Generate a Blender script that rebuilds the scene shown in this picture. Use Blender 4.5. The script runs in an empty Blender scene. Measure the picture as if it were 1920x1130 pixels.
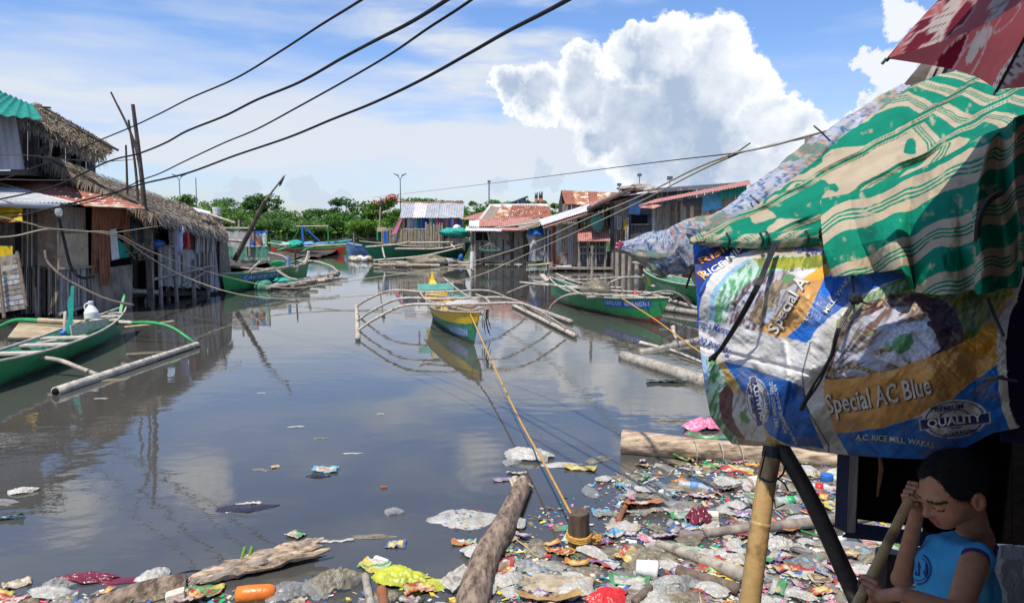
import bpy, math, random
import numpy as np
from mathutils import Vector, Matrix
R = math.radians
rnd = random.Random(7)
NP = np.random.RandomState(11)
scene = bpy.context.scene
col = scene.collection
# ------------------------------------------------------------------ camera
F = 1350.0
PITCH = math.atan(145 / F)
CH = 2.5
cam = bpy.data.cameras.new('camera')
cam.lens = 36 * F / 1920
cam.clip_start = 0.05
cam.clip_end = 5000
co = bpy.data.objects.new('camera', cam)
co.location = (0, 0, CH)
co.rotation_euler = (R(90) - PITCH, 0, 0)
col.objects.link(co)
scene.camera = co
scene.view_settings.view_transform = 'Standard'
scene.view_settings.look = 'None'
scene.view_settings.exposure = 0.5
scene.view_settings.gamma = 1
# ------------------------------------------------------------------ sun
SUN = Vector((-0.24, -0.38, 1.0)).normalized()
sl = bpy.data.lights.new('sun', 'SUN')
sl.energy = 3.9
sl.angle = R(0.5)
sl.color = (1, 0.93, 0.82)
so = bpy.data.objects.new('sun', sl)
so.rotation_euler = SUN.to_track_quat('Z', 'Y').to_euler()
col.objects.link(so)
scene.cycles.max_bounces = 7
scene.cycles.transparent_max_bounces = 12
scene.cycles.use_denoising = True

cP, sP = math.cos(PITCH), math.sin(PITCH)
def ray(px, py):
    a = (px - 960) / F; b = (565 - py) / F
    return a, cP + b * sP, -sP + b * cP
def A(px, py, Y):
    "world point seen at photo pixel (px,py) at distance Y"
    a, y, z = ray(px, py); k = Y / y
    return Vector((a * k, Y, CH + z * k))
def W(px, py, z=0.0):
    a, y, zz = ray(px, py); k = (z - CH) / zz
    return Vector((a * k, y * k, z))
def Anp(px, py, Y):
    a = (px - 960) / F; b = (565 - py) / F
    y = cP + b * sP; z = -sP + b * cP; k = Y / y
    return np.stack([a * k, Y + 0 * k, CH + z * k], -1)

# ------------------------------------------------------------------ world: sky and clouds
w = bpy.data.worlds.new('World'); scene.world = w; w.use_nodes = True
nt = w.node_tree; N = nt.nodes; L = nt.links; N.clear()
def nd(t, **k):
    n = N.new(t)
    for a, b in k.items(): setattr(n, a, b)
    return n
def mth(op, a, b=None, c=None, clamp=False):
    n = nd('ShaderNodeMath', operation=op); n.use_clamp = clamp
    for i, v in enumerate((a, b, c)):
        if v is None: continue
        if isinstance(v, (int, float)): n.inputs[i].default_value = v
        else: L.new(v, n.inputs[i])
    return n.outputs[0]
def mixc(f, a, b):
    n = nd('ShaderNodeMix', data_type='RGBA')
    for i, v in ((0, f), (6, a), (7, b)):
        if isinstance(v, (int, float)): n.inputs[i].default_value = v
        elif isinstance(v, tuple): n.inputs[i].default_value = v + (1,)
        else: L.new(v, n.inputs[i])
    return n.outputs[2]
def sstep(v, a, b):
    n = nd('ShaderNodeMapRange', interpolation_type='SMOOTHSTEP')
    L.new(v, n.inputs[0]); n.inputs[1].default_value = a; n.inputs[2].default_value = b
    return n.outputs[0]
sky = nd('ShaderNodeTexSky', sky_type='NISHITA', sun_disc=False, sun_elevation=math.asin(SUN.z),
         sun_rotation=math.atan2(SUN.x, SUN.y), air_density=1.1, dust_density=0.6, ozone_density=2.6)
tc = nd('ShaderNodeTexCoord'); D3 = tc.outputs['Generated']
nrm = nd('ShaderNodeVectorMath', operation='NORMALIZE'); L.new(D3, nrm.inputs[0]); D3 = nrm.outputs[0]
sx = nd('ShaderNodeSeparateXYZ'); L.new(D3, sx.inputs[0])
def noise(vec, scale, detail, rough=.55, dim='3D'):
    n = nd('ShaderNodeTexNoise', noise_dimensions=dim); n.inputs['Scale'].default_value = scale
    n.inputs['Detail'].default_value = detail; n.inputs['Roughness'].default_value = rough
    L.new(vec, n.inputs['Vector']); return n
def vmath(op, a, b):
    n = nd('ShaderNodeVectorMath', operation=op)
    for i, v in enumerate((a, b)):
        if isinstance(v, tuple): n.inputs[i].default_value = v
        else: L.new(v, n.inputs[i])
    return n.outputs['Value'] if op in ('DISTANCE', 'LENGTH') else n.outputs[0]
n1 = noise(D3, 19, 10, .66)
off = vmath('MULTIPLY', vmath('SUBTRACT', n1.outputs['Color'], (.5, .5, .5)), (.085, .085, .085))
DW = vmath('ADD', D3, off)
def pd(px, py):
    v = Vector(ray(px, py)).normalized(); return tuple(v)
def field(blobs):
    acc = None
    for (px, py, r) in blobs:
        d = vmath('DISTANCE', DW, pd(px, py))
        v = mth('MULTIPLY_ADD', d, -1.0 / (r / F), 1.0)
        acc = v if acc is None else mth('MAXIMUM', acc, v)
    return acc
cum = [(1190,110,62),(1250,100,70),(1330,110,85),(1370,165,80),(1290,190,110),(1180,215,105),(1100,170,72),(1090,125,48),
       (1010,175,60),(960,165,45),(1240,270,110),(1350,260,110),(1430,225,62),(1470,260,65),(1395,330,85),(1500,300,75),(1560,330,60),(1300,330,75),
       (1600,245,34),(1630,222,34),(1665,235,50),(1120,265,60)]
f1 = field(cum)
m1 = mth('MULTIPLY', sstep(f1, 0.0, 0.15), .98)
low = field([(445,362,30),(470,352,20),(575,350,30),(560,362,30),(600,365,30),(640,372,24),(415,372,20),(1020,328,22),(1045,338,20),(1000,345,18),(940,352,20)])
m2 = mth('MULTIPLY', sstep(low, .0, .18), .8)
sm = field([(1620,112,24),(1650,125,32),(1685,145,40),(1705,120,34),(1690,30,40)])
m3 = mth('MULTIPLY', sstep(sm, .02, .3), .95)
# big faint cumulus around the sky outside the frame (mirrored by the water, seen from elsewhere)
mp = nd('ShaderNodeMapping'); mp.inputs['Scale'].default_value = (1, 1, 2.2); L.new(D3, mp.inputs[0])
nb = noise(mp.outputs[0], 2.6, 6, .55)
outside = sstep(sx.outputs['Z'], .30, .46)
behind = sstep(mth('MULTIPLY', sx.outputs['Y'], -1), -.35, .0)
outside = mth('MAXIMUM', outside, behind)
hiF = [((lambda v: (v[0], v[1], -v[2]))(pd(px, py)), r_) for px, py, r_ in ((125, 945, 70), (95, 915, 50), (365, 885, 62), (400, 920, 48), (560, 780, 55), (1010, 760, 75), (1120, 700, 90), (1240, 735, 85), (1180, 790, 70), (1330, 690, 60), (700, 690, 60), (900, 850, 60))]
hi = None
for v_, r_ in hiF:
    q_ = mth('MULTIPLY_ADD', vmath('DISTANCE', DW, v_), -1.0 / (r_ / F), 1.0); hi = q_ if hi is None else mth('MAXIMUM', hi, q_)
m4 = mth('MULTIPLY', mth('MULTIPLY', sstep(nb.outputs[0], .52, .68), outside), .45)
# cirrus veil
mp2 = nd('ShaderNodeMapping'); mp2.inputs['Scale'].default_value = (1.2, 1.2, 7); mp2.inputs['Rotation'].default_value = (0, R(9), 0); L.new(D3, mp2.inputs[0])
nc = noise(mp2.outputs[0], 3.2, 7, .55)
nc2 = noise(mp2.outputs[0], 1.3, 3, .5)
el = sx.outputs['Z']
veil = mth('MULTIPLY', sstep(el, .052, .085), mth('SUBTRACT', 1, sstep(el, .13, .24)))
streak = field([(800,60,150),(900,150,170),(960,215,160),(1050,230,180),(860,230,190),(1030,60,140)])
stw = mth('MULTIPLY', sstep(streak, -.1, .8), .75)
leftish = sstep(mth('MULTIPLY', sx.outputs['X'], -1), -.36, .0)
veil = mth('MULTIPLY', veil, mth('MULTIPLY_ADD', leftish, .75, .25))
veil = mth('ADD', mth('MULTIPLY', veil, sstep(mth('ADD', nc.outputs[0], mth('MULTIPLY', nc2.outputs[0], .6)), .52, .86)), mth('MULTIPLY', stw, sstep(nc.outputs[0], .38, .66)))
thin = mth('MULTIPLY', sstep(nc.outputs[0], .45, .75), .42)
m5 = mth('MULTIPLY', mth('ADD', veil, thin, None, True), .95)
# cloud shade: bright billows toward the edges and the sunward side, blue-grey bodies
n2 = noise(D3, 34, 8, .62)
n3 = noise(D3, 9, 5, .55)
body = sstep(f1, .12, .62)
g = mth('SUBTRACT', mth('MULTIPLY_ADD', body, -.84, 1.06), mth('MULTIPLY', mth('SUBTRACT', .62, n2.outputs[0]), .9))
g = mth('ADD', g, mth('MULTIPLY', mth('SUBTRACT', n3.outputs[0], .5), 1.6))
rightb = field([(1370,130,95),(1400,200,60),(1270,85,60),(1440,250,60),(1500,290,70),(1160,115,50),(1400,330,70)])
g = mth('ADD', g, mth('MULTIPLY', sstep(rightb, .0, .7), .55), None, True)
cc = mixc(g, (2.7, 3.35, 4.4), (6.3, 6.45, 6.6))
tint = mixc(mth('MULTIPLY', sstep(el, 0.0, .35), 1), (.80, .86, 1.12), (.68, .84, 1.10))
mul = nd('ShaderNodeMix', data_type='RGBA', blend_type='MULTIPLY'); mul.inputs[0].default_value = 1
L.new(sky.outputs[0], mul.inputs[6]); L.new(tint, mul.inputs[7])
c = mixc(m5, mul.outputs[2], (4.7, 5.0, 5.5))
c = mixc(m4, c, (5.0, 5.3, 5.7))
c = mixc(mth('MULTIPLY', sstep(hi, 0, .75), mth('MULTIPLY', sstep(sx.outputs['Z'], .27, .31), .95)), c, (6.2, 6.4, 6.6))
c = mixc(m2, c, mixc(mth('MULTIPLY_ADD', mth('SUBTRACT', n2.outputs[0], .5), 2.4, mth('MULTIPLY', sstep(low, .05, .5), -.4)), (3.8, 4.4, 5.2), (5.7, 5.8, 6.0)))
c = mixc(m3, c, (5.7, 5.9, 6.2))
c = mixc(m1, c, cc)
bg = nd('ShaderNodeBackground'); bg.inputs[1].default_value = 0.115
L.new(c, bg.inputs[0]); ow = nd('ShaderNodeOutputWorld'); L.new(bg.outputs[0], ow.inputs[0])

# ------------------------------------------------------------------ materials
MATS = {}
def mat(name, c1, c2=None, rough=.75, scale=6.0, bump=.25, bscale=30, metal=0, spec=.3, stretch=(1, 1, 1), attr=False,
        c3=None, lo=.35, hi=.65, alpha=1.0, trans=0.0, sss=0, det=6, coat=0, transl=0, wear=None, wcol=(.34,.32,.27), wscale=9, line=False):
    m = bpy.data.materials.new(name); m.use_nodes = True
    t = m.node_tree; n = t.nodes; l = t.links
    b = n['Principled BSDF']; b.inputs['Roughness'].default_value = rough; b.inputs['Metallic'].default_value = metal
    b.inputs['Specular IOR Level'].default_value = spec; b.inputs['Alpha'].default_value = alpha
    b.inputs['Transmission Weight'].default_value = trans; b.inputs['Coat Weight'].default_value = coat
    if sss:
        b.inputs['Subsurface Weight'].default_value = sss; b.inputs['Subsurface Radius'].default_value = (.01, .004, .002)
    tc = n.new('ShaderNodeTexCoord'); mp = n.new('ShaderNodeMapping'); mp.inputs['Scale'].default_value = stretch
    l.new(tc.outputs['Object'], mp.inputs[0])
    nz = n.new('ShaderNodeTexNoise'); nz.inputs['Scale'].default_value = scale; nz.inputs['Detail'].default_value = det
    nz.inputs['Roughness'].default_value = .62
    l.new(mp.outputs[0], nz.inputs['Vector'])
    if c2 is None: c2 = tuple(x * .6 for x in c1)
    rp = n.new('ShaderNodeValToRGB'); e = rp.color_ramp.elements
    e[0].position = lo; e[0].color = c1 + (1,); e[1].position = hi; e[1].color = c2 + (1,)
    if c3:
        k = e.new((lo + hi) / 2); k.color = c3 + (1,)
    l.new(nz.outputs['Fac'], rp.inputs[0]); outc = rp.outputs[0]
    if attr:
        at = n.new('ShaderNodeAttribute'); at.attribute_name = 'Col'
        mx = n.new('ShaderNodeMix'); mx.data_type = 'RGBA'; mx.blend_type = 'MULTIPLY'; mx.inputs[0].default_value = 1
        l.new(at.outputs['Color'], mx.inputs[6]); l.new(outc, mx.inputs[7]); outc = mx.outputs[2]
    if wear:
        n3 = n.new('ShaderNodeTexNoise'); n3.inputs['Scale'].default_value = wscale; n3.inputs['Detail'].default_value = 9; n3.inputs['Roughness'].default_value = .7; l.new(mp.outputs[0], n3.inputs['Vector'])
        mr = n.new('ShaderNodeMapRange'); l.new(n3.outputs['Fac'], mr.inputs[0]); mr.inputs[1].default_value = wear; mr.inputs[2].default_value = wear + .035
        mx = n.new('ShaderNodeMix'); mx.data_type = 'RGBA'; l.new(mr.outputs[0], mx.inputs[0]); l.new(outc, mx.inputs[6]); mx.inputs[7].default_value = wcol + (1,); outc = mx.outputs[2]
    if line:
        sz = n.new('ShaderNodeSeparateXYZ'); l.new(tc.outputs['Object'], sz.inputs[0]); ad = n.new('ShaderNodeMath'); ad.operation = 'MULTIPLY_ADD'; l.new(nz.outputs['Fac'], ad.inputs[0]); ad.inputs[1].default_value = -.16; l.new(sz.outputs['Z'], ad.inputs[2])
        mr = n.new('ShaderNodeMapRange'); l.new(ad.outputs[0], mr.inputs[0]); mr.inputs[1].default_value = -.03; mr.inputs[2].default_value = .05; mr.inputs[3].default_value = .8; mr.inputs[4].default_value = 0
        mx = n.new('ShaderNodeMix'); mx.data_type = 'RGBA'; l.new(mr.outputs[0], mx.inputs[0]); l.new(outc, mx.inputs[6]); mx.inputs[7].default_value = (.06, .07, .045, 1); outc = mx.outputs[2]
    l.new(outc, b.inputs['Base Color'])
    if bump:
        n2 = n.new('ShaderNodeTexNoise'); n2.inputs['Scale'].default_value = bscale; n2.inputs['Detail'].default_value = 5
        l.new(mp.outputs[0], n2.inputs['Vector'])
        bp = n.new('ShaderNodeBump'); bp.inputs['Strength'].default_value = bump; bp.inputs['Distance'].default_value = .02
        l.new(n2.outputs['Fac'], bp.inputs['Height']); l.new(bp.outputs[0], b.inputs['Normal'])
    if transl:
        tr = n.new('ShaderNodeBsdfTranslucent'); l.new(outc, tr.inputs[0]); ms = n.new('ShaderNodeMixShader')
        ms.inputs[0].default_value = transl; o = n['Material Output']
        l.new(b.outputs[0], ms.inputs[1]); l.new(tr.outputs[0], ms.inputs[2]); l.new(ms.outputs[0], o.inputs[0])
    MATS[name] = m; return m
M = MATS
mat('thatch', (.60,.52,.42), (.31,.25,.195), scale=9, bump=.5)
mat('thatch_gold', (.55,.44,.28), (.28,.21,.13), scale=9, bump=.5)
mat('thatch_dark', (.28,.24,.195), (.13,.11,.09), scale=9, bump=.5)
mat('bamboo', (.50,.41,.27), (.32,.25,.15), scale=4, bump=.15, rough=.5)
mat('bamboo_grey', (.44,.39,.32), (.25,.22,.18), scale=7, bump=.3, rough=.65, wear=.56, wcol=(.17,.14,.11), wscale=16)
mat('bamboo_pale', (.58,.52,.43), (.36,.31,.25), scale=7, bump=.3, rough=.6, wear=.56, wcol=(.17,.14,.11), wscale=16)
mat('bamboo_dark', (.055,.04,.03), (.025,.018,.013), scale=9, bump=.4, rough=.6)
mat('bamboo_wall', (.40,.36,.32), (.19,.17,.15), scale=3, bump=.4, rough=.8, stretch=(4,4,.5))
mat('bamboo_wall_pale', (.56,.55,.55), (.29,.28,.28), scale=3, bump=.4, rough=.8, stretch=(4,4,.5))
mat('wood', (.20,.15,.11), (.085,.065,.05), scale=5, bump=.5, stretch=(3,3,.6), rough=.85)
mat('wood_grey', (.38,.32,.265), (.15,.125,.10), scale=3, bump=.4, stretch=(3,3,.6), rough=.85)
mat('wood_dark', (.10,.078,.062), (.045,.036,.03), scale=5, bump=.5, rough=.85)
mat('wood_red', (.33,.12,.05), (.16,.07,.035), scale=5, bump=.3, rough=.8)
mat('log', (.30,.22,.16), (.075,.052,.036), scale=22, bump=.6, bscale=30, stretch=(1,.3,1), rough=.85, lo=.40, hi=.62, det=10)
mat('stump_wood', (.13,.09,.06), (.05,.035,.025), scale=14, bump=.6, bscale=24, stretch=(1,1,.25), rough=.8)
mat('log_x', (.50,.38,.26), (.15,.105,.07), scale=20, bump=.7, bscale=26, stretch=(.22,1,1), rough=.85, lo=.40, hi=.64, det=10)
mat('plywood', (.60,.45,.30), (.34,.26,.19), scale=2.5, bump=.15, rough=.75, c3=(.50,.38,.26))
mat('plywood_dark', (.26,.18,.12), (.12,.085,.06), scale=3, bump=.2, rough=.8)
mat('rust', (.27,.085,.055), (.14,.055,.04), scale=3, bump=.3, rough=.85, c3=(.33,.13,.085))
mat('rust_orange', (.36,.14,.06), (.17,.065,.035), scale=3, bump=.3, rough=.85, stretch=(4,4,.7), c3=(.28,.12,.07))
mat('rust_pink', (.40,.17,.14), (.25,.10,.08), scale=3, bump=.3, rough=.8, c3=(.46,.23,.19))
mat('rust_patchy', (.62,.55,.45), (.30,.10,.05), scale=2.2, bump=.3, rough=.75, c3=(.42,.24,.14), lo=.42, hi=.6)
mat('rust_streak', (.38,.24,.13), (.24,.10,.045), scale=2.5, bump=.3, rough=.85, stretch=(5,5,.7), c3=(.30,.28,.25))
mat('tin', (.52,.53,.54), (.34,.35,.36), scale=2.5, bump=.2, rough=.45, metal=.2)
mat('tin_white', (.70,.69,.67), (.45,.42,.40), scale=3, bump=.2, rough=.5)
mat('tin_dark', (.10,.10,.115), (.05,.05,.055), scale=3, bump=.2, rough=.7)
mat('wall_grey', (.23,.20,.17), (.10,.09,.08), scale=1.6, bump=.4, rough=.9, c3=(.32,.28,.235), stretch=(1,1,1.4))
mat('wall_slate', (.13,.135,.15), (.06,.062,.07), scale=1.8, bump=.3, rough=.9)
mat('wall_corr', (.40,.39,.42), (.26,.26,.28), scale=2, bump=.3, rough=.7, stretch=(1,1,.3))
mat('green_roof', (.01,.26,.19), (.008,.15,.11), scale=5, bump=.3, rough=.6)
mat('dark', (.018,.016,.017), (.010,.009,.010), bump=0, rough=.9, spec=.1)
mat('black_plastic', (.02,.02,.022), (.012,.012,.013), rough=.45, bump=.2)
mat('blue_tarp', (.03,.16,.52), (.02,.09,.32), scale=4, bump=.5, bscale=6, rough=.5)
mat('blue_pale', (.16,.36,.62), (.10,.22,.42), scale=3, bump=.5, bscale=6, rough=.6)
mat('blue_paint', (.07,.15,.33), (.04,.08,.18), scale=3, bump=.3, rough=.8, c3=(.12,.24,.42))
mat('sky_blue_paint', (.13,.45,.68), (.09,.32,.50), scale=3, bump=.2, rough=.7)
mat('white_cloth', (.72,.71,.70), (.50,.48,.46), scale=3, bump=.5, bscale=6, rough=.8)
mat('white_paint', (.78,.78,.77), (.62,.61,.60), scale=8, bump=.1, rough=.5)
mat('grey_cloth', (.48,.47,.46), (.30,.29,.28), scale=4, bump=.5, bscale=7, rough=.8)
mat('shirt_white', (.66,.66,.85), (.52,.52,.74), scale=4, bump=.5, bscale=12, rough=.85, transl=.2)
mat('yellow_sheet', (.75,.52,.02), (.50,.33,.01), scale=4, bump=.4, bscale=8, rough=.6)
mat('teal_cloth', (.03,.38,.30), (.02,.24,.19), scale=5, bump=.4, bscale=9, rough=.8)
mat('net_green', (.10,.34,.24), (.06,.22,.16), scale=8, bump=.4, rough=.8, alpha=.8)
mat('boat_green', (.03,.33,.085), (.018,.20,.05), scale=3.5, bump=.08, rough=.38, spec=.4, c3=(.03,.25,.08), lo=.3, hi=.75, wear=0.66, line=True)
mat('boat_green_dull', (.035,.24,.11), (.02,.15,.07), scale=4, bump=.15, rough=.5, c3=(.06,.27,.14), wear=0.6, line=True)
mat('boat_dark_green', (.006,.11,.055), (.004,.07,.035), scale=4, bump=.1, rough=.4, wear=0.68, line=True)
mat('boat_light_green', (.04,.34,.10), (.025,.22,.06), scale=4, bump=.1, rough=.4, wear=0.66, line=True)
mat('boat_inside', (.10,.32,.20), (.06,.20,.12), scale=6, bump=.2, rough=.7, wear=0.6)
mat('boat_yellow', (.78,.50,.03), (.52,.33,.02), scale=5, bump=.1, rough=.42, c3=(.72,.47,.03), lo=.3, hi=.72, wear=0.6, line=True)
mat('boat_red', (.42,.03,.03), (.26,.03,.03), scale=5, bump=.1, rough=.5, wear=0.64, line=True)
mat('boat_blue', (.03,.15,.48), (.02,.10,.34), scale=5, bump=.1, rough=.45, wear=0.64)
mat('turquoise', (.22,.66,.56), (.16,.52,.45), scale=8, bump=.1, rough=.5, wear=0.64)
mat('plank_pale', (.56,.50,.43), (.34,.30,.25), scale=6, bump=.4, stretch=(1,4,4), rough=.8)
mat('rope_yellow', (.62,.36,.08), (.42,.22,.05), scale=40, bump=.6, bscale=120, rough=.8)
mat('rope_pale', (.52,.46,.32), (.36,.31,.21), scale=40, bump=.5, bscale=120, rough=.8)
mat('cable', (.022,.02,.022), (.012,.011,.012), bump=0, rough=.6)
mat('cable_brown', (.13,.10,.08), (.07,.055,.045), bump=0, rough=.7)
mat('leaf', (.12,.26,.05), (.06,.15,.03), scale=.5, bump=0, rough=.6, spec=.2, transl=.25)
mat('leaf_light', (.22,.38,.06), (.12,.25,.04), scale=.5, bump=0, rough=.6, spec=.2, transl=.3)
mat('leaf_dark', (.06,.15,.04), (.035,.09,.025), scale=.5, bump=0, rough=.6, spec=.2, transl=.2)
mat('leaf_feather', (.19,.32,.10), (.11,.21,.06), scale=.5, bump=0, rough=.6, spec=.2, transl=.3)
mat('flower_red', (.50,.10,.05), (.32,.06,.03), bump=0)
mat('bark', (.14,.11,.085), (.07,.055,.045), scale=8, bump=.5)
mat('mud', (.09,.075,.055), (.05,.042,.032), scale=1.5, bump=.6, bscale=6, rough=.9)
mat('grass', (.12,.20,.04), (.06,.11,.025), scale=2, bump=.5, rough=.9)
mat('metal_pole', (.20,.21,.22), (.13,.135,.14), bump=0, rough=.5, metal=.6)
mat('print', (.84,.82,.79), (.50,.47,.42), scale=14, bump=.25, bscale=30, rough=.42, spec=.45, attr=True)
mat('cloth_print', (1,1,1), (.80,.78,.76), scale=5, bump=.12, bscale=45, rough=.8, attr=True, spec=.2, transl=.18)
mat('sack_print', (1,1,1), (.78,.76,.74), scale=7, bump=.10, bscale=14, rough=.45, attr=True, spec=.4, lo=.3, hi=.72)
mat('skin', (1,.98,.96), (.80,.76,.74), scale=38, bump=.06, bscale=220, rough=.5, attr=True, sss=.15, spec=.35)
mat('hair', (.012,.009,.008), (.007,.005,.005), scale=60, bump=.8, bscale=260, rough=.55)
mat('vest_blue', (.06,.36,.62), (.045,.29,.52), scale=8, bump=.3, bscale=25, rough=.85, transl=.08)
mat('vest_trim', (.06,.03,.09), (.045,.02,.07), bump=.2, rough=.9)
mat('navy', (.012,.02,.14), (.010,.015,.11), bump=0, rough=.6)
mat('letter_white', (.74,.74,.72), (.6,.6,.58), bump=0, rough=.5)
mat('letter_cream', (.66,.62,.48), (.52,.48,.36), bump=0, rough=.5)
mat('letter_silver', (.60,.57,.52), (.45,.42,.38), scale=20, bump=.2, rough=.4)
mat('letter_dark', (.08,.065,.045), (.06,.05,.035), bump=0, rough=.6)
mat('letter_orange', (.75,.33,.04), (.6,.25,.03), bump=0, rough=.5)
mat('letter_blue', (.03,.09,.42), (.02,.07,.33), bump=0, rough=.5)
mat('foam', (.68,.64,.52), (.48,.43,.33), scale=12, bump=.5, bscale=60, rough=.9)
mat('film', (.50,.50,.47), (.34,.33,.29), scale=8, bump=.9, bscale=26, rough=.2, alpha=.36, spec=.7)
mat('film_dirty', (.42,.36,.24), (.18,.15,.09), scale=14, bump=.9, bscale=26, rough=.28, alpha=.55, spec=.6)
mat('film_white', (.60,.58,.53), (.38,.36,.30), scale=9, bump=.9, bscale=22, rough=.3, alpha=.80, spec=.55)
mat('film_maroon', (.20,.02,.04), (.10,.012,.025), scale=6, bump=.8, bscale=12, rough=.25, spec=.6)
mat('film_lime', (.50,.52,.05), (.30,.34,.03), scale=5, bump=.8, bscale=12, rough=.35, spec=.5)
mat('film_black', (.035,.03,.045), (.02,.018,.025), scale=6, bump=.8, bscale=12, rough=.25, spec=.6)
mat('pet', (.80,.84,.84), (.68,.73,.73), scale=8, bump=.3, bscale=20, rough=.12, alpha=.42, spec=.8)
mat('scum', (.22,.19,.11), (.12,.10,.06), scale=20, bump=.8, rough=.6)
mat('sole', (.30,.27,.25), (.20,.18,.16), scale=8, bump=.4, bscale=60, rough=.8)
for nme, cc_ in (('red',(.62,.03,.03)),('orange',(.80,.20,.02)),('pink',(.75,.20,.32)),('cyan',(.08,.45,.68)),('green',(.03,.42,.12)),
               ('yellow',(.78,.58,.04)),('purple',(.25,.12,.45)),('blue',(.04,.16,.55))):
    mat('plastic_' + nme, cc_, tuple(x * .75 for x in cc_), bump=.3, bscale=20, rough=.35, spec=.5)

# ------------------------------------------------------------------ numpy noise
_P = NP.rand(256, 256)
def vn(x, y):
    xi = np.floor(x).astype(int); yi = np.floor(y).astype(int); fx = x - xi; fy = y - yi
    fx = fx * fx * (3 - 2 * fx); fy = fy * fy * (3 - 2 * fy)
    a = _P[xi % 256, yi % 256]; b = _P[(xi + 1) % 256, yi % 256]; c = _P[xi % 256, (yi + 1) % 256]; d = _P[(xi + 1) % 256, (yi + 1) % 256]
    return (a * (1 - fx) + b * fx) * (1 - fy) + (c * (1 - fx) + d * fx) * fy
def fbm(x, y, o=4):
    x = np.asarray(x, float); y = np.asarray(y, float); s = 0; a = .5; t = 0
    for i in range(o):
        s = s + a * vn(x + 17.3 * i, y - 9.1 * i); t += a; x = x * 2.03; y = y * 2.03; a *= .5
    return s / t

# ------------------------------------------------------------------ mesh helpers
def tag(o, label=None, cat=None, group=None, kind=None):
    if label: o['label'] = label
    if cat: o['category'] = cat
    if group: o['group'] = group
    if kind: o['kind'] = kind
    return o
def empty(name, loc=(0, 0, 0), label=None, cat=None, group=None, rz=0):
    o = bpy.data.objects.new(name, None); col.objects.link(o); o.location = loc; o.rotation_euler = (0, 0, rz)
    o.empty_display_size = .2
    return tag(o, label, cat, group)
class MB:
    def __init__(s): s.v = []; s.f = []; s.m = []; s.mats = []; s.c = None
    def mi(s, m):
        if m not in s.mats: s.mats.append(m)
        return s.mats.index(m)
    def add(s, vs, fs, m):
        b = len(s.v); s.v.extend([tuple(v) for v in vs]); k = s.mi(m)
        for f in fs: s.f.append(tuple(b + i for i in f)); s.m.append(k)
        return s
    def slab(s, a, b, c, d, th, m):
        a, b, c, d = map(Vector, (a, b, c, d)); n = (b - a).cross(d - a)
        if n.length < 1e-9: n = Vector((0, 1, 0))
        n.normalize(); o = n * th
        return s.add([a, b, c, d, a - o, b - o, c - o, d - o], [(0,1,2,3),(7,6,5,4),(0,4,5,1),(1,5,6,2),(2,6,7,3),(3,7,4,0)], m)
    def box(s, c, sz, m, rot=None):
        c = Vector(c); h = [x / 2 for x in sz]; vs = []
        for z in (-1, 1):
            for x, y in ((-1,-1),(1,-1),(1,1),(-1,1)):
                v = Vector((x * h[0], y * h[1], z * h[2]))
                if rot is not None: v = rot @ v
                vs.append(c + v)
        return s.add(vs, [(3,2,1,0),(4,5,6,7),(0,1,5,4),(1,2,6,5),(2,3,7,6),(3,0,4,7)], m)
    def tube(s, pts, r, m, n=8, cap=True, jit=0):
        pts = [Vector(p) for p in pts]; K = len(pts)
        rs = r if isinstance(r, (list, tuple)) else [r] * K
        up = Vector((0, 0, 1)); vs = []
        prev = None
        for i, p in enumerate(pts):
            t = (pts[min(i + 1, K - 1)] - pts[max(i - 1, 0)])
            if t.length < 1e-9: t = Vector((0, 0, 1))
            t.normalize()
            if prev is None:
                u = t.cross(up)
                if u.length < .05: u = t.cross(Vector((1, 0, 0)))
            else: u = prev - t * prev.dot(t)
            u.normalize(); prev = u; v = t.cross(u)
            for k in range(n):
                a = 2 * math.pi * k / n; rr = rs[i] * (1 + (rnd.uniform(-jit, jit) if jit else 0))
                vs.append(p + (u * math.cos(a) + v * math.sin(a)) * rr)
        fs = [(i * n + k, i * n + (k + 1) % n, (i + 1) * n + (k + 1) % n, (i + 1) * n + k) for i in range(K - 1) for k in range(n)]
        if cap: fs += [tuple(range(n - 1, -1, -1)), tuple((K - 1) * n + k for k in range(n))]
        return s.add(vs, fs, m)
    def build(s, name, parent=None, smooth=False, loc=None):
        me = bpy.data.meshes.new(name); me.from_pydata(s.v, [], s.f)
        for m in s.mats: me.materials.append(M[m])
        if len(s.mats) > 1: me.polygons.foreach_set('material_index', s.m)
        if smooth: me.polygons.foreach_set('use_smooth', [True] * len(s.f))
        me.validate(); me.update()
        o = bpy.data.objects.new(name, me); col.objects.link(o)
        if parent is not None: o.parent = parent
        if loc is not None: o.location = loc
        return o
def crv(pts, n=6):
    "catmull-rom through points"
    P = [Vector(p) for p in pts]; out = []
    Q = [P[0] * 2 - P[1]] + P + [P[-1] * 2 - P[-2]]
    for i in range(1, len(Q) - 2):
        for k in range(n):
            t = k / n; a, b, c, d = Q[i-1:i+3]
            out.append(.5 * ((2*b) + (c - a)*t + (2*a - 5*b + 4*c - d)*t*t + (3*b - a - 3*c + d)*t**3))
    out.append(P[-1]); return out
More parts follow.
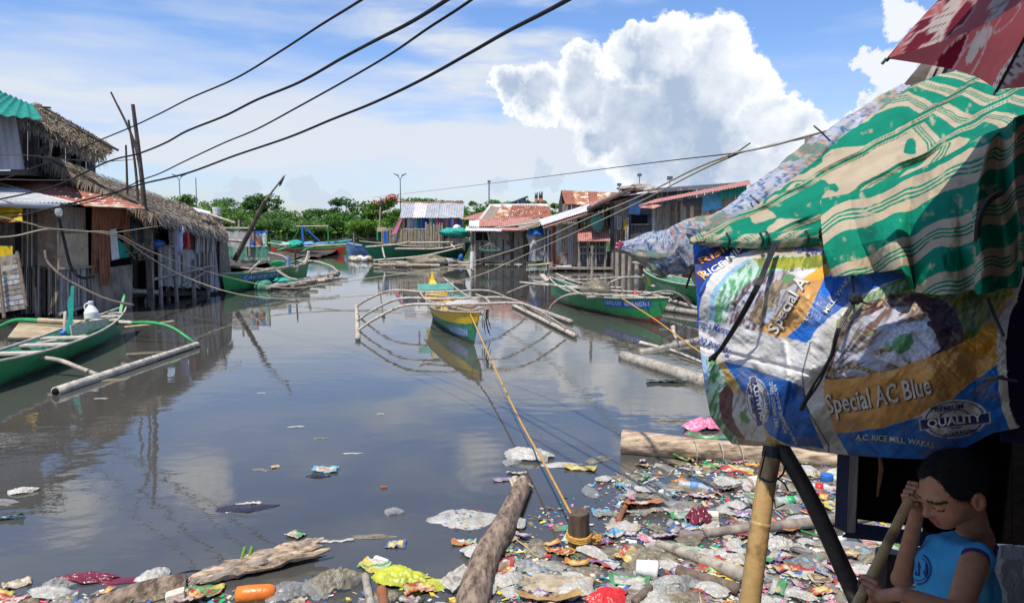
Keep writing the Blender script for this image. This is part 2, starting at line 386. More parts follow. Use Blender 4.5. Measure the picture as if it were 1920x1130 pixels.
def bam(mb, pts, r, m='bamboo_grey', n=8, taper=1.0, node=.35, sm=5):
    "a bamboo culm: swollen nodes every ~0.35 m"
    P = crv(pts, sm) if len(pts) > 2 else [Vector(pts[0]).lerp(Vector(pts[1]), i / 8) for i in range(9)]
    L_ = sum((P[i+1] - P[i]).length for i in range(len(P) - 1)); out = []; rs = []; acc = 0; node = node * 1.25; nxt = rnd.uniform(.1, node)
    for i in range(len(P) - 1):
        a, b = P[i], P[i + 1]; l = (b - a).length; rr = r * (1 - (1 - taper) * acc / max(L_, 1e-6))
        out.append(a); rs.append(rr)
        while nxt < acc + l and l > 1e-6:
            for dd, kk in ((-.010, 1), (0, 1.07), (.010, 1)):
                t = min(max((nxt - acc + dd) / l, 0.001), .999); out.append(a.lerp(b, t)); rs.append(rr * kk)
            nxt += node * rnd.uniform(.8, 1.2)
        acc += l
    out.append(P[-1]); rs.append(r * taper)
    return mb.tube(out, rs, m, n)
def corr(mb, p00, p10, p11, p01, m, wl=.12, amp=.018, sag=.0, rows=3, th=.006):
    "corrugated sheet, ridges running from edge p00-p10 to edge p01-p11"
    p00, p10, p11, p01 = map(Vector, (p00, p10, p11, p01)); W_ = max((p10 - p00).length, (p11 - p01).length)
    n = max(4, int(W_ / wl * 4)); n = min(n, 420); nn = (p10 - p00).cross(p01 - p00).normalized()
    if nn.z < 0: nn = -nn
    vs = []; fs = []; ph = rnd.random() * 6
    for j in range(rows + 1):
        v = j / rows
        for i in range(n + 1):
            u = i / n; p = p00.lerp(p10, u).lerp(p01.lerp(p11, u), v)
            vs.append(p + nn * (amp * math.sin(u * W_ / wl * 2 * math.pi) + .02 * math.sin(3 * u + ph + v * 2) - sag * 4 * v * (1 - v)))
    k = n + 1; base = len(vs); vs += [p - nn * th for p in vs]
    for j in range(rows):
        for i in range(n):
            a = j * k + i; fs.append((a, a + 1, a + k + 1, a + k)); fs.append((base + a + k, base + a + k + 1, base + a + 1, base + a))
    for i in range(n): fs.append((i + 1, i, base + i, base + i + 1)); a = rows * k + i; fs.append((a, a + 1, base + a + 1, base + a))
    for j in range(rows):
        a = j * k; fs.append((a, a + k, base + a + k, base + a)); a += n; fs.append((a + k, a, base + a, base + a + k))
    return mb.add(vs, fs, m)
def planks(mb, a, b, c, d, n, ms, th=.03, gap=.08, jit=.02, ends=.04, horiz=False):
    "a wall a(bottom left) b(bottom right) c(top right) d(top left) of n boards"
    a, b, c, d = map(Vector, (a, b, c, d))
    if horiz: a, b, c, d = b, c, d, a
    nn = (b - a).cross(d - a).normalized()
    for i in range(n):
        u0 = (i + gap * rnd.random()) / n; u1 = (i + 1 - gap * rnd.random()) / n; o = nn * rnd.uniform(-jit, jit) * .5
        e0 = rnd.uniform(-ends, ends); e1 = rnd.uniform(-ends, ends); up = (d - a).normalized()
        mb.slab(a.lerp(b, u0) + o + up * e0, a.lerp(b, u1) + o + up * e0, d.lerp(c, u1) + o + up * e1, d.lerp(c, u0) + o + up * e1, th, rnd.choice(ms))
    return mb
def thatch(mb, e0, e1, r1, r0, n, ms, L_=.5, wd=.035, lift=.06, fringe=200, hang=.25, both=None):
    "layers of palm leaf blades on the slope from eave e0-e1 up to ridge r0-r1"
    e0, e1, r1, r0 = map(Vector, (e0, e1, r1, r0)); nn = (e1 - e0).cross(r0 - e0).normalized()
    if nn.z < 0: nn = -nn
    mb.slab(e0 - nn * .05, e1 - nn * .05, r1 - nn * .05, r0 - nn * .05, .05, ms[-1])
    for i in range(n):
        u = rnd.random(); v = rnd.random() ** .9
        p = e0.lerp(e1, u).lerp(r0.lerp(r1, u), v); down = (e0.lerp(e1, u) - r0.lerp(r1, u)).normalized(); side = nn.cross(down)
        dd = (down + side * rnd.gauss(0, .25) + nn * rnd.uniform(-.05, .22)).normalized(); ss = nn.cross(dd).normalized() * wd * rnd.uniform(.5, 1.4)
        l = L_ * rnd.uniform(.5, 1.3); q = p + nn * rnd.uniform(0, lift)
        mb.add([q - ss * .6, q + ss * .6, q + dd * l + ss * .2 - nn * .02, q + dd * l - ss * .2 - nn * .02], [(0, 1, 2, 3)], rnd.choice(ms))
    for i in range(fringe):
        u = rnd.random(); p = e0.lerp(e1, u) + nn * rnd.uniform(-.06, lift); down = (e0.lerp(e1, u) - r0.lerp(r1, u)).normalized(); side = nn.cross(down)
        dd = (down * .7 + Vector((0, 0, -1)) * rnd.uniform(.2, 1.2) + side * rnd.gauss(0, .3)).normalized(); ss = side * wd * rnd.uniform(.4, 1.0)
        l = hang * rnd.uniform(.4, 1.5)
        mb.add([p - ss, p + ss, p + dd * l + ss * .2, p + dd * l - ss * .2], [(0, 1, 2, 3)], rnd.choice(ms))
    return mb
def grid_obj(name, P, m, C=None, parent=None, th=0.0, smooth=True, two=True):
    "P: (rows,cols,3) array -> mesh with colour attribute C (rows,cols,3)"
    r, c = P.shape[:2]; idx = np.arange(r * c).reshape(r, c)
    q = np.stack([idx[:-1, :-1], idx[:-1, 1:], idx[1:, 1:], idx[1:, :-1]], -1).reshape(-1, 4)
    V = P.reshape(-1, 3); cols = None if C is None else C.reshape(-1, 3)
    if th:
        du = np.gradient(P, axis=1); dv = np.gradient(P, axis=0); nn = np.cross(du, dv); nn /= np.linalg.norm(nn, axis=-1, keepdims=True) + 1e-9
        V2 = (P - nn * th).reshape(-1, 3); o = r * c
        sides = []
        for line in (idx[0, :], idx[:, -1], idx[-1, ::-1], idx[::-1, 0]):
            sides.append(np.stack([line[1:], line[:-1], line[:-1] + o, line[1:] + o], -1))
        q = np.concatenate([q, q[:, ::-1] + o] + sides); V = np.concatenate([V, V2])
        if cols is not None: cols = np.concatenate([cols, cols])
    me = bpy.data.meshes.new(name); me.vertices.add(len(V)); me.vertices.foreach_set('co', V.astype('f').ravel())
    me.loops.add(len(q) * 4); me.polygons.add(len(q)); me.polygons.foreach_set('loop_start', np.arange(len(q)) * 4)
    me.loops.foreach_set('vertex_index', q.astype('i').ravel()); me.update(calc_edges=True)
    if smooth: me.polygons.foreach_set('use_smooth', np.ones(len(q), bool))
    if cols is not None: set_col(me, cols)
    me.materials.append(M[m])
    o = bpy.data.objects.new(name, me); col.objects.link(o)
    if parent is not None: o.parent = parent
    return o
def set_col(me, cols):
    a = me.color_attributes.new('Col', 'FLOAT_COLOR', 'POINT'); k = np.ones((len(cols), 4), 'f'); k[:, :3] = cols
    a.data.foreach_set('color', k.ravel())
def interp(pts, t):
    "points list (n,k) param by arc length; returns values at t, smooth"
    P = np.array(pts, float); d = np.r_[0, np.cumsum(np.linalg.norm(np.diff(P[:, :2], axis=0), axis=1))]; d /= d[-1]
    return np.stack([np.interp(t, d, P[:, k]) for k in range(P.shape[1])], -1)
def coons(bottom, top, left, right, nu, nv):
    "boundary lists in pixels(+depth); left/right run bottom->top"
    u = np.linspace(0, 1, nu); v = np.linspace(0, 1, nv); b = interp(bottom, u); t = interp(top, u); l = interp(left, v); r = interp(right, v)
    U = u[None, :, None]; V = v[:, None, None]
    return (1 - V) * b[None] + V * t[None] + (1 - U) * l[:, None] + U * r[:, None] - ((1-U)*(1-V)*b[0] + U*(1-V)*b[-1] + (1-U)*V*t[0] + U*V*t[-1])
def inpoly(x, y, poly):
    r = np.zeros(x.shape, bool); n = len(poly); j = n - 1
    for i in range(n):
        xi, yi = poly[i]; xj, yj = poly[j]
        c = ((yi > y) != (yj > y)) & (x < (xj - xi) * (y - yi) / (yj - yi + 1e-9) + xi); r ^= c; j = i
    return r
def text_mesh(txt, res=3, bold=0.0, shear=0):
    cu = bpy.data.curves.new('t', 'FONT'); cu.body = txt; cu.resolution_u = res; cu.offset = bold; cu.shear = shear; cu.align_x = 'CENTER'; cu.align_y = 'CENTER'
    o = bpy.data.objects.new('t', cu); col.objects.link(o); dg = bpy.context.evaluated_depsgraph_get(); dg.update()
    me = bpy.data.meshes.new_from_object(o.evaluated_get(dg)); vs = [tuple(v.co) for v in me.vertices]; fs = [tuple(p.vertices) for p in me.polygons]
    bpy.data.objects.remove(o); bpy.data.curves.remove(cu); bpy.data.meshes.remove(me)
    xs = [v[0] for v in vs]; ys = [v[1] for v in vs]
    cx, cy = (min(xs) + max(xs)) / 2, (min(ys) + max(ys)) / 2; w_ = max(xs) - min(xs); h_ = max(ys) - min(ys)
    return [((v[0] - cx) / w_, (v[1] - cy) / h_) for v in vs], fs
def letter(mb, txt, m, fn, bold=0, shear=0):
    "fn maps (u,v) in [-.5,.5]^2 to a 3d point"
    vs, fs = text_mesh(txt, 2, bold, shear); mb.add([fn(u, v) for u, v in vs], fs, m)
def poly_wrap(a, b, c, d, off=.004):
    a, b, c, d = map(Vector, (a, b, c, d)); n = (b - a).cross(d - a).normalized() * off
    return lambda u, v: a.lerp(b, u + .5).lerp(d.lerp(c, u + .5), v + .5) + n
mat('umbrella_cloth', (1,1,1), (.85,.83,.82), scale=20, bump=.2, bscale=160, rough=.6, attr=True, transl=.45)
mat('bamboo_gold', (.38,.245,.10), (.19,.115,.05), scale=11, bump=.15, rough=.4, c3=(.44,.28,.11))
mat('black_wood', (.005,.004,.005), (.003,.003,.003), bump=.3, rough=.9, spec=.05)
mat('interior_shade', (.025,.02,.05), (.012,.010,.03), bump=.5, bscale=6, rough=.9, spec=.1)
mat('blue_black', (.022,.028,.06), (.012,.015,.035), bump=.2, rough=.7)
# ------------------------------------------------------------------ water and land
def ssheet(name, x0, x1, y0, y1, z, m, nx=2, ny=2, h=0):
    X, Y = np.meshgrid(np.linspace(x0, x1, nx), np.linspace(y0, y1, ny)); Z = z + h * (fbm(X * .5, Y * .5) - .5) * 2
    o = grid_obj(name, np.stack([X, Y, Z], -1), m); return tag(o, kind='structure')
wm = bpy.data.materials.new('water'); wm.use_nodes = True; M['water'] = wm
t = wm.node_tree; n = t.nodes; l = t.links; b = n['Principled BSDF']
b.inputs['Roughness'].default_value = .012; b.inputs['IOR'].default_value = 1.6; b.inputs['Specular IOR Level'].default_value = .62
tc_ = n.new('ShaderNodeTexCoord')
def wn(scale, st, det=3, ro=.5):
    mp_ = n.new('ShaderNodeMapping'); mp_.inputs['Scale'].default_value = st; l.new(tc_.outputs['Object'], mp_.inputs[0])
    z = n.new('ShaderNodeTexNoise'); z.inputs['Scale'].default_value = scale; z.inputs['Detail'].default_value = det; z.inputs['Roughness'].default_value = ro
    l.new(mp_.outputs[0], z.inputs['Vector']); return z.outputs['Fac']
def wmath(op, a, b_, c=None, clamp=False):
    q = n.new('ShaderNodeMath'); q.operation = op; q.use_clamp = clamp
    for i, v in enumerate((a, b_, c)):
        if v is None: continue
        if isinstance(v, (int, float)): q.inputs[i].default_value = v
        else: l.new(v, q.inputs[i])
    return q.outputs[0]
murk = wn(.35, (1, 1, 1), 5)
rp = n.new('ShaderNodeValToRGB'); rp.color_ramp.elements[0].color = (.056, .055, .049, 1); rp.color_ramp.elements[1].color = (.074, .071, .060, 1)
rp.color_ramp.elements[0].position = .35; rp.color_ramp.elements[1].position = .65
l.new(murk, rp.inputs[0]); l.new(rp.outputs[0], b.inputs['Base Color'])
small = wn(2.2, (1, 1.6, 1), 4); mid = wn(.8, (1, 1.5, 1), 3); fine = wn(9, (1, 1.5, 1), 2)
patch = wn(.16, (1, .5, 1), 2)
ps = n.new('ShaderNodeMapRange'); l.new(patch, ps.inputs[0]); ps.inputs[1].default_value = .42; ps.inputs[2].default_value = .62; ps.inputs[3].default_value = .25; ps.inputs[4].default_value = 1
sp_ = n.new('ShaderNodeSeparateXYZ'); l.new(tc_.outputs['Object'], sp_.inputs[0])
h = wmath('MULTIPLY_ADD', small, .016, wmath('MULTIPLY', mid, .045))
h = wmath('MULTIPLY_ADD', fine, .0022, h); h = wmath('MULTIPLY', h, ps.outputs[0])
for (px, py, k, rad, amp) in ((930, 905, 26, 2.6, .0012), (395, 800, 24, 1.3, .0008), (620, 720, 22, 2.0, .0006)):
    p = W(px, py); dv = n.new('ShaderNodeVectorMath'); dv.operation = 'DISTANCE'; l.new(tc_.outputs['Object'], dv.inputs[0]); dv.inputs[1].default_value = p
    fall = wmath('SUBTRACT', 1, wmath('DIVIDE', dv.outputs['Value'], rad), None, True)
    wv = wmath('MULTIPLY', wmath('SINE', wmath('MULTIPLY', dv.outputs['Value'], k), 0), wmath('MULTIPLY', fall, amp)); h = wmath('ADD', h, wv)
bp = n.new('ShaderNodeBump'); bp.inputs['Strength'].default_value = .17; bp.inputs['Distance'].default_value = 1.0; l.new(h, bp.inputs['Height']); l.new(bp.outputs[0], b.inputs['Normal'])
ssheet('water', -400, 400, -30, 400, 0, 'water')
ssheet('riverbed', -400, 400, -30, 400, -1.5, 'mud')
ssheet('far_bank', -260, 320, 152, 380, .35, 'grass', 60, 24, .5)
ssheet('mud_bank', -60, -14.2, -6, 60, .25, 'mud', 60, 80, .3)
ssheet('ground', 9.5, 60, 30, 70, .18, 'mud', 50, 40, .25)

# ------------------------------------------------------------------ trees on the far bank
def leaves(mb, cx, cy, cz, rx, ry, rz, n, size, ms, shell=.55):
    for i in range(n):
        while True:
            x, y, z = rnd.uniform(-1, 1), rnd.uniform(-1, 1), rnd.uniform(-1, 1); d = x*x + y*y + z*z
            if shell < d ** .5 < 1: break
        p = Vector((cx + x * rx, cy + y * ry, cz + z * rz)); s = size * rnd.uniform(.5, 1.3)
        a = Vector((rnd.gauss(0, 1), rnd.gauss(0, 1), rnd.gauss(0, .6))).normalized(); b_ = a.cross(Vector((rnd.gauss(0, 1), rnd.gauss(0, 1), rnd.gauss(0, 1)))).normalized()
        a *= s; b_ *= s * rnd.uniform(.35, .7)
        mb.add([p - a, p - b_, p + a, p + b_], [(0, 1, 2, 3)], rnd.choice(ms))
def tree(px, Y, ytop, wpx, kind, label, group=None, ybase=446, name='bushy_tree', cat='tree', dens=1.0):
    base = A(px, 440, Y); base.z = .3; top = A(px, ytop, Y).z; wd = wpx / F * Y / 2; Hh = top - .3
    t_ = empty(name, base, label, cat, group)
    ms = {'mid': ['leaf', 'leaf', 'leaf_dark', 'leaf_light'], 'light': ['leaf_light', 'leaf_light', 'leaf'], 'dark': ['leaf_dark', 'leaf_dark', 'leaf'],
          'feather': ['leaf_feather', 'leaf_feather', 'leaf'], 'tall': ['leaf', 'leaf_dark']}[kind]
    tr = MB(); tr.tube([(0, 0, -.3), (wd * .05, 0, Hh * .3), (-wd * .05, .2, Hh * .55)], [.28, .2, .12], 'bark', 7)
    cr = MB(); ncl = int(22 * dens + wd * 3)
    for k in range(ncl):
        a = rnd.uniform(0, 2 * math.pi); rr = rnd.random() ** .5; zz = rnd.uniform(.05 if kind != 'tall' else .3, .88)
        prof = math.sqrt(max(0.05, 1 - ((zz - .42) / .6) ** 2)); x = math.cos(a) * rr * wd * prof; y = math.sin(a) * rr * wd * .7 * prof
        cs = wd * rnd.uniform(.16, .34); z = zz * Hh
        if k % 4 == 0: tr.tube([(0, 0, Hh * .28), (x * .5, y * .5, z * .7), (x, y, z)], [.12, .07, .03], 'bark', 5)
        z = min(z, Hh - cs * .62)
        leaves(cr, x, y, z, cs * 1.15, cs, cs * (.45 if kind == 'feather' else .7), int(150 * dens), max(.14, Y * .0017), ms, .3)
    tr.build('trunk', t_); cr.build('crown', t_)
    return t_
TG = 'trees on the far bank'
TL = [(352,160,362,75,'mid','bushy green tree just above the end of the grey thatched roof'),
 (395,150,372,70,'light','low yellow green tree behind the white bucket on the thatched roof'),
 (437,158,368,72,'mid','green tree between the thatched roof end and the tall round tree'),
 (425,146,398,80,'light','pale low bush under the treeline beside the grey tarp shelter'),
 (493,165,357,66,'tall','tall round headed tree standing above the rest behind the leaning pole'),
 (548,156,388,90,'feather','feathery pale acacia just right of the leaning pole'),
 (500,146,408,84,'feather','low feathery shrub tree at the water right behind the leaning pole'),
 (600,160,388,80,'feather','broad feathery acacia in the middle of the treeline gap'),
 (575,146,412,88,'feather','low spreading shrub tree hanging over the water behind the red bottomed boat'),
 (655,158,368,70,'dark','dark dense tree at the centre of the bank'),
 (640,147,398,70,'mid','round green bush in front of the dark dense tree'),
 (700,152,374,66,'mid','tree right of the dark dense tree behind the bamboo pole'),
 (690,143,412,66,'light','light green bush hanging over the water by the bamboo fence hut'),
 (728,149,368,58,'light','light green tree with red blossom beside the bamboo pole'),
 (792,160,366,84,'feather','feathery tree top rising over the left half of the grey tin roof'),
 (842,165,372,76,'feather','feathery tree top rising over the right half of the grey tin roof'),
 (892,160,374,66,'mid','green tree right behind the thin dark lamp pole'),
 (938,162,368,74,'feather','rounded feathery tree behind the red roof with white spots'),
 (1000,160,370,60,'mid','tree behind the tall red stovepipes'),
 (1035,165,378,60,'mid','last tree of the row left of the rusty gable roof')]
for (px, Y, yt, wp, k, lb) in TL: tree(px, Y, yt, wp * 1.12, k, lb, TG)
fl = MB()
for (px, py) in ((718,375),(728,371),(742,370),(748,374),(735,368),(705,379)):
    p = A(px, py, 147.6); leaves(fl, p.x, p.y, p.z, 1.0, .8, .6, 26, .3, ['flower_red'], 0)
tr_ = [o for o in col.objects if o.get('label') == TL[13][5]][0]
f_ = fl.build('blossom', tr_); f_.matrix_parent_inverse = Matrix.Translation(-tr_.location)
ug = MB()
for i in range(560):
    x = -105 + 200 * rnd.random(); leaves(ug, x, 146 + rnd.uniform(-2, 5), rnd.uniform(.2, 2.0), 1.6, 1.2, rnd.uniform(.6, 1.5), 24, .36, ['leaf', 'leaf_light', 'leaf_dark', 'leaf_feather'], .2)
for i in range(420):
    x = -105 + 200 * rnd.random(); leaves(ug, x, 158 + rnd.uniform(-2, 5), rnd.uniform(1, 4.2), 2.2, 1.6, rnd.uniform(.8, 1.6), 20, .42, ['leaf', 'leaf_dark', 'leaf_feather'], .2)
for i in range(700):
    leaves(ug, rnd.uniform(22, 110), 160 + rnd.uniform(-4, 6), rnd.uniform(.6, 5.2), 2.2, 1.6, rnd.uniform(.8, 1.6), 20, .42, ['leaf', 'leaf_dark', 'leaf_feather'], .2)
tag(ug.build('undergrowth'), 'low green undergrowth along the far waterline', 'undergrowth', kind='stuff')

# ------------------------------------------------------------------ lamp posts, poles and masts in the distance
def street_lamp(px, Y, ytop, span, label):
    t_ = empty('street_lamp', A(px, 440, Y), label, 'street lamp', 'street lamps beyond the trees'); t_.location.z = .3
    tz = A(px, ytop, Y).z - .3; m = MB(); m.tube([(0, 0, 0), (0, 0, tz)], [.16, .10], 'metal_pole', 8); m.build('pole', t_)
    for s in (-1, 1):
        ar = MB(); sp = span / F * Y; ar.tube(crv([(0, 0, tz - .2), (s * sp * .5, 0, tz + .5), (s * sp, 0, tz + .9)], 4), .08, 'metal_pole', 6); ar.build('arm', t_)
        ld = MB(); ld.box((s * sp * 1.02, 0, tz + .95), (1.2, .45, .22), 'metal_pole', Matrix.Rotation(-s * .35, 3, 'Y')); ld.build('lamp_head', t_)
street_lamp(752, 175, 335, 7, 'twin armed lamp post rising above the trees near the grey tin roof')
street_lamp(341, 175, 336, 8, 'thin twin armed lamp post beyond the end of the thatched roof')
def mast(px, Y, y0, y1, label, r=.09, head=True, dx=0):
    t_ = empty('mast', A(px, y0, Y), label, 'pole'); m = MB(); p1 = A(px + dx, y1, Y) - t_.location
    m.tube([(0, 0, 0), p1], [r, r * .8], 'metal_pole', 8); m.build('pole', t_)
    if head: h_ = MB(); h_.box(p1 + Vector((.0, 0, .05)), (.5, .3, .35), 'metal_pole'); h_.build('lamp_head', t_)
mast(917, 120, 430, 341, 'dark single pole with a square head above the rusty spotted roof', .12)
mast(370, 70, 420, 333, 'thin bare bamboo mast between two lamp posts and the leaning pole', .05, False, -3)
mast(1199, 90, 400, 329, 'thin antenna mast with a small head above the dark roofs', .06)
mast(1161, 90, 400, 347, 'short antenna mast left of the taller one above the dark roofs', .07)
mast(1169, 95, 400, 350, 'shortest thin mast beside the short antenna mast', .05, False)
mast(1256, 70, 400, 335, 'thin wire mast behind the yellow wires over the long dark roof', .04)

# ------------------------------------------------------------------ far huts
def quadpx(*p): return [A(*q) for q in p]
def piece(root, name, fn, label=None):
    mb = MB(); fn(mb); o = mb.build(name, root); o.matrix_parent_inverse = Matrix.Translation(-root.location)
    if label: o['label'] = label
    return o
def wpart(root, name, mb, label=None, smooth=False):
    "part given in world coordinates"
    o = mb.build(name, root, smooth); o.matrix_parent_inverse = Matrix.Translation(-root.location)
    if label: o['label'] = label
    return o
def under(o, par):
    'make o a sub-part of par, staying where it is'
    o.parent = par; o.matrix_parent_inverse = Matrix.Translation(-par.parent.location) if par.parent and tuple(par.matrix_parent_inverse) == tuple(Matrix()) else Matrix(); return o
def shell(root, xl, xr, D, yb, yt, dep, ms, n=14, yt2=None, D2=None, horiz=False, fall=0):
    "four board walls; front wall seen from px xl to xr at distances D..D2"
    D2 = D2 or D; yt2 = yt2 if yt2 is not None else yt
    a, b_, c_, d_ = A(xl, yb, D), A(xr, yb, D2), A(xr, yt2, D2), A(xl, yt, D)
    k = (b_ - a).cross(Vector((0, 0, 1))).normalized(); k.z = 0; k = -k * dep
    wpart(root, 'wall', planks(MB(), a, b_, c_, d_, n, ms, jit=.04, horiz=horiz))
    sn = max(4, int(dep / .25))
    wpart(root, 'wall', planks(MB(), a + k, a, d_, d_ + k, sn, ms, jit=.04)); wpart(root, 'wall', planks(MB(), b_, b_ + k, c_ + k, c_, sn, ms, jit=.04))
    wpart(root, 'wall', planks(MB(), b_ + k, a + k, d_ + k, c_ + k, 8, ms, jit=.04))
    return a, b_, c_, d_, k
def posts(root, pts, r=.06, top=.9, m='wood_grey', z0=-.4):
    for p in pts:
        b_ = MB(); b_.tube([(p[0], p[1], z0), (p[0] + rnd.uniform(-.06, .06), p[1], top)], [r, r * .85], m, 7, jit=.15); wpart(root, 'stilt', b_)
def rag(mb, p, w_, h_, m, nrmv=Vector((0, -1, 0))):
    "hanging cloth with folds"
    s = nrmv.cross(Vector((0, 0, 1))).normalized() * -1; vs = []; n = 7; ph = rnd.random() * 6
    for j in range(4):
        for i in range(n):
            u = i / (n - 1) - .5; v = j / 3
            vs.append(Vector(p) + s * (u * w_ * (1 - .1 * v)) - Vector((0, 0, h_ * v * (1 + .06 * math.sin(u * 9 + ph)))) + nrmv * (.03 + .04 * v) * math.sin(u * 14 + ph))
    return mb.add(vs, [(j*n+i, j*n+i+1, (j+1)*n+i+1, (j+1)*n+i) for j in range(3) for i in range(n-1)], m)
HG = 'stilt huts across the water'
# H1 grey tin roof hut with fence and laundry
D = 49; r = empty('stilt_hut', W(800, 489), 'hut with a clean grey tin roof above a tall bamboo fence', 'hut', HG)
mb = MB()
for i in range(5):
    x0 = 749 + i * 24; u0 = i / 5; corr(mb, A(749 + 119.5 * u0, 408, D - .6), A(749 + 119.5 * (u0 + .2), 408.5, D - .6), A(756 + 114 * (u0 + .2), 380, D + 1.7), A(756 + 114 * u0, 380, D + 1.7), 'tin' if i != 1 else 'tin_white', .16, .03)
wpart(r, 'roof_sheet', mb)
mb = MB(); corr(mb, A(756, 380, D + 1.72), A(870, 380, D + 1.72), A(866, 408, D + 4.2), A(752, 408, D + 4.2), 'tin', .16, .03); wpart(r, 'roof_sheet', mb)
mb = MB(); mb.tube([A(756, 379.5, D + 1.7), A(870, 379.5, D + 1.7)], .06, 'rust', 6); wpart(r, 'ridge_cap', mb)
for x in (758, 788, 806, 846, 866):
    for dd in (0, 3.6):
        mb = MB(); mb.tube([A(x, 470, D + dd), A(x, 407, D + dd)], .06, 'bamboo', 6); wpart(r, 'post', mb)
wpart(r, 'back_wall', planks(MB(), A(752, 470, D + 3.7), A(868, 470, D + 3.7), A(868, 408, D + 3.7), A(752, 408, D + 3.7), 16, ['wood_dark', 'plywood_dark'], jit=.05))
wpart(r, 'floor', MB().slab(A(745, 466, D), A(872, 466, D), A(872, 463, D + 4), A(745, 463, D + 4), .12, 'wood_dark'))
wpart(r, 'side_wall', planks(MB(), A(832, 470, D - .1), A(872, 470, D - .1), A(872, 432, D - .1), A(836, 436, D - .1), 9, ['wall_slate', 'wood_grey', 'tin_dark'], jit=.05))
fb = MB()
x = 716
while x < 832:
    h_ = 427 if x < 795 else 418; fb.tube([A(x, 466, D - .8), A(x + rnd.uniform(-1, 1), h_ + rnd.uniform(-3, 5), D - .8)], .035, rnd.choice(['bamboo', 'bamboo', 'bamboo_grey']), 5); x += rnd.uniform(1.9, 3.2)
for yy in (430, 452): fb.tube([A(722, yy, D - .7), A(832, yy + rnd.uniform(-1, 1), D - .7)], .04, 'bamboo_grey', 5)
fr = empty('bamboo_fence', A(775, 466, D - .8), 'upright bamboo pole fence under the grey tin roof', 'fence'); wpart(fr, 'pole_panel', fb)
cs = ['plastic_blue', 'teal_cloth', 'plastic_red', 'white_cloth', 'plastic_purple', 'shirt_white', 'plastic_pink', 'blue_tarp', 'navy', 'plastic_orange', 'grey_cloth', 'plastic_cyan']
cn = {'plastic_blue':'blue','teal_cloth':'teal','plastic_red':'red','white_cloth':'white','plastic_purple':'purple','shirt_white':'lilac','plastic_pink':'pink','blue_tarp':'bright blue','navy':'navy','plastic_orange':'orange','grey_cloth':'grey','plastic_cyan':'light blue'}
ordn = ['first','second','third','fourth','fifth','sixth','seventh','eighth','ninth','tenth','eleventh','twelfth','thirteenth','fourteenth','fifteenth','sixteenth','seventeenth']
x = 766; seq = [3,5,10,1,0,7,8,3,1,6,2,0,9,4,5,2,7]
for i, k in enumerate(seq):
    p = A(x, 410, D - .2); w_ = rnd.uniform(.16, .26); h_ = rnd.uniform(.55, .95) if i % 3 else 1.0
    o = rag(MB(), (0, 0, 0), w_, h_, cs[k]).build('hanging_garment', smooth=True); o.location = p
    tag(o, '%s garment, %s from the left on the line under the grey tin roof' % (cn[cs[k]], ordn[i]), 'garment', 'washing under the grey tin roof'); x += 5.9
o = MB(); o.slab(A(733, 440, D - 1.1), A(744, 436, D - 1), A(755, 408, D - .8), A(749, 409, D - .9), .02, 'plastic_pink'); o = o.build('draped_sheet'); tag(o, 'faded pink cloth hanging at a slant off the left end of the tin roof', 'cloth')
o = MB(); rag(o, (0,0,0), .26, 1.3, 'blue_tarp'); o = o.build('hanging_cloth', smooth=True); o.location = A(723, 433, D - 1.2); tag(o, 'long bright blue cloth hanging on the left end of the bamboo fence', 'cloth')
# green tarp heap
def blob(mb, c, rx, ry, rz, m, amp=.25, n=14, fl=0, sd=None):
    s = (sd if sd is not None else rnd.random() * 100); vs = []; c = Vector(c)
    for j in range(n + 1):
        th = math.pi * j / n
        for i in range(n * 2):
            ph = math.pi * i / n; d = Vector((math.sin(th) * math.cos(ph), math.sin(th) * math.sin(ph), math.cos(th)))
            k = 1 + amp * 2 * (float(fbm(d.x * 1.9 + s, d.y * 1.9 + d.z * 1.7 + s, 4)) - .5) + amp * .5 * (abs(float(fbm(d.x * 5 + s, d.y * 5 - d.z * 4, 2)) - .5))
            v = Vector((d.x * rx * k, d.y * ry * k, d.z * rz * k))
            if fl and v.z < -rz * fl: v.z = -rz * fl
            vs.append(c + v)
    k = n * 2
    return mb.add(vs, [(j*k+i, j*k+(i+1)%k, (j+1)*k+(i+1)%k, (j+1)*k+i) for j in range(n) for i in range(k)][::1], m)
o = blob(MB(), (0, 0, 0), .9, .5, .28, 'teal_cloth', .5).build('folded_tarp', smooth=True); o.location = A(852, 436, D - 1.1); tag(o, 'crumpled sea green tarp heaped beside the bamboo fence', 'tarp')
o = blob(MB(), (0, 0, 0), .28, .25, .2, 'white_cloth', .3).build('white_bundle', smooth=True); o.location = A(857, 427, D - 1.0); tag(o, 'white bundle sitting on the sea green tarp', 'bundle')
mb = MB(); bam(mb, [A(711, 428, 50), A(714.5, 372, 50)], .05, 'bamboo', 6); r = empty('bamboo_pole', A(711, 428, 50), 'tall upright bamboo pole with a small knot, left of the fence', 'pole'); wpart(r, 'pole', mb)
mb = MB(); blob(mb, A(715, 381, 50), .13, .13, .28, 'wood_dark'); wpart(r, 'knot', mb)
mb = MB(); mb.box(A(716, 430, 50), (.6, .5, .3), 'plywood'); mb.tube([A(708, 450, 50), A(708, 430, 50)], .06, 'teal_cloth', 6); mb.tube([A(720, 450, 50), A(720, 430, 50)], .06, 'bamboo', 6)
o = mb.build('small_shelf'); tag(o, 'small wooden shelf on posts under the tall bamboo pole', 'shelf')

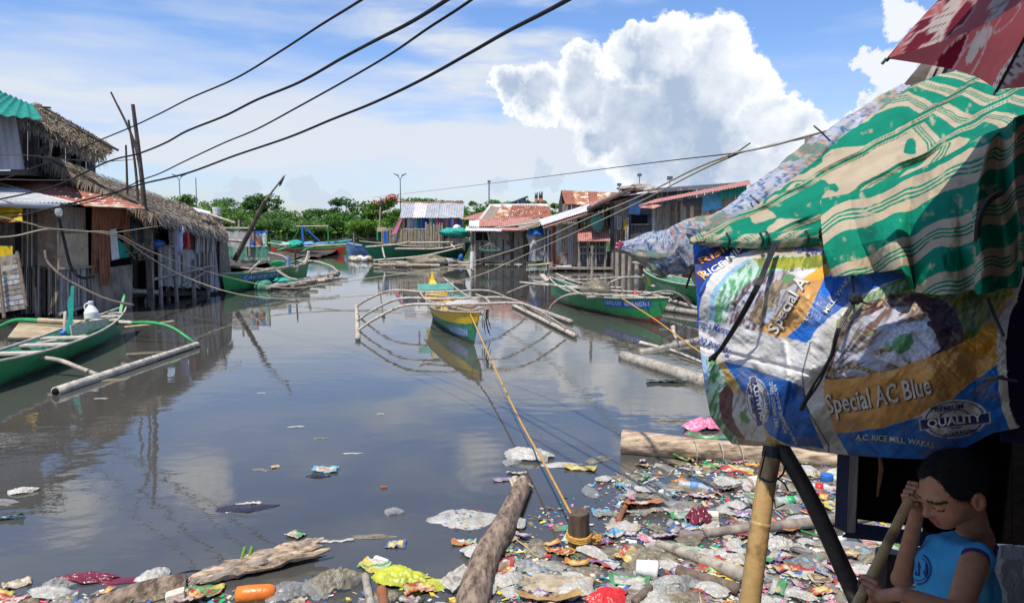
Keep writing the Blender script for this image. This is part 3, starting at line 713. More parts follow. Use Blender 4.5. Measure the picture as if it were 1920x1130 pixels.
# H2 grey wall hut with spotted red roof
D = 43.8; r = empty('stilt_hut', W(945, 497), 'dark grey hut with a stepped rust red roof full of white spots', 'hut', HG)
a, b_, c_, d_, k = shell(r, 889, 985, D, 492, 431, 3.2, ['wall_grey', 'wall_grey', 'wood_grey'], 7)
mb = MB(); corr(mb, A(872, 433, D - .7), A(990, 433.5, D - .7), A(990, 425, D + .2), A(874, 424, D + .2), 'tin_white', .12, .02)
wpart(r, 'awning_sheet', mb)
mb = MB(); mb.slab(A(940, 431.5, D - .75), A(990, 431.5, D - .75), A(985, 426, D - .1), A(942, 427, D - .1), .03, 'rust_pink'); wpart(r, 'awning_sheet', mb, 'rusty awning sheet')
mb = MB(); corr(mb, A(879, 425.5, D - .1), A(898, 425.5, D - .1), A(899, 412, D + .9), A(880, 413, D + .9), 'tin_white', .12, .02); corr(mb, A(898, 425, D - .1), A(1001, 422, D - .1), A(998, 406, D + .9), A(899, 411, D + .9), 'rust_pink', .12, .022); wpart(r, 'lower_roof', mb)
for (x0, x1, m_) in ((893, 899, 'tin_white'), (899, 922, 'rust_streak'), (922, 948, 'rust_patchy'), (948, 1034, 'rust')):
    s0 = (x0 - 893) / 141; s1 = (x1 - 893) / 141; mb = MB()
    corr(mb, A(897 + 138 * s0, 411 - 3 * s0, D + .9), A(897 + 138 * s1, 411 - 3 * s1, D + .9), A(918 + 110 * s1, 384, D + 3), A(918 + 110 * s0, 383, D + 3), m_, .12, .022); wpart(r, 'roof_sheet', mb)
mb = MB(); corr(mb, A(862, 410, D + 1.5), A(898, 413, D + 1.0), A(921, 395, D + 3), A(900, 399, D + 3.2), 'rust_pink', .12, .02); wpart(r, 'roof_sheet', mb, 'low rusty sheet at the left end')
mb = MB(); mb.slab(A(917, 388, D + 2.7), A(1029, 387, D + 2.7), A(1026, 382, D + 3), A(918, 382.5, D + 3), .03, 'tin_white'); wpart(r, 'ridge_cap', mb)
mb = MB(); corr(mb, A(917, 384, D + 3.1), A(1029, 384, D + 3.1), A(1035, 420, D + 5.6), A(900, 420, D + 5.6), 'rust', .12, .02); wpart(r, 'roof_sheet', mb)
mb = MB(); NPs = [A(957 + rnd.uniform(0, 50), 391 + rnd.uniform(0, 16), 0.1) for _ in range(0)]
e0, e1, r1, r0 = A(949, 410, D + .95), A(1034, 408, D + .9), A(1028, 384.5, D + 3), A(961, 384, D + 3); nn_ = (e1 - e0).cross(r0 - e0).normalized()
for i in range(34):
    u, v = rnd.uniform(.04, .8), rnd.uniform(.05, .85); p = e0.lerp(e1, u).lerp(r0.lerp(r1, u), v) + nn_ * .035; ex = (e1 - e0).normalized() * rnd.uniform(.03, .09); ey = (r0 - e0).normalized() * rnd.uniform(.03, .08)
    mb.add([p - ex, p - ey, p + ex, p + ey], [(0, 1, 2, 3)], 'white_paint')
wpart(r, 'roof_patches', mb)
mb = MB(); mb.slab(A(892, 451, D - .06), A(916, 451, D - .06), A(915, 436, D - .06), A(892, 436, D - .06), .05, 'dark'); w1 = wpart(r, 'window', mb)
mb = MB(); mb.tube([A(918, 452, D - .1), A(914, 433, D - .1)], .05, 'bamboo_pale', 5); mb.tube([A(889, 452, D - .1), A(925, 452, D - .1)], .04, 'wood_grey', 5); under(wpart(r, 'window_frame', mb), w1)
mb = MB(); mb.slab(A(969, 446, D - .1), A(979, 448, D - .1), A(978, 434, D - .1), A(966, 434, D - .1), .04, 'rust_streak'); wpart(r, 'wall_patch', mb)
mb = MB(); mb.slab(A(920, 449, D - .08), A(955, 449, D - .08), A(955, 434, D - .08), A(919, 434, D - .08), .04, 'wood_grey'); wpart(r, 'wall_patch', mb, 'grey board patch')
mb = MB(); mb.tube([A(890, 471, D - .15), A(982, 471, D - .15)], .04, 'wood_grey', 5); mb.slab(A(889, 494, D - .1), A(985, 494, D - .1), A(985, 490, D - .1), A(889, 490, D - .1), .1, 'wood_dark'); wpart(r, 'rail', mb)
posts(r, [(A(x, 490, D).x, D + dy) for x in (888, 905, 960, 984) for dy in (0, 1.5)], .09, 2.0, 'wood_dark')
mb = MB(); mb.tube([A(886, 500, D - .3), A(884, 437, D - .3)], .09, 'wood_grey', 6); mb.tube([A(891, 505, D - .35), A(890, 437, D - .35)], .07, 'wood_grey', 6); wpart(r, 'corner_post', mb)
hm = MB(); pts = crv([A(898, 465, D - .5), A(912, 469.5, D - .5), A(938, 468, D - .5)], 6); vs = []
for i, p in enumerate(pts):
    ww = .10 * math.sin(math.pi * (i + .6) / (len(pts) + .2)) + .02; vs += [p + Vector((0, -ww, .03)), p + Vector((0, 0, -.06)), p + Vector((0, ww, .03))]
hm.add(vs, [(3*i+j, 3*i+3+j, 3*i+4+j, 3*i+1+j) for i in range(len(pts) - 1) for j in range(2)], 'turquoise')
for i in range(0, len(pts), 3): hm.tube([pts[i], A(918, 455, D - .45)], .008, 'rope_pale', 4)
hm.tube([A(918, 455, D - .45), A(919, 440, D - .1)], .012, 'rope_pale', 4)
tag(hm.build('hammock'), 'small turquoise hammock hanging on the grey wall', 'hammock')
# blue slanted shed and stovepipes behind
r = empty('shed', A(970, 384, 51), 'small shed with a blue wall and black slanted roof behind the spotted roof', 'shed')
wpart(r, 'wall', planks(MB(), A(948, 384, 51), A(986, 384, 51), A(986, 370, 51), A(950, 383, 51), 5, ['blue_tarp', 'blue_pale'], ends=.0)); wpart(r, 'wall', planks(MB(), A(986, 420, 51), A(986, 420, 53), A(986, 371, 53), A(986, 371, 51), 3, ['blue_paint']))
wpart(r, 'roof', MB().slab(A(946, 383.5, 50.7), A(988, 367.5, 50.7), A(990, 367.5, 53), A(946, 383.5, 53), .12, 'tin_dark'))
for i, (px, lb) in enumerate(((1005.5, 'left stovepipe, grey above and red below, behind the spotted roof'), (1014, 'right stovepipe, taller, grey above and red below'))):
    r = empty('stovepipe', A(px, 383, 49), lb, 'pipe', 'stovepipes behind the spotted roof'); yt = 361 - i * 1.5
    wpart(r, 'lower_pipe', MB().tube([A(px, 390, 49), A(px, 372, 49)], .11 + .03 * i, 'rust', 10), smooth=True); wpart(r, 'upper_pipe', MB().tube([A(px, 372, 49), A(px, yt, 49)], .11 + .03 * i, 'metal_pole', 10), smooth=True)

# H3 blue tarp and white cloth front
D = 41.5; r = empty('lean_to', W(1005, 494), 'lean to closed by a long white cloth under a blue tarp', 'lean to', HG)
P = coons([(990,489,D),(1003,492,D-.3),(1020,488,D)], [(986,438,D),(1005,437,D-.2),(1020,437,D)], [(990,489,D),(994,465,D-.2),(986,438,D)], [(1020,488,D),(1018,460,D),(1020,437,D)], 22, 22)
P[:, :, 2] += .25 * (fbm(P[:, :, 0] * .12, P[:, :, 1] * .03) - .5)
o = grid_obj('cloth_door', Anp(P[..., 0], P[..., 1], P[..., 2]), 'grey_cloth', None, r, .02); o.matrix_parent_inverse = Matrix.Translation(-r.location)
P = coons([(990,441,D-.2),(1005,440,D-.5),(1019,442,D-.3)], [(988,432,D),(1004,428,D-.4),(1018,421,D)], [(990,441,D-.2),(988,432,D)], [(1019,442,D-.3),(1018,421,D)], 14, 8)
o = grid_obj('blue_tarp', Anp(P[..., 0], P[..., 1], P[..., 2]), 'blue_tarp', None, r, .02); o.matrix_parent_inverse = Matrix.Translation(-r.location)
wpart(r, 'side_wall', planks(MB(), A(1019, 492, D), A(1036, 492, D - 1), A(1036, 430, D - 1), A(1019, 430, D), 5, ['wood_grey', 'rust_streak', 'grey_cloth', 'wall_slate']))
wpart(r, 'back_wall', planks(MB(), A(984, 492, D + 1.2), A(1040, 492, D + 1.2), A(1040, 425, D + 1.2), A(984, 430, D + 1.2), 6, ['wood_dark']))
mb = MB(); corr(mb, A(975, 432, D - .5), A(1017, 422, D - .5), A(1012, 408, D + 1.5), A(970, 418, D + 1.5), 'rust_streak', .12, .02); wpart(r, 'roof', mb)
mb = MB(); mb.tube([A(928, 427, D - .8), A(1012, 417, D - .8)], .05, 'bamboo_pale', 6); mb.tube([A(975, 431, D - .8), A(1010, 420, D - .8)], .05, 'rust_streak', 6); wpart(r, 'roof_batten', mb)

# H4 corrugated hut with annex and long leaning roof
D = 39.5; r = empty('stilt_hut', W(1085, 503), 'hut of streaky corrugated sheets with a small orange roofed annex', 'hut', HG)
for (x0, x1, m_) in ((1036,1042,'rust'), (1042,1052,'grey_cloth'), (1052,1066,'rust_streak'), (1066,1074,'wall_corr'), (1074,1084,'rust_streak')):
    mb = MB(); f = lambda x: 424 - (x - 1036) * .14; corr(mb, A(x0, 496, D), A(x0, f(x0), D), A(x1, f(x1), D), A(x1, 496, D), m_, .12, .02)
    mb = MB(); corr(mb, A(x0, 496, D), A(x1, 496, D), A(x1, f(x1), D), A(x0, f(x0), D), m_, .12, .02); wpart(r, 'wall_sheet', mb)
mb = MB(); corr(mb, A(1041, 496, D - .06), A(1064, 496, D - .06), A(1064, 472, D - .06), A(1045, 474, D - .06), 'rust_patchy', .1, .02); wpart(r, 'wall_patch', mb, 'rusty orange patch')
wpart(r, 'side_wall', planks(MB(), A(1145, 496, D), A(1145, 496, D + 4), A(1145, 400, D + 4), A(1145, 400, D), 8, ['wall_slate', 'wood_grey'])); wpart(r, 'side_wall', planks(MB(), A(1036, 496, D + 4), A(1036, 496, D), A(1036, 422, D), A(1036, 422, D + 4), 8, ['wall_slate', 'wood_grey']))
wpart(r, 'upper_wall', planks(MB(), A(1082, 430, D + .9), A(1145, 430, D + .9), A(1145, 392, D + .9), A(1082, 410, D + .9), 9, ['wall_slate', 'wood_dark', 'wall_grey']))
mb = MB(); corr(mb, A(1016, 423, D - .9), A(1143, 383, D - .9), A(1112, 379, D + 2.4), A(1010, 412, D + 2.4), 'tin_white', .12, .02); wpart(r, 'roof_sheet', mb)
mb = MB(); mb.slab(A(1018, 427.5, D - .95), A(1110, 398, D - .95), A(1112, 392, D - .6), A(1017, 421, D - .6), .06, 'rust_pink'); wpart(r, 'roof_edge', mb)
mb = MB(); corr(mb, A(1107, 400, D - .2), A(1152, 386, D - .2), A(1150, 376, D + 2), A(1100, 390, D + 2), 'rust', .12, .02); wpart(r, 'roof_sheet', mb, 'rust red sheet at the high end')
mb = MB(); corr(mb, A(1083, 452, D - 1.4), A(1144, 451, D - 1.4), A(1142, 424, D - .2), A(1084, 428, D - .2), 'rust_pink', .12, .025); wpart(r, 'annex_roof', mb)
wpart(r, 'annex_wall', planks(MB(), A(1087, 498, D - .9), A(1136, 498, D - .9), A(1136, 451, D - .9), A(1087, 452, D - .9), 8, ['wall_slate', 'tin_dark', 'wall_slate']))
mb = MB(); [mb.tube([A(x, 500, D - 1), A(x, 452, D - 1)], .06, 'wood_grey', 6) for x in (1086, 1102, 1117, 1135)]; [mb.tube([A(1085, y, D - 1), A(1136, y, D - 1)], .05, 'wood_grey', 6) for y in (475, 463)]; wpart(r, 'annex_frame', mb)
mb = MB(); mb.slab(A(1103, 472, D - .96), A(1115, 472, D - .96), A(1115, 464, D - .96), A(1103, 464, D - .96), .04, 'dark'); wpart(r, 'window', mb)
wpart(r, 'post', MB().tube([A(1036, 497, D - .1), A(1037, 425, D - .1)], .07, 'wood_red', 6)); wpart(r, 'post', MB().tube([A(1134, 425, D - .5), A(1133, 386, D - .5)], .06, 'wood_red', 6))
mb = MB(); mb.slab(A(1030, 501, D - 1.4), A(1160, 501, D - 1.4), A(1160, 497, D + 3), A(1030, 497, D + 3), .12, 'wood_grey'); mb.tube([A(1043, 499.6, D - 1.5), A(1072, 499.8, D - 1.5)], .05, 'tin_white', 6); wpart(r, 'deck', mb)
posts(r, [(A(x, 500, D).x, D + dy) for x in (1032, 1058, 1082, 1100, 1128, 1150) for dy in (-1.2, .8, 2.6)], .08, .5)
o = blob(MB(), (0,0,0), .36, .2, .42, 'net_green', .3).build('hanging_bag', smooth=True); o.location = A(1121, 418, D - 1.2); tag(o, 'pale green sack hanging over the orange annex roof', 'sack')
mb = MB(); bam(mb, [A(990, 498, D - .8), A(1033, 494, D - .8)], .06, 'bamboo', 6); tag(mb.build('bamboo_pole'), 'yellowish bamboo pole lying from the white cloth front to the corrugated hut', 'pole')

# H7 rust gable behind
D = 54; r = empty('gable_house', A(1100, 400, D), 'house with a rust red gable roof striped by two pale sheets', 'house', HG)
for (u0, u1, m_) in ((0, .2, 'rust'), (.2, .46, 'rust_patchy'), (.46, .62, 'rust'), (.62, .88, 'rust_patchy'), (.88, 1, 'rust')):
    mb = MB(); corr(mb, A(1060 + 96 * u0, 383 + 3 * u0, D), A(1060 + 96 * u1, 383 + 3 * u1, D), A(1052 + 110 * u1, 357 + 4 * u1, D + 3), A(1052 + 110 * u0, 357 + 4 * u0, D + 3), m_, .14, .02); wpart(r, 'roof_sheet', mb)
mb = MB(); corr(mb, A(1052, 357, D + 3.02), A(1162, 361, D + 3.02), A(1156, 386, D + 6), A(1048, 384, D + 6), 'rust', .14, .02); wpart(r, 'roof_sheet', mb)
wpart(r, 'wall', planks(MB(), A(1055, 420, D + .5), A(1156, 420, D + .5), A(1156, 384, D + .5), A(1055, 383, D + .5), 12, ['wall_grey', 'wood_grey', 'plywood_dark']))
mb = MB(); g0, g1, g2 = A(1055, 384, D + .5), A(1052, 358, D + 3), A(1047, 384, D + 5.8); mb.add([g0, g1, g2, g0 - Vector((0,0,3)), g2 - Vector((0,0,3))], [(0, 1, 2), (0, 2, 4, 3)], 'wood_dark'); wpart(r, 'gable_wall', mb)

# H5 slate house
D = 38.5; r = empty('stilt_hut', W(1190, 507), 'tall slate grey hut patched with pale blue sheets under a long low roof', 'hut', HG)
wpart(r, 'wall', planks(MB(), A(1144, 508, D), A(1178, 500, D), A(1178, 364, D), A(1144, 375, D), 5, ['wall_grey', 'wall_slate', 'wood_grey'], jit=.06))
wpart(r, 'wall', planks(MB(), A(1178, 500, D - .1), A(1232, 500, D - .1), A(1232, 352, D - .1), A(1178, 364, D - .1), 8, ['wall_slate', 'wall_slate', 'tin_dark'], jit=.03))
wpart(r, 'wall', planks(MB(), A(1145, 500, D + 4), A(1145, 500, D), A(1145, 372, D), A(1145, 360, D + 4), 8, ['wall_slate'])); wpart(r, 'wall', planks(MB(), A(1380, 500, D + 4), A(1145, 500, D + 4), A(1145, 365, D + 4), A(1380, 345, D + 4), 16, ['wall_slate']))
mb = MB(); mb.slab(A(1184, 419, D - .16), A(1214, 419, D - .16), A(1214, 402, D - .16), A(1184, 400, D - .16), .04, 'dark'); w1 = wpart(r, 'window', mb)
mb = MB(); mb.tube([A(1182, 421, D - .2), A(1217, 421, D - .2)], .05, 'wood_grey', 6); under(wpart(r, 'window_sill', mb), w1)
mb = MB(); mb.slab(A(1179, 401, D - .2), A(1199, 403, D - .2), A(1205, 372, D - .2), A(1179, 379, D - .2), .03, 'blue_pale'); wpart(r, 'blue_sheet', mb)
mb = MB(); mb.slab(A(1199, 402, D - .22), A(1230, 404, D - .22), A(1232, 387, D - .22), A(1204, 385, D - .22), .03, 'wall_slate'); wpart(r, 'wall_patch', mb)
mb = MB(); corr(mb, A(1110, 388, D - .8), A(1236, 357, D - .8), A(1192, 350, D + 2.5), A(1100, 380, D + 2.5), 'rust_pink', .12, .02); wpart(r, 'roof_sheet', mb)
mb = MB(); mb.slab(A(1100, 391.5, D - .9), A(1192, 351.5, D - .9), A(1190, 348, D + 1), A(1100, 388, D + 1), .1, 'wood_dark'); mb.slab(A(1166, 366, D - .85), A(1232, 359, D - .85), A(1232, 357, D), A(1166, 364, D), .04, 'tin_white'); wpart(r, 'roof_edge', mb)
mb = MB(); blob(mb, A(1195, 354, D + .5), .9, .5, .22, 'rust_streak', .5); blob(mb, A(1216, 355, D + .3), .4, .4, .2, 'grey_cloth', .5); wpart(r, 'roof_rubble', mb)
mb = MB(); corr(mb, A(1228, 362, D - .6), A(1400, 347, D - .6), A(1400, 341, D + 3), A(1226, 352, D + 3), 'tin_dark', .14, .02); wpart(r, 'roof_sheet', mb, 'long dark roof sheet')
wpart(r, 'upper_wall', planks(MB(), A(1232, 395, D - .1), A(1300, 395, D - .1), A(1300, 352, D - .1), A(1232, 357, D - .1), 7, ['wall_slate', 'wood_grey', 'wall_slate']))
mb = MB(); [rag(mb, A(x, y, D - .3), .22, h_, m_) for (x, y, h_, m_) in ((1161, 405, .7, 'grey_cloth'), (1172, 412, .5, 'yellow_sheet'), (1176, 408, 1.2, 'grey_cloth'), (1167, 425, .8, 'wood_dark'), (1155, 440, .8, 'wood_dark'))]; wpart(r, 'wall_rags', mb)
posts(r, [(A(x, 500, D).x, D + dy) for x in (1148, 1166, 1184, 1205, 1226) for dy in (-.2, 1.5, 3)], .10, 1.0)
# H6 red long roof
D = 33.5; r = empty('stilt_hut', W(1300, 520), 'plank hut with a long pinkish red lean to roof and a turquoise wall patch', 'hut', HG)
mb = MB(); corr(mb, A(1196, 387, D - .6), A(1408, 345, D - 2.2), A(1405, 337, D + .6), A(1230, 374, D + 1.6), 'rust_pink', .12, .02); wpart(r, 'roof_sheet', mb)
mb = MB(); mb.slab(A(1198, 389, D - .65), A(1225, 391, D - 1.0), A(1240, 385, D - 1), A(1215, 381, D - .6), .03, 'rust_pink'); wpart(r, 'roof_edge', mb)
wpart(r, 'wall', planks(MB(), A(1222, 470, D), A(1279, 470, D - .4), A(1279, 376, D - .4), A(1222, 391, D), 13, ['wood_grey', 'wood', 'wood_grey', 'plywood_dark'], jit=.05))
wpart(r, 'wall', planks(MB(), A(1279, 480, D - .5), A(1330, 480, D - .8), A(1330, 367, D - .8), A(1279, 378, D - .5), 7, ['plywood', 'plywood_dark'], jit=.03), 'brown plywood wall')
mb = MB(); mb.slab(A(1282, 386, D - .66), A(1316, 384, D - .86), A(1316, 369, D - .86), A(1282, 374, D - .66), .04, 'wall_slate'); wpart(r, 'wall_patch', mb)
mb = MB(); mb.slab(A(1317, 397, D - .92), A(1353, 390, D - 1.0), A(1352, 359, D - 1.0), A(1317, 367, D - .92), .05, 'sky_blue_paint'); wpart(r, 'wall_panel', mb)
mb = MB(); corr(mb, A(1350, 374, D - 1.3), A(1400, 362, D - 1.3), A(1400, 346, D - 1.3), A(1350, 356, D - 1.3), 'teal_cloth', .2, .03); wpart(r, 'green_sheet', mb)
wpart(r, 'wall', planks(MB(), A(1330, 480, D - .8), A(1480, 480, D - 1.6), A(1480, 350, D - 1.6), A(1330, 372, D - .8), 12, ['wood_grey', 'plywood_dark'])); wpart(r, 'wall', planks(MB(), A(1222, 470, D + 4), A(1222, 470, D), A(1222, 390, D), A(1222, 380, D + 4), 8, ['wood_grey']))
[wpart(r, 'post', MB().tube([A(x, 478, D - .5), A(x, y, D - .5)], .08, 'bamboo_grey', 7)) for x, y in ((1226, 391), (1279, 379))]
wpart(r, 'floor', MB().slab(A(1190, 492, D - .4), A(1460, 492, D - 1.4), A(1460, 489, D + 3), A(1190, 489, D + 3), .15, 'wood_dark'))
posts(r, [(A(x, 500, D).x, D + dy) for x in (1165, 1188, 1210, 1232, 1252, 1270, 1290, 1308, 1325) for dy in (-.7, 1.2)], .10, 1.15, 'bamboo_grey')
wpart(r, 'underside_shade_boards', planks(MB(), A(1150, 522, D + 3.5), A(1500, 522, D + 3.5), A(1500, 470, D + 3.5), A(1150, 470, D + 3.5), 20, ['wood_dark']))  # dark boards stand in for the shade under the floor
mb = MB(); mb.tube([A(1186, 492, D-.9), A(1300, 505, D - 1.6)], .05, 'bamboo_grey', 6); wpart(r, 'brace', mb)
# ------------------------------------------------------------------ left bank huts
LG = 'huts on the near bank'
def bwall(root, a, b_, c_, d_, n, ms=('bamboo_wall',), name='bamboo_wall', **k):
    ms = list(ms) * 4 + ['plywood_dark', 'wood_grey', 'wood']
    return wpart(root, name, planks(MB(), a, b_, c_, d_, n, list(ms), gap=.35, jit=.03, ends=.03, **k))
# thatched long house
r = empty('thatched_house', W(330, 566), 'long low house whose grey palm thatch roof slopes almost down to the water', 'house', LG)
def X(px, py, Y): return A(px, py, Y)
eave0, eave1 = X(292, 402, 20.6), X(418, 432, 26.5); rid0, rid1 = X(196, 318, 23.6), X(408, 408, 31)
mb = thatch(MB(), X(290, 401, 20.8), X(426, 440, 26.8), X(404, 405, 31), X(74, 288, 21.9), 8500, ['thatch', 'thatch', 'thatch_dark', 'thatch', 'thatch_gold', 'thatch_dark'], .36, .034, .08, 900, .3); wpart(r, 'thatch_roof', mb)
mb = thatch(MB(), X(92, 345, 22.3), X(292, 428, 21.6), X(290, 404, 21.3), X(84, 306, 22.2), 1500, ['thatch_dark', 'wood', 'thatch_dark'], .3, .03, .05, 60, .15)
for i in range(420):
    u = rnd.random(); p = X(80, 296, 21.85).lerp(X(291, 403, 20.75), u); d_ = Vector((rnd.gauss(0, .15), rnd.uniform(-.3, .1), -1)).normalized() * rnd.uniform(.12, .42); s_ = Vector((.02, 0, 0)); mb.add([p - s_, p + s_, p + d_ + s_ * .3, p + d_ - s_ * .3], [(0, 1, 2, 3)], rnd.choice(['thatch', 'thatch_dark', 'thatch_gold'])); wpart(r, 'gable_thatch', mb)
# facade along the water
fa = lambda px, py, Y: X(px, py, Y)
bwall(r, X(298, 537, 22.4), X(375, 540, 25.0), X(372, 470, 25.0), X(296, 462, 22.4), 26, ('bamboo_wall_pale', 'bamboo_wall_pale', 'bamboo_wall'), 'bamboo_rail_wall')
bwall(r, X(366, 474, 24.6), X(405, 472, 25.8), X(404, 432, 25.8), X(368, 420, 24.6), 14, ('bamboo_wall_pale', 'bamboo_wall'))
bwall(r, X(372, 535, 24.8), X(405, 545, 25.8), X(405, 470, 25.8), X(372, 474, 24.8), 10, ('wall_corr', 'wood_grey'), 'lower_wall')
mb = MB(); corr(mb, X(392, 547, 25.5), X(411, 545, 26.0), X(405, 472, 25.9), X(388, 476, 25.4), 'wall_corr', .2, .03); wpart(r, 'grey_sheet', mb)
mb = MB(); mb.slab(X(346, 474, 24.3), X(370, 472, 24.9), X(368, 426, 24.9), X(345, 430, 24.3), .04, 'plywood_dark'); wpart(r, 'door', mb)
wpart(r, 'back_wall', planks(MB(), X(240, 560, 24.9), X(400, 545, 29), X(400, 428, 29), X(240, 385, 24.9), 20, ['wood_dark', 'dark']))
wpart(r, 'side_wall', planks(MB(), X(404, 545, 29), X(411, 545, 26.0), X(411, 432, 26.0), X(404, 420, 29), 8, ['thatch_dark', 'wood_dark'])) 
mb = MB(); c0, c1, c2, c3 = X(404, 540, 26.1), X(436, 548, 27.2), X(424, 452, 27.0), X(404, 440, 26.0)
thatch(mb, c0, c1, c2, c3, 1500, ['thatch', 'thatch_dark'], .5, .03, .08, 120, .2); wpart(r, 'end_thatch', mb)
bwall(r, X(243, 470, 21.6), X(272, 470, 22.4), X(276, 392, 22.4), X(242, 388, 21.6), 8, ('blue_paint', 'blue_paint', 'wall_slate'), 'blue_wall')
wpart(r, 'recess_shade_boards', planks(MB(), X(243, 575, 22.0), X(300, 565, 23.6), X(300, 390, 23.6), X(243, 385, 22.0), 8, ['wood_dark', 'dark']))  # near-black boards carry the shade of the recess in their colour
mb = MB(); bam(mb, [X(283, 466, 22.3), X(352, 458, 24.3)], .06, 'bamboo_grey'); bam(mb, [X(282, 525, 22.0), X(400, 498, 25.5)], .05, 'bamboo_grey'); bam(mb, [X(240, 545, 21.6), X(296, 548, 22.3)], .07, 'bamboo_grey'); bam(mb, [X(340, 536, 23.6), X(402, 500, 25.7)], .04, 'bamboo_grey'); wpart(r, 'rail', mb)
posts(r, [(X(px, 540, Y).x, Y) for px, Y in ((284, 22.3), (300, 22.6), (331, 23.4), (363, 24.5), (390, 25.5), (270, 22.8), (315, 23.8), (345, 25), (420, 27))], .07, 1.3)
wpart(r, 'floor', MB().slab(X(243, 548, 21.8), X(405, 545, 26), X(400, 540, 29), X(200, 545, 25.5), .15, 'wood_dark'))
mb = MB(); mb.tube([X(285, 560, 22.1), X(283, 395, 22.1)], [.07, .06], 'wood_grey', 7); wpart(r, 'post', mb)
mb = MB(); P = [X(362, 390, 25.9), X(395, 398, 27.5), X(392, 403, 26.4), X(374, 398, 25.6)]; mb.slab(*P, .03, 'white_paint'); wpart(r, 'roof_patch', mb, 'pale sheet laid on the roof')
mb = MB(); bam(mb, [X(385, 399, 26.4), X(441, 418, 25.8)], .04, 'bamboo_pale'); tag(mb.build('bamboo_pole'), 'pale bamboo stick jutting out over the far end of the thatch', 'pole')
mb = MB(); p = X(406, 396, 28.5); mb.tube([p + Vector((0,0,-.5)), p + Vector((0,0,-.15))], .12, 'bark', 8); mb.tube([p + Vector((0, 0, z)) for z in (-.16, -.1, .05, .08, .16)], [.13, .14, .15, .16, .16], 'white_paint', 12); tag(mb.build('bucket', smooth=False), 'white bucket upside down at the far end of the thatched roof', 'bucket')
# laundry: T-shirt on a hanger
ts = MB(); s0 = X(336, 418, 23.6); k = .0176
out = [(326,447),(322,438),(330,424),(333,420),(338,420),(343,424),(347,434),(343,440),(343,458),(342,477),(336,479),(330,478),(324,476),(327,460)]
f_ = [X(a_, b__, 22.3 - .05 * math.sin(a_ * .5)) for a_, b__ in out]; bk = [X(a_, b__, 22.42 + .05 * math.sin(a_ * .6)) for a_, b__ in out]; n_ = len(out)
cf = X(335, 450, 22.23); cb = X(335, 450, 22.5)
ts.add(f_ + bk + [cf, cb], [(i, (i + 1) % n_, 2 * n_) for i in range(n_)] + [(n_ + (i + 1) % n_, n_ + i, 2 * n_ + 1) for i in range(n_)] + [(i, n_ + i, n_ + (i + 1) % n_, (i + 1) % n_) for i in range(n_)], 'shirt_white')
tag(ts.build('hanging_shirt', smooth=True), 'lilac white short sleeved shirt hanging at the house opening', 'shirt', 'washing at the thatched house')
o = rag(MB(), (0,0,0), .28, .62, 'grey_cloth').build('hanging_garment', smooth=True); o.location = X(321, 420, 22.6); tag(o, 'grey garment hanging just left of the white shirt', 'garment', 'washing at the thatched house')
o = rag(MB(), (0,0,0), .2, .5, 'plastic_red').build('hanging_garment', smooth=True); o.location = X(348, 434, 22.7); tag(o, 'dark red garment just right of the white shirt', 'garment', 'washing at the thatched house')
o = blob(MB(), (0,0,0), .22, .18, .13, 'plastic_blue', .3).build('blue_bundle', smooth=True); o.location = X(295, 457, 22.3); tag(o, 'blue plastic bundle on the rail of the thatched house', 'bundle')
br = MB()
for i in range(60):
    a = X(262 + rnd.uniform(-12, 18), 470 + rnd.uniform(-8, 20), 21.6 + rnd.uniform(-.2, .2)); br.tube([a, a + Vector((rnd.uniform(-.5, .5), rnd.uniform(-.3, .3), rnd.uniform(-.2, .7)))], .012, rnd.choice(['wood_grey', 'wood_dark', 'bamboo_grey']), 4)
tag(br.build('brushwood_pile'), 'tangled grey sticks piled beside the blue wall', 'brushwood', kind='stuff')

# rusty roofed hut
r = empty('riverside_hut', W(140, 590), 'hut with a rust red and grey corrugated roof and pale plywood corner', 'hut', LG)
bl = [X(-140, 392, 18.0), X(120, 376, 19.0), X(268, 388, 20.2)]; tp = [X(-180, 316, 22.5), X(10, 322, 22.8), X(90, 334, 22.8)]
Q_ = [X(-160, 372, 17.6), X(152, 383, 19.4), X(60, 333, 22.6), X(-160, 318, 22)]; mb = MB(); corr(mb, *Q_, 'rust', .09, .015); wpart(r, 'roof_sheet', mb)
q2 = lambda u, v: Q_[0].lerp(Q_[1], u).lerp(Q_[3].lerp(Q_[2], u), v) + Vector((0, 0, .035)); mb = MB(); corr(mb, q2(0, -.01), q2(.93, -.01), q2(.72, .38), q2(0, .62), 'tin', .09, .015); wpart(r, 'roof_sheet', mb, 'grey tin sheet')
mb = MB(); corr(mb, q2(.93, -.02), q2(1, -.02), q2(.60, .70), q2(.55, .66), 'tin_white', .09, .015); wpart(r, 'roof_sheet', mb, 'pale strip')
a0, a1 = X(150, 383, 19.4), X(271, 389, 20.3)
mb = MB(); corr(mb, a0, a1, X(95, 336, 23.0), X(-60, 320, 22.8), 'rust', .09, .015); wpart(r, 'roof_sheet', mb, 'rust red sheet')
mb = MB(); mb.slab(X(158, 385.5, 19.35), X(272, 390.5, 20.25), X(262, 384, 20.6), X(150, 378.5, 19.8), .02, 'rust_patchy'); wpart(r, 'eave_sheet', mb)
nn_ = (a1 - a0).cross(X(-60, 320, 22.8) - a0).normalized(); nn_ = nn_ if nn_.z > 0 else -nn_
mb = MB()
for i in range(40):
    px, py = rnd.uniform(60, 220), 0; u = rnd.uniform(.1, .95); v = rnd.uniform(.05, .8); p = a0.lerp(a1, u).lerp(X(-60, 320, 22.8).lerp(X(95, 336, 23), u), v) + nn_ * .03; e = Vector((.04, 0, 0)) * rnd.uniform(.5, 1.3); g_ = Vector((0, .05, .02)) * rnd.uniform(.5, 1.3)
    mb.add([p - e, p - g_, p + e, p + g_], [(0, 1, 2, 3)], 'white_paint')
wpart(r, 'roof_specks', mb)
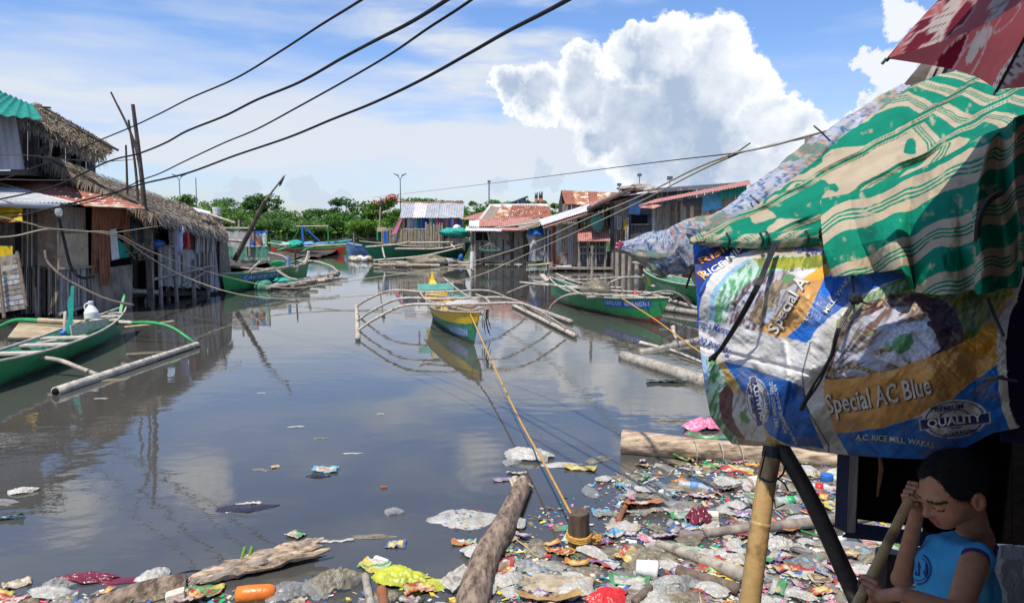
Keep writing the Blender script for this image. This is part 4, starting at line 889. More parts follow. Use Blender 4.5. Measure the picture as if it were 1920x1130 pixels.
mb = MB(); mb.tube([X(-160, 372, 17.7), X(112, 388, 18.7)], .085, 'tin', 12); wpart(r, 'gutter', mb, smooth=True)
# corner walls: left part faces the camera, right part faces the water
bwall(r, X(40, 588, 19.7), X(110, 590, 19.3), X(110, 500, 19.3), X(40, 500, 19.7), 18, ('bamboo_wall', 'wood_dark')); bwall(r, X(40, 500, 19.8), X(72, 500, 19.6), X(72, 385, 19.6), X(40, 382, 19.8), 7, ('wood_dark',))
mb = MB(); mb.slab(X(71, 504, 19.55), X(110, 504, 19.3), X(110, 386, 19.3), X(70, 384, 19.55), .05, 'plywood_dark'); wpart(r, 'plywood_panel', mb, 'brown plywood, shade put into its colour')  # darker plywood colour carries the shade of the recess
mb = MB(); mb.slab(X(111, 504, 19.3), X(166, 500, 20.3), X(165, 436, 20.3), X(110, 438, 19.3), .05, 'plywood'); wpart(r, 'plywood_panel', mb, 'pale plywood, sunlight put into its colour')  # paler plywood colour carries the sunlight on this panel
mb = MB(); mb.slab(X(110, 437, 19.28), X(161, 435, 20.28), X(160, 390, 20.28), X(110, 386, 19.28), .05, 'wood_grey'); wpart(r, 'plywood_panel', mb, 'upper plywood, eave shade put into its grey')  # shade under the eave is put into the grey of this panel
bwall(r, X(110, 588, 19.3), X(170, 572, 20.35), X(168, 501, 20.35), X(110, 504, 19.3), 20, ('bamboo_wall', 'bamboo_wall_pale'))
mb = MB(); bam(mb, [X(109, 505, 19.2), X(170, 500, 20.3)], .035, 'bamboo_grey'); bam(mb, [X(112, 589, 19.15), X(172, 570, 20.3)], .045, 'bamboo_grey'); wpart(r, 'batten', mb)
for (x0, x1, yb, m_) in ((172, 206, 512, 'rust_orange'), (174, 196, 500, 'rust'), (204, 234, 430, 'rust_orange'), (232, 244, 470, 'rust_orange')):
    d0 = 20.3 + (x0 - 172) / 70 * 1.2; d1 = 20.3 + (x1 - 172) / 70 * 1.2; mb = MB(); corr(mb, X(x0, yb, d0), X(x1, yb, d1), X(x1, 388, d1), X(x0, 386, d0), m_, .1, .02); wpart(r, 'rusty_sheet', mb)
mb = MB(); corr(mb, X(190, 536, 20.4), X(206, 534, 20.7), X(208, 480, 20.7), X(184, 480, 20.4), 'rust_orange', .1, .02); wpart(r, 'rusty_sheet', mb, 'narrow rusty strip hanging low')
mb = MB(); mb.slab(X(210, 488, 20.9), X(224, 485, 21.1), X(218, 428, 21.1), X(206, 430, 20.9), .03, 'white_paint'); wpart(r, 'white_panel', mb)
mb = MB(); mb.slab(X(222, 484, 21.1), X(243, 482, 21.5), X(243, 468, 21.5), X(221, 448, 21.1), .03, 'teal_cloth'); wpart(r, 'green_panel', mb)
mb = MB(); mb.slab(X(205, 500, 21.3), X(245, 500, 21.9), X(245, 388, 21.9), X(160, 386, 20.6), .05, 'dark'); wpart(r, 'opening_shade_panel', mb)  # near-black panel stands in for the shade inside the opening
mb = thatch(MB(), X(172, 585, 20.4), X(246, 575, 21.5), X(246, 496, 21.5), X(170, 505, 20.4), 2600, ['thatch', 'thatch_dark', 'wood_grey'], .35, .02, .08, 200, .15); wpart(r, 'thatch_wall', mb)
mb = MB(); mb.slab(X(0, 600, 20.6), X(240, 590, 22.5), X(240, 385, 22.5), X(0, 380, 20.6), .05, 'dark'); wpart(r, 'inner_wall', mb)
posts(r, [(X(px, 588, Y).x, Y) for px, Y in ((72, 19.6), (110, 19.4), (140, 19.9), (170, 20.5), (205, 21), (240, 21.6))], .08, .8)
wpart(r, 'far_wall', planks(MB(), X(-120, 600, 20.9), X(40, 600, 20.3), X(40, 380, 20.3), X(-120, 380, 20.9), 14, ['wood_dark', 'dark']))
# yellow sheets
mb = MB(); P = coons([(-30,412,18.6),(10,417,18.6),(42,415,18.6)], [(-30,384,18.7),(20,383,18.8),(42,385,18.8)], [(-30,412,18.6),(-30,384,18.7)], [(42,415,18.6),(42,385,18.8)], 30, 14)
P[..., 2] += .12 * (fbm(P[..., 0] * .1, P[..., 1] * .1) - .5); Cc = np.zeros(P.shape) + np.array((.72, .50, .02)); red = (fbm(P[..., 0] * .09 + 3, P[..., 1] * .12) > .56) & (P[..., 1] > 395); Cc[red] = (.5, .06, .03)
o = grid_obj('yellow_banner', Anp(P[..., 0], P[..., 1], P[..., 2]), 'cloth_print', Cc, None, .01); tag(o, 'yellow banner with red marks hanging under the gutter', 'banner')
o = rag(MB(), (0,0,0), .62, .75, 'yellow_sheet').build('yellow_sheet', smooth=True); o.location = X(2, 461, 18.4); tag(o, 'plain yellow sheet behind the slatted panel at the left edge', 'sheet')
# slatted bamboo gate
r = empty('slatted_panel', X(20, 595, 17.5), 'leaning panel of horizontal bamboo slats at the left edge', 'panel')
mb = MB(); 
for i in range(11):
    v = i / 10.5; a = X(-60, 596, 17.3).lerp(X(-60, 497, 17.9), v); b_ = X(50, 578, 17.6).lerp(X(36, 478, 18.2), v); up = Vector((0, .005, .11)); mb.slab(a, b_, b_ + up, a + up, .03, rnd.choice(['bamboo_wall_pale', 'bamboo_wall', 'wood_grey']))
wpart(r, 'slats', mb); mb = MB(); bam(mb, [X(50, 575, 17.5), X(32, 472, 18.1)], .04, 'wood'); bam(mb, [X(8, 596, 17.2), X(-4, 490, 17.8)], .04, 'wood'); wpart(r, 'frame', mb)
# upper thatched house and green edged tin house
r = empty('thatched_house', X(140, 330, 24), 'upper house with ragged golden thatch above the rusty roof', 'house', LG)
mb = thatch(MB(), X(28, 212, 22.0), X(196, 292, 24.5), X(210, 280, 26.5), X(60, 195, 24.5), 4600, ['thatch_gold', 'thatch_gold', 'thatch', 'thatch_dark'], .55, .025, .08, 520, .45)
thatch(mb, X(60, 195, 24.5), X(208, 280, 26.5), X(205, 272, 28), X(75, 200, 27), 2000, ['thatch', 'thatch_dark'], .5, .03, .06, 0); wpart(r, 'thatch_roof', mb)
mb = MB(); bam(mb, [X(80, 210, 24.2), X(222, 282, 26.2)], .045, 'wood'); bam(mb, [X(95, 240, 23.6), X(208, 287, 25.6)], .04, 'wood_dark'); bam(mb, [X(60, 200, 24.4), X(95, 202, 25)], .03, 'wood_dark'); wpart(r, 'roof_pole', mb)
wpart(r, 'wall', planks(MB(), X(20, 340, 25.5), X(180, 330, 28), X(180, 290, 28), X(20, 215, 25.5), 16, ['wood_dark', 'dark', 'wall_slate'])); 
mb = MB(); mb.tube([X(48, 312, 22.3), X(88, 272, 22.6)], .08, 'wood', 6); mb.tube([X(92, 300, 22.5), X(98, 262, 22.5)], .04, 'thatch_gold', 6); mb.tube([X(70, 290, 22.5), X(80, 345, 22.4)], .07, 'wood_dark', 6); wpart(r, 'beam', mb)
P = coons([(148,300,24.8),(182,304,25.4)], [(150,283,24.6),(196,278,25.4)], [(148,300,24.8),(150,283,24.6)], [(182,304,25.4),(196,278,25.4)], 16, 10); P[..., 2] += .3 * (fbm(P[..., 0] * .2, P[..., 1] * .15) - .5)
o = grid_obj('torn_cloth', Anp(P[..., 0], P[..., 1], P[..., 2]), 'grey_cloth', None, r, .01); o.matrix_parent_inverse = Matrix.Translation(-r.location)
r = empty('tin_house', X(0, 330, 19.5), 'corrugated tin house with a sea green roof edge in the upper left corner', 'house', LG)
mb = MB(); corr(mb, X(-150, 322, 19.0), X(42, 318, 20.0), X(26, 210, 20.0), X(-150, 195, 19.0), 'wall_corr', .16, .025); wpart(r, 'wall', mb)
mb = MB(); corr(mb, X(42, 318, 20.0), X(48, 318, 24), X(30, 215, 24), X(26, 210, 20.0), 'wall_corr', .16, .025); wpart(r, 'side_wall', mb)
mb = MB(); corr(mb, X(-170, 196, 18.4), X(80, 226, 19.6), X(60, 196, 22.5), X(-30, 160, 22.5), 'green_roof', .3, .03); wpart(r, 'roof', mb)
wpart(r, 'base', MB().slab(X(-170, 330, 19), X(50, 328, 20), X(50, 320, 20), X(-170, 322, 19), 4, 'wood_dark'))
# tall poles
def tpole(pts, r0, label, m='wood', tp=.6):
    mb = MB(); bam(mb, [X(*p) for p in pts], r0, m, 7, tp, .5); o = mb.build('standing_pole'); tag(o, label, 'pole', 'poles standing by the thatched house'); return o
tpole([(283,575,20.9),(272,400,20.9),(262,300,20.9),(249,196,20.9)], .085, 'tallest upright dark pole in front of the thatched roof', 'wood_dark')
tpole([(268,345,21.3),(250,262,21.3),(208,173,21.3)], .05, 'pole leaning to the left at the top, crossing the tall pole', 'wood_dark', .5)
tpole([(262,480,21.6),(256,335,21.6),(241,225,21.6)], .05, 'thin pole standing between the leaning one and the tallest', 'wood_dark')
tpole([(240,440,21.8),(238,330,21.8),(236,272,21.8)], .045, 'short thin pole, leftmost of the group', 'wood_dark')
# leaning dark pole with black flag
r = empty('leaning_pole', X(440, 487, 29), 'thick dark pole leaning right with a black rag at its tip', 'pole')
mb = MB(); bam(mb, [X(440, 488, 29), X(470, 430, 29), X(497, 376, 29)], .11, 'wood_dark', 8, .75); bam(mb, [X(494, 380, 29), X(533, 330, 29)], .04, 'wood_grey', 6); wpart(r, 'pole', mb)
mb = MB(); a = X(531, 334, 29); mb.add([a, X(536, 326, 29), X(527, 347, 28.9), X(523, 350, 29), X(524, 343, 29.05)], [(0, 1, 2, 3, 4)], 'black_plastic'); mb.add([p + Vector((0, .03, 0)) for p in [a, X(536, 326, 29), X(527, 347, 28.9), X(523, 350, 29), X(524, 343, 29.05)]], [(4, 3, 2, 1, 0)], 'black_plastic'); wpart(r, 'rag', mb)
# grey tarp shelter floating cage with printed banner
r = empty('floating_shelter', W(460, 500), 'floating shelter screened with green netting and a grey tarp', 'shelter')
for x, y0, y1 in ((423, 480, 430), (468, 480, 432), (500, 478, 432), (448, 432, 412)):
    wpart(r, 'post', bam(MB(), [X(x, y0, 33), X(x, y1, 33)], .05, 'bamboo_grey', 6))
wpart(r, 'rail', bam(bam(MB(), [X(420, 428, 33), X(478, 428, 33)], .05, 'bamboo_grey'), [X(415, 449, 32.6), X(462, 453, 32.6)], .07, 'bamboo_grey'))
o = rag(MB(), X(445, 433, 33), 1.25, .75, 'grey_cloth').build('grey_tarp', r, True); o.matrix_parent_inverse = Matrix.Translation(-r.location)
for x0 in (424, 445, 465, 485): 
    o = rag(MB(), X(x0 + 8, 463, 33.2 - (x0 % 3) * .2), .5, .62, 'net_green').build('green_netting', r, True); o.matrix_parent_inverse = Matrix.Translation(-r.location)
wpart(r, 'deck', MB().slab(X(415, 490, 32.5), X(505, 488, 33.5), X(505, 482, 36), X(415, 484, 36), .12, 'wood_grey'))
P = coons([(470,463,32.8),(502,463,32.8)], [(470,434,32.8),(501,433,32.8)], [(470,463,32.8),(470,434,32.8)], [(502,463,32.8),(501,433,32.8)], 34, 30)
Cc = np.zeros(P.shape) + np.array((.04, .16, .55)); xx, yy = P[..., 0], P[..., 1]
Cc[inpoly(xx, yy, [(472,436),(480,438),(490,450),(492,463),(484,463),(474,450)])] = (.62, .30, .10); Cc[inpoly(xx, yy, [(486,438),(498,437),(500,455),(494,458)])] = (.70, .75, .78); Cc[inpoly(xx, yy, [(478,442),(486,446),(488,458),(482,454)])] = (.22, .14, .10); Cc[inpoly(xx, yy, [(494,440),(500,440),(500,460),(497,460)])] = (.35, .6, .2)
Cc[(yy > 460)] = (.7, .72, .75); P[..., 2] += .05 * np.sin(xx * .5)
o = grid_obj('printed_sack', Anp(P[..., 0], P[..., 1], P[..., 2]), 'cloth_print', Cc, None, .01); tag(o, 'blue and orange printed sack cloth hung on the floating shelter', 'sack cloth')
o = MB().tube([W(446, 500) + Vector((0, 0, z)) for z in (.1, .2, .9, .95, 1.02)], [.2, .24, .24, .2, .08], 'tin', 12).build('grey_canister', smooth=True); o.location = (0, 0, .3); o.rotation_euler = (0, 0, 0); tag(o, 'grey metal canister on the shelter deck beside the thatch', 'canister')
# light bulb like bottle and hose
mb = MB(); p = X(110, 398, 18.5); mb.tube([p + Vector((0, 0, z)) for z in (.16, .1, .05, -.03, -.09, -.12)], [.04, .06, .085, .09, .06, .03], 'pet', 12); tag(mb.build('hanging_bottle', smooth=True), 'clear plastic bottle capping the end of the gutter', 'bottle')
mb = MB(); mb.tube(crv([X(109, 404, 18.5), X(120, 450, 18.6), X(133, 500, 18.7), X(152, 520, 18.8), X(175, 518, 19.8)], 6), .04, 'black_plastic', 8); tag(mb.build('drain_hose', smooth=True), 'black hose hanging from the bottle down to the thatch wall', 'hose')
# ------------------------------------------------------------------ outrigger boats
class Hull:
    def __init__(s, L_, w_, fb, bow, stern, rake=.35, srake=.25, draft=.14):
        s.L, s.w, s.fb, s.bow, s.stern, s.rake, s.srake, s.draft = L_, w_, fb, bow, stern, rake, srake, draft
    def p(s, t, v, side, ins=0.0):
        a = abs(2 * t - 1); hb = s.w / 2 * max(0.012, (1 - a ** 2.5)) ** .85
        zs = s.fb + (s.bow * ((t - .45) / .55) ** 2.2 if t > .45 else s.stern * ((.45 - t) / .45) ** 2.2)
        zk = -s.draft + (.18 * max(0, (a - .75) / .25) ** 2)
        prof = (v ** .62) if v < .5 else (.65 + (v - .5) * .7); prof = min(prof, 1.0)
        y = side * max(hb * prof - ins, .004); z = zk + (zs - zk) * v
        x = (t - .5) * s.L
        e = max(0, (t - .8) / .2); x += s.rake * e ** 1.5 * v; e = max(0, (.2 - t) / .2); x -= s.srake * e ** 1.5 * v
        return Vector((x, y, z))
    def shell(s, bands, inm, n=36):
        mb = MB(); vs = sorted(set([0, .12, .25, .38, .5, .62, .75, .88, 1.0] + [b[0] for b in bands if b[0] <= 1]))
        for side in (-1, 1):
            for ins, mm in ((0, None), (.022, inm)):
                vv = vs if ins == 0 else [x for x in vs if x > .1]
                for j in range(len(vv) - 1):
                    vm = (vv[j] + vv[j+1]) / 2; m_ = mm or [b[1] for b in bands if vm < b[0]][0]
                    P = [[s.p(i / n, v, side, ins) for i in range(n + 1)] for v in (vv[j], vv[j+1])]
                    mb.add(P[0] + P[1], [((i, i+1, n+2+i, n+1+i) if (side < 0) == (ins == 0) else (i, n+1+i, n+2+i, i+1)) for i in range(n)], m_)
        return mb
    def deckline(s, mb, v, m, t0=.08, t1=.92, n=20):
        P = [(s.p(t0 + (t1 - t0) * i / n, v, -1, .02), s.p(t0 + (t1 - t0) * i / n, v, 1, .02)) for i in range(n + 1)]; vs = [q for p in P for q in p]
        return mb.add(vs, [(2*i, 2*i+2, 2*i+3, 2*i+1) for i in range(n)], m)
    def gun(s, m, r=.022):
        mb = MB()
        for side in (-1, 1): mb.tube([s.p(i / 36, 1.0, side) + Vector((0, 0, .01)) for i in range(37)], r, m, 6)
        return mb
def boat(name, bowp, sternp, label, hull, bands, inm, gunm, floor_v=.42):
    "bowp, sternp: waterline points; returns root, hull and world->local matrix"
    c = (Vector(bowp) + Vector(sternp)) / 2; d = Vector(bowp) - Vector(sternp); rz = math.atan2(d.y, d.x)
    r = empty(name, (c.x, c.y, 0), label, 'boat', 'outrigger boats', rz)
    hull.shell(bands, inm).build('hull', r, True); hull.gun(gunm).build('gunwale', r, True)
    hull.deckline(MB(), floor_v, inm).build('floor', r)
    inv = (Matrix.Translation((c.x, c.y, 0)) @ Matrix.Rotation(rz, 4, 'Z')).inverted()
    return r, inv
def text_on_hull(root, hull, txt, side, t0, t1, v0, v1, m, name='lettering', plate=None, bold=.0, off=.006):
    mb = MB()
    def fn(u, v, o=off):
        t = t0 + (t1 - t0) * (u + .5); q = hull.p(t, v0 + (v1 - v0) * (v + .5), side); q.y += side * o; return q
    if txt: letter(mb, txt, m, fn, bold)
    pl = None
    if plate:
        pb = MB(); n_ = 12; vs = [fn(-.54 + 1.08 * i / n_, v, off * .5) for v in (-.75, .75) for i in range(n_ + 1)]; pb.add(vs, [(i, i+1, n_+2+i, n_+1+i) for i in range(n_)], plate); pl = pb.build('name_plate', root)
    if txt: mb.build(name, pl or root)
def arm(root, pts, r_, m='bamboo_grey', name='outrigger_arm', taper=.85, n=8):
    return bam(MB(), pts, r_, m, n, taper, .4).build(name, root, True)
def loc(inv, px, py, z=None, Y=None):
    return inv @ (W(px, py, z) if z is not None else A(px, py, Y))
# --- B5 centre boat, yellow over green
bp_, st_ = W(888, 645), W(812, 592); H5 = Hull((bp_ - st_).length + .15, .88, .50, .22, .20, .42, .1)
r, inv = boat('outrigger_boat', bp_, st_, 'yellow topped green outrigger boat moored in the middle of the water', H5, [(.68, 'boat_green_dull'), (2, 'boat_yellow')], 'boat_yellow', 'bamboo_grey')
def rimband(root, hull, m):
    pass
text_on_hull(r, H5, 'CAV NELSON', 1 if (H5.p(.5, .5, 1).y > 0) else -1, .93, .70, .36, .52, 'letter_white', plate='blue_pale')
text_on_hull(r, H5, 'CAV NELSON', -1, .70, .93, .36, .52, 'letter_white', plate='blue_pale')
def thwarts(r, H, ts, wd, v=.96):
    for t_ in ts: a_, b_ = H.p(t_, v, -1, .03), H.p(t_, v, 1, .03); k = Vector((wd, 0, 0)); MB().slab(a_ + k, b_ + k, b_ - k, a_ - k, .03, 'plank_pale').build('thwart', r)
thwarts(r, H5, (.22, .34, .48, .60), .07, .93)
mb = MB(); a_, b_ = H5.p(.09, 1.0, 1), H5.p(.09, 1.0, -1); mb.box((-H5.L * .39, 0, H5.fb + .34), (.05, .95, .16), 'turquoise'); mb.box((-H5.L * .39, 0, H5.fb + .24), (.04, .97, .03), 'plank_pale')
[mb.tube([(-H5.L * .39, y, .3), (-H5.L * .39, y, H5.fb + .44)], .025, 'plank_pale', 6) for y in (-.46, .46)]; mb.build('stern_board', r)
mb = MB(); xs = -H5.L * .46
prof = [(xs - .20, .35), (xs - .28, 1.02), (xs - .22, 1.20), (xs - .16, .98), (xs + .05, .80), (xs + .42, .66), (xs + .42, .55)]; n_ = len(prof); hw = [.20, .07, .015, .06, .15, .30, .36]
mb.add([(x, hw[i], z) for i, (x, z) in enumerate(prof)] + [(x, -hw[i], z) for i, (x, z) in enumerate(prof)], [(i, i + 1, n_ + i + 1, n_ + i) for i in range(n_ - 1)], 'boat_yellow'); mb.build('stern_fin', r)
def arch(x, yl, yr, zt, zf, xl=None, xr=None):
    "lashed arm: flat across the hull, bending down to the floats"
    xl = x if xl is None else xl; xr = x if xr is None else xr
    return [(xl, yl, zf), (xl * .8 + x * .2, yl * .86, zf + (zt - zf) * .45), (xl * .45 + x * .55, yl * .58, zt), (x, yl * .18, zt + .02), (x, yr * .18, zt + .02), (xr * .45 + x * .55, yr * .58, zt), (xr * .8 + x * .2, yr * .86, zf + (zt - zf) * .45), (xr, yr, zf)]
fl0, fl1 = inv @ W(671, 634, .06), inv @ W(668, 572, .06); fr0, fr1 = inv @ W(1078, 629, .06), inv @ W(962, 572, .06)
bam(MB(), [fl0, fl1], .056, 'bamboo_pale').build('float', r, True); bam(MB(), [fr0, fr1], .056, 'bamboo_pale').build('float', r, True)
def A5(f0, f1, t): return f0.lerp(f1, t)
for (x, tl, tr_, zt) in ((1.55, .12, .10, .74), (.25, .38, .30, .74), (-1.75, .86, .72, .72)):
    a_, b_ = A5(fl0, fl1, tl), A5(fr0, fr1, tr_)
    arm(r, [a_ + Vector((0, 0, .05)), Vector((a_.x * .8 + x * .2, a_.y * .84, .38)), Vector((a_.x * .4 + x * .6, a_.y * .55, zt - .02)), Vector((x, a_.y * .15, zt)), Vector((x, b_.y * .15, zt)), Vector((b_.x * .4 + x * .6, b_.y * .55, zt - .02)), Vector((b_.x * .8 + x * .2, b_.y * .84, .38)), b_ + Vector((0, 0, .05))], .031, 'bamboo_pale')
for pts in ([(786, 545, 17.2), (800, 562, 16.6), (840, 573, 16.0), (880, 582, 15.3), (905, 577, 14.9)], [(832, 521, 18.6), (855, 540, 18), (878, 556, 17.2), (900, 563, 16.4)], [(893, 552, 16.6), (912, 560, 16.2), (924, 578, 15.9)], [(849, 586, 15.6), (905, 589, 15.2)], [(800, 552, 17.3), (862, 559, 17.3), (902, 557, 17.3)]):
    arm(r, [inv @ A(*q) for q in pts], .027, 'bamboo_grey', 'spar')
mb = MB(); blob(mb, inv @ A(868, 572, 16.2), .22, .35, .12, 'grey_cloth', .5); mb.build('net_bundle', r, True)
mb = MB()
for i in range(7):
    p0 = inv @ A(912 + rnd.uniform(-3, 5), 580, 15.6); q = p0 + Vector((rnd.uniform(-.1, .1), rnd.uniform(-.1, .1), -rnd.uniform(.25, .6))); mb.tube(crv([p0, p0.lerp(q, .5) + Vector((.04, -.05, 0)), q], 4), .008, 'cable', 4)
mb.build('dangling_rope', r)
# --- B6 green boat at right
bp_, st_ = W(1228, 608), W(1040, 566); H6 = Hull((bp_ - st_).length + .3, .85, .48, .24, .30, .42, .25)
r, inv = boat('outrigger_boat', bp_, st_, 'bright green outrigger boat with registration number plate and red waterline, on the right', H6, [(.31, 'boat_red'), (2, 'boat_green')], 'boat_inside', 'plank_pale')
sd = -1
text_on_hull(r, H6, 'CAVQL-CAV   02919-NG761', sd, .66, .93, .70, .88, 'letter_white', plate='boat_blue')
text_on_hull(r, H6, 'MOSEN', sd, .14, .27, .50, .68, 'letter_white')
thwarts(r, H6, (.2, .35, .5, .65, .8), .1)
fl0, fl1 = inv @ W(1071, 603, .06), inv @ W(960, 563, .06); fr0, fr1 = inv @ W(1330, 585, .06), inv @ W(1210, 548, .06)
bam(MB(), [fl0, fl1], .062, 'bamboo_grey').build('float', r, True); bam(MB(), [fr0, fr1], .062, 'bamboo_grey').build('float', r, True)
for pts in ([(1027, 588, 20.3), (1042, 565, 20.0), (1075, 551, 19.6), (1140, 553, 19.4), (1200, 553, 19.4), (1245, 546, 19.8), (1275, 553, 20.2), (1300, 580, 20.6)],
            [(950, 550, 25.0), (985, 536, 24.4), (1030, 526, 23.6), (1100, 524, 23.4), (1160, 520, 23.6), (1200, 519, 24.0)], [(1130, 537, 22), (1165, 521, 22.4), (1205, 520, 22.8)]):
    arm(r, [inv @ A(*q) for q in pts], .036, 'bamboo_grey')
for pts in ([(975, 529, 23.4), (1060, 537, 22.4), (1165, 539, 21.4)], [(1000, 527, 23.8), (1080, 540, 21.6), (1262, 551, 20.6)], [(1060, 535, 22.0), (1085, 549, 20.0)], [(1100, 558, 19.6), (1180, 555, 19.2), (1256, 565, 18.4)], [(1043, 513, 24), (1075, 527, 23), (1110, 533, 22.4)]):
    arm(r, [inv @ A(*q) for q in pts], .030, 'bamboo_pale', 'spar')
mb = MB(); c_ = inv @ A(1117, 542, 20.8); blob(mb, c_, .55, .36, .24, 'film_dirty', .35)
for i in range(140):
    a_ = rnd.uniform(0, 6.28); d_ = Vector((math.cos(a_) * rnd.uniform(.2, .58), math.sin(a_) * .38, rnd.uniform(-.12, .25))); mb.tube([c_ + d_, c_ + d_ * rnd.uniform(.3, 1) + Vector((rnd.uniform(-.2, .2), rnd.uniform(-.2, .2), rnd.uniform(-.1, .06)))], .006, 'scum' if i % 3 else 'film_dirty', 3)
mb.build('net_heap', r, True)
mb = MB(); [blob(mb, inv @ A(x, y, 20), .09, .09, .05, 'plastic_red', .2, 8) for x, y in ((1190, 549), (1192, 557))]; mb.build('red_buoy', r, True)
mb = MB(); [mb.tube([inv @ A(x, y0, Y), inv @ A(x, y1, Y)], rr, m_, 6) for x, y0, y1, Y, rr, m_ in ((1110, 535, 460, 22.6, .05, 'wood_grey'), (1136, 540, 512, 21.5, .035, 'bamboo_grey'))]; mb.build('mooring_stake', r)
mb = MB(); c_ = H6.p(.02, 1, 1); mb.add([inv @ A(1014, 512, 23.5), inv @ A(1028, 524, 23.2), inv @ A(1024, 527, 23.2), inv @ A(1012, 516, 23.5)] , [(0, 1, 2, 3)], 'plank_pale'); mb.slab(inv @ A(1014, 517, 23.5), inv @ A(1027, 528, 23.2), inv @ A(1030, 523, 23.2), inv @ A(1018, 512, 23.5), .05, 'plank_pale'); mb.build('stern_post', r)
# --- B7 right behind
bp_, st_ = W(1212, 548), A(1390, 590, 20.0); st_.z = 0; H7 = Hull((bp_ - st_).length, 1.0, .62, .20, .2, .3, .3)
r, inv = boat('outrigger_boat', bp_, st_, 'green outrigger boat half hidden behind the sack wall, white name on its side', H7, [(2, 'boat_light_green')], 'boat_inside', 'plank_pale')
for sd in (1, -1): text_on_hull(r, H7, 'TANGENY', sd, .74 if sd > 0 else .50, .50 if sd > 0 else .74, .60, .82, 'letter_white')
text_on_hull(r, H7, '', 1, .92, .86, .55, .8, 'yellow_sheet', plate='yellow_sheet')
for pts in ([(1222, 536, 25), (1300, 538, 24), (1380, 540, 22)], [(1228, 514, 26), (1290, 524, 24.5), (1360, 530, 23)], [(1205, 516, 26.6), (1250, 532, 25.5), (1330, 545, 22)]): arm(r, [inv @ A(*q) for q in pts], .045, 'bamboo_pale', 'spar')
bam(MB(), [inv @ W(1245, 578, .08), inv @ W(1400, 600, .08)], .085, 'bamboo_grey').build('float', r, True)
for pts in ([(1262, 560, 22), (1285, 556, 22.5), (1303, 582, 21)],): arm(r, [inv @ A(*q) for q in pts], .05, 'bamboo_dark')
# --- B2 green boat at left by the thatch end
bp_, st_ = W(572, 524), W(425, 549); H2 = Hull((bp_ - st_).length + .2, .95, .62, .38, .1, .45, .2)
r, inv = boat('outrigger_boat', bp_, st_, 'light green outrigger boat with blue lettering panel beside the thatched house', H2, [(2, 'boat_light_green')], 'boat_inside', 'plank_pale')
text_on_hull(r, H2, 'CAV 0735-NTO', -1, .14, .50, .70, .88, 'letter_white', plate='boat_blue'); text_on_hull(r, H2, '', -1, .74, .79, .72, .9, 'letter_white', plate='letter_white')
thwarts(r, H2, (.2, .35, .5, .65, .8), .16)
for pts in ([(468, 512, 27), (530, 502, 29), (572, 495, 31)], [(430, 500, 28.5), (500, 505, 29), (560, 500, 30)], [(520, 507, 28), (540, 520, 27.2), (558, 525, 26.8)], [(505, 474, 32), (530, 480, 31), (541, 488, 30.5)]): arm(r, [inv @ A(*q) for q in pts], .05, 'bamboo_grey', 'spar')
arm(r, [inv @ A(*q) for q in ((560, 490, 32), (590, 490, 32), (620, 499, 31), (634, 510, 30))], .055, 'bamboo_grey')
arm(r, [inv @ A(*q) for q in ((467, 511, 26.4), (477, 500, 26.4), (488, 490, 26.4))], .05, 'bamboo_pale', 'paddle')
bam(MB(), [inv @ W(540, 531, .12), inv @ W(634, 513, .12)], .12, 'bamboo_grey').build('float', r, True)
mb = MB(); mb.tube([inv @ A(554, 503, 30), inv @ A(554, 462, 30)], .035, 'wood_dark', 6); [mb.tube([inv @ A(541, 502, 29.5), inv @ A(540, 480, 29.5)], .07, 'blue_pale', 6)]; mb.build('stake', r)
mb = MB(); blob(mb, inv @ A(521, 494, 30), .35, .3, .12, 'plastic_green', .3); mb.build('folded_net', r, True)
mb = MB(); p_ = inv @ A(571, 494, 31.6); q_ = inv @ A(579, 470, 31.8); mb.tube(crv([p_, p_.lerp(q_, .6) + Vector((.05, 0, -.05)), q_], 4), [.07] * 8 + [.05], 'plank_pale', 6); mb.build('bow_post', r)
# --- B3 green over red
bp_, st_ = W(640, 478), W(512, 473); H3 = Hull((bp_ - st_).length + .3, 1.1, .85, .5, .2, .8, .2)
r, inv = boat('outrigger_boat', bp_, st_, 'green boat with a red bottom in front of the treeline', H3, [(.52, 'boat_red'), (2, 'boat_light_green')], 'boat_inside', 'boat_inside')
text_on_hull(r, H3, 'MARILAS-ROSTE SUNREAL', -1, .60, .90, .74, .86, 'letter_white'); text_on_hull(r, H3, 'SMALL', -1, .40, .48, .68, .82, 'letter_white')
for pts in ([(520, 470, 53), (534, 465, 53), (556, 460, 54)], [(566, 473, 53), (574, 467, 53), (590, 462, 54)]): arm(r, [inv @ A(*q) for q in pts], .06, 'plastic_green')
for pts in ([(500, 455, 57), (560, 462, 55), (650, 458, 53)], [(560, 457, 56), (620, 455, 55), (660, 450, 54)], [(580, 458, 55), (640, 461, 53.5)]): arm(r, [inv @ A(*q) for q in pts], .07, 'blue_pale' if pts[0][0] == 560 else 'bamboo_grey', 'spar')
mb = MB(); mb.tube([inv @ A(569, 458, 55), inv @ A(566, 424, 55)], .09, 'boat_blue', 6); mb.tube([inv @ A(616, 458, 55), inv @ A(615, 424, 55)], .05, 'boat_green', 6); mb.tube([inv @ A(556, 424.5, 55), inv @ A(616, 423.5, 55)], .05, 'bamboo', 6); mb.tube([inv @ A(570, 426, 55), inv @ A(600, 453, 55)], .05, 'blue_tarp', 5); mb.tube([inv @ A(548, 455, 55), inv @ A(560, 430, 55)], .03, 'boat_green', 5); mb.build('mast_frame', r)
mb = MB(); blob(mb, inv @ A(552, 457, 55), .7, .4, .28, 'teal_cloth', .5); blob(mb, inv @ A(578, 458, 55), .5, .4, .2, 'blue_pale', .5); blob(mb, inv @ A(536, 459, 55), .5, .4, .2, 'grey_cloth', .5); mb.build('net_heap', r, True)
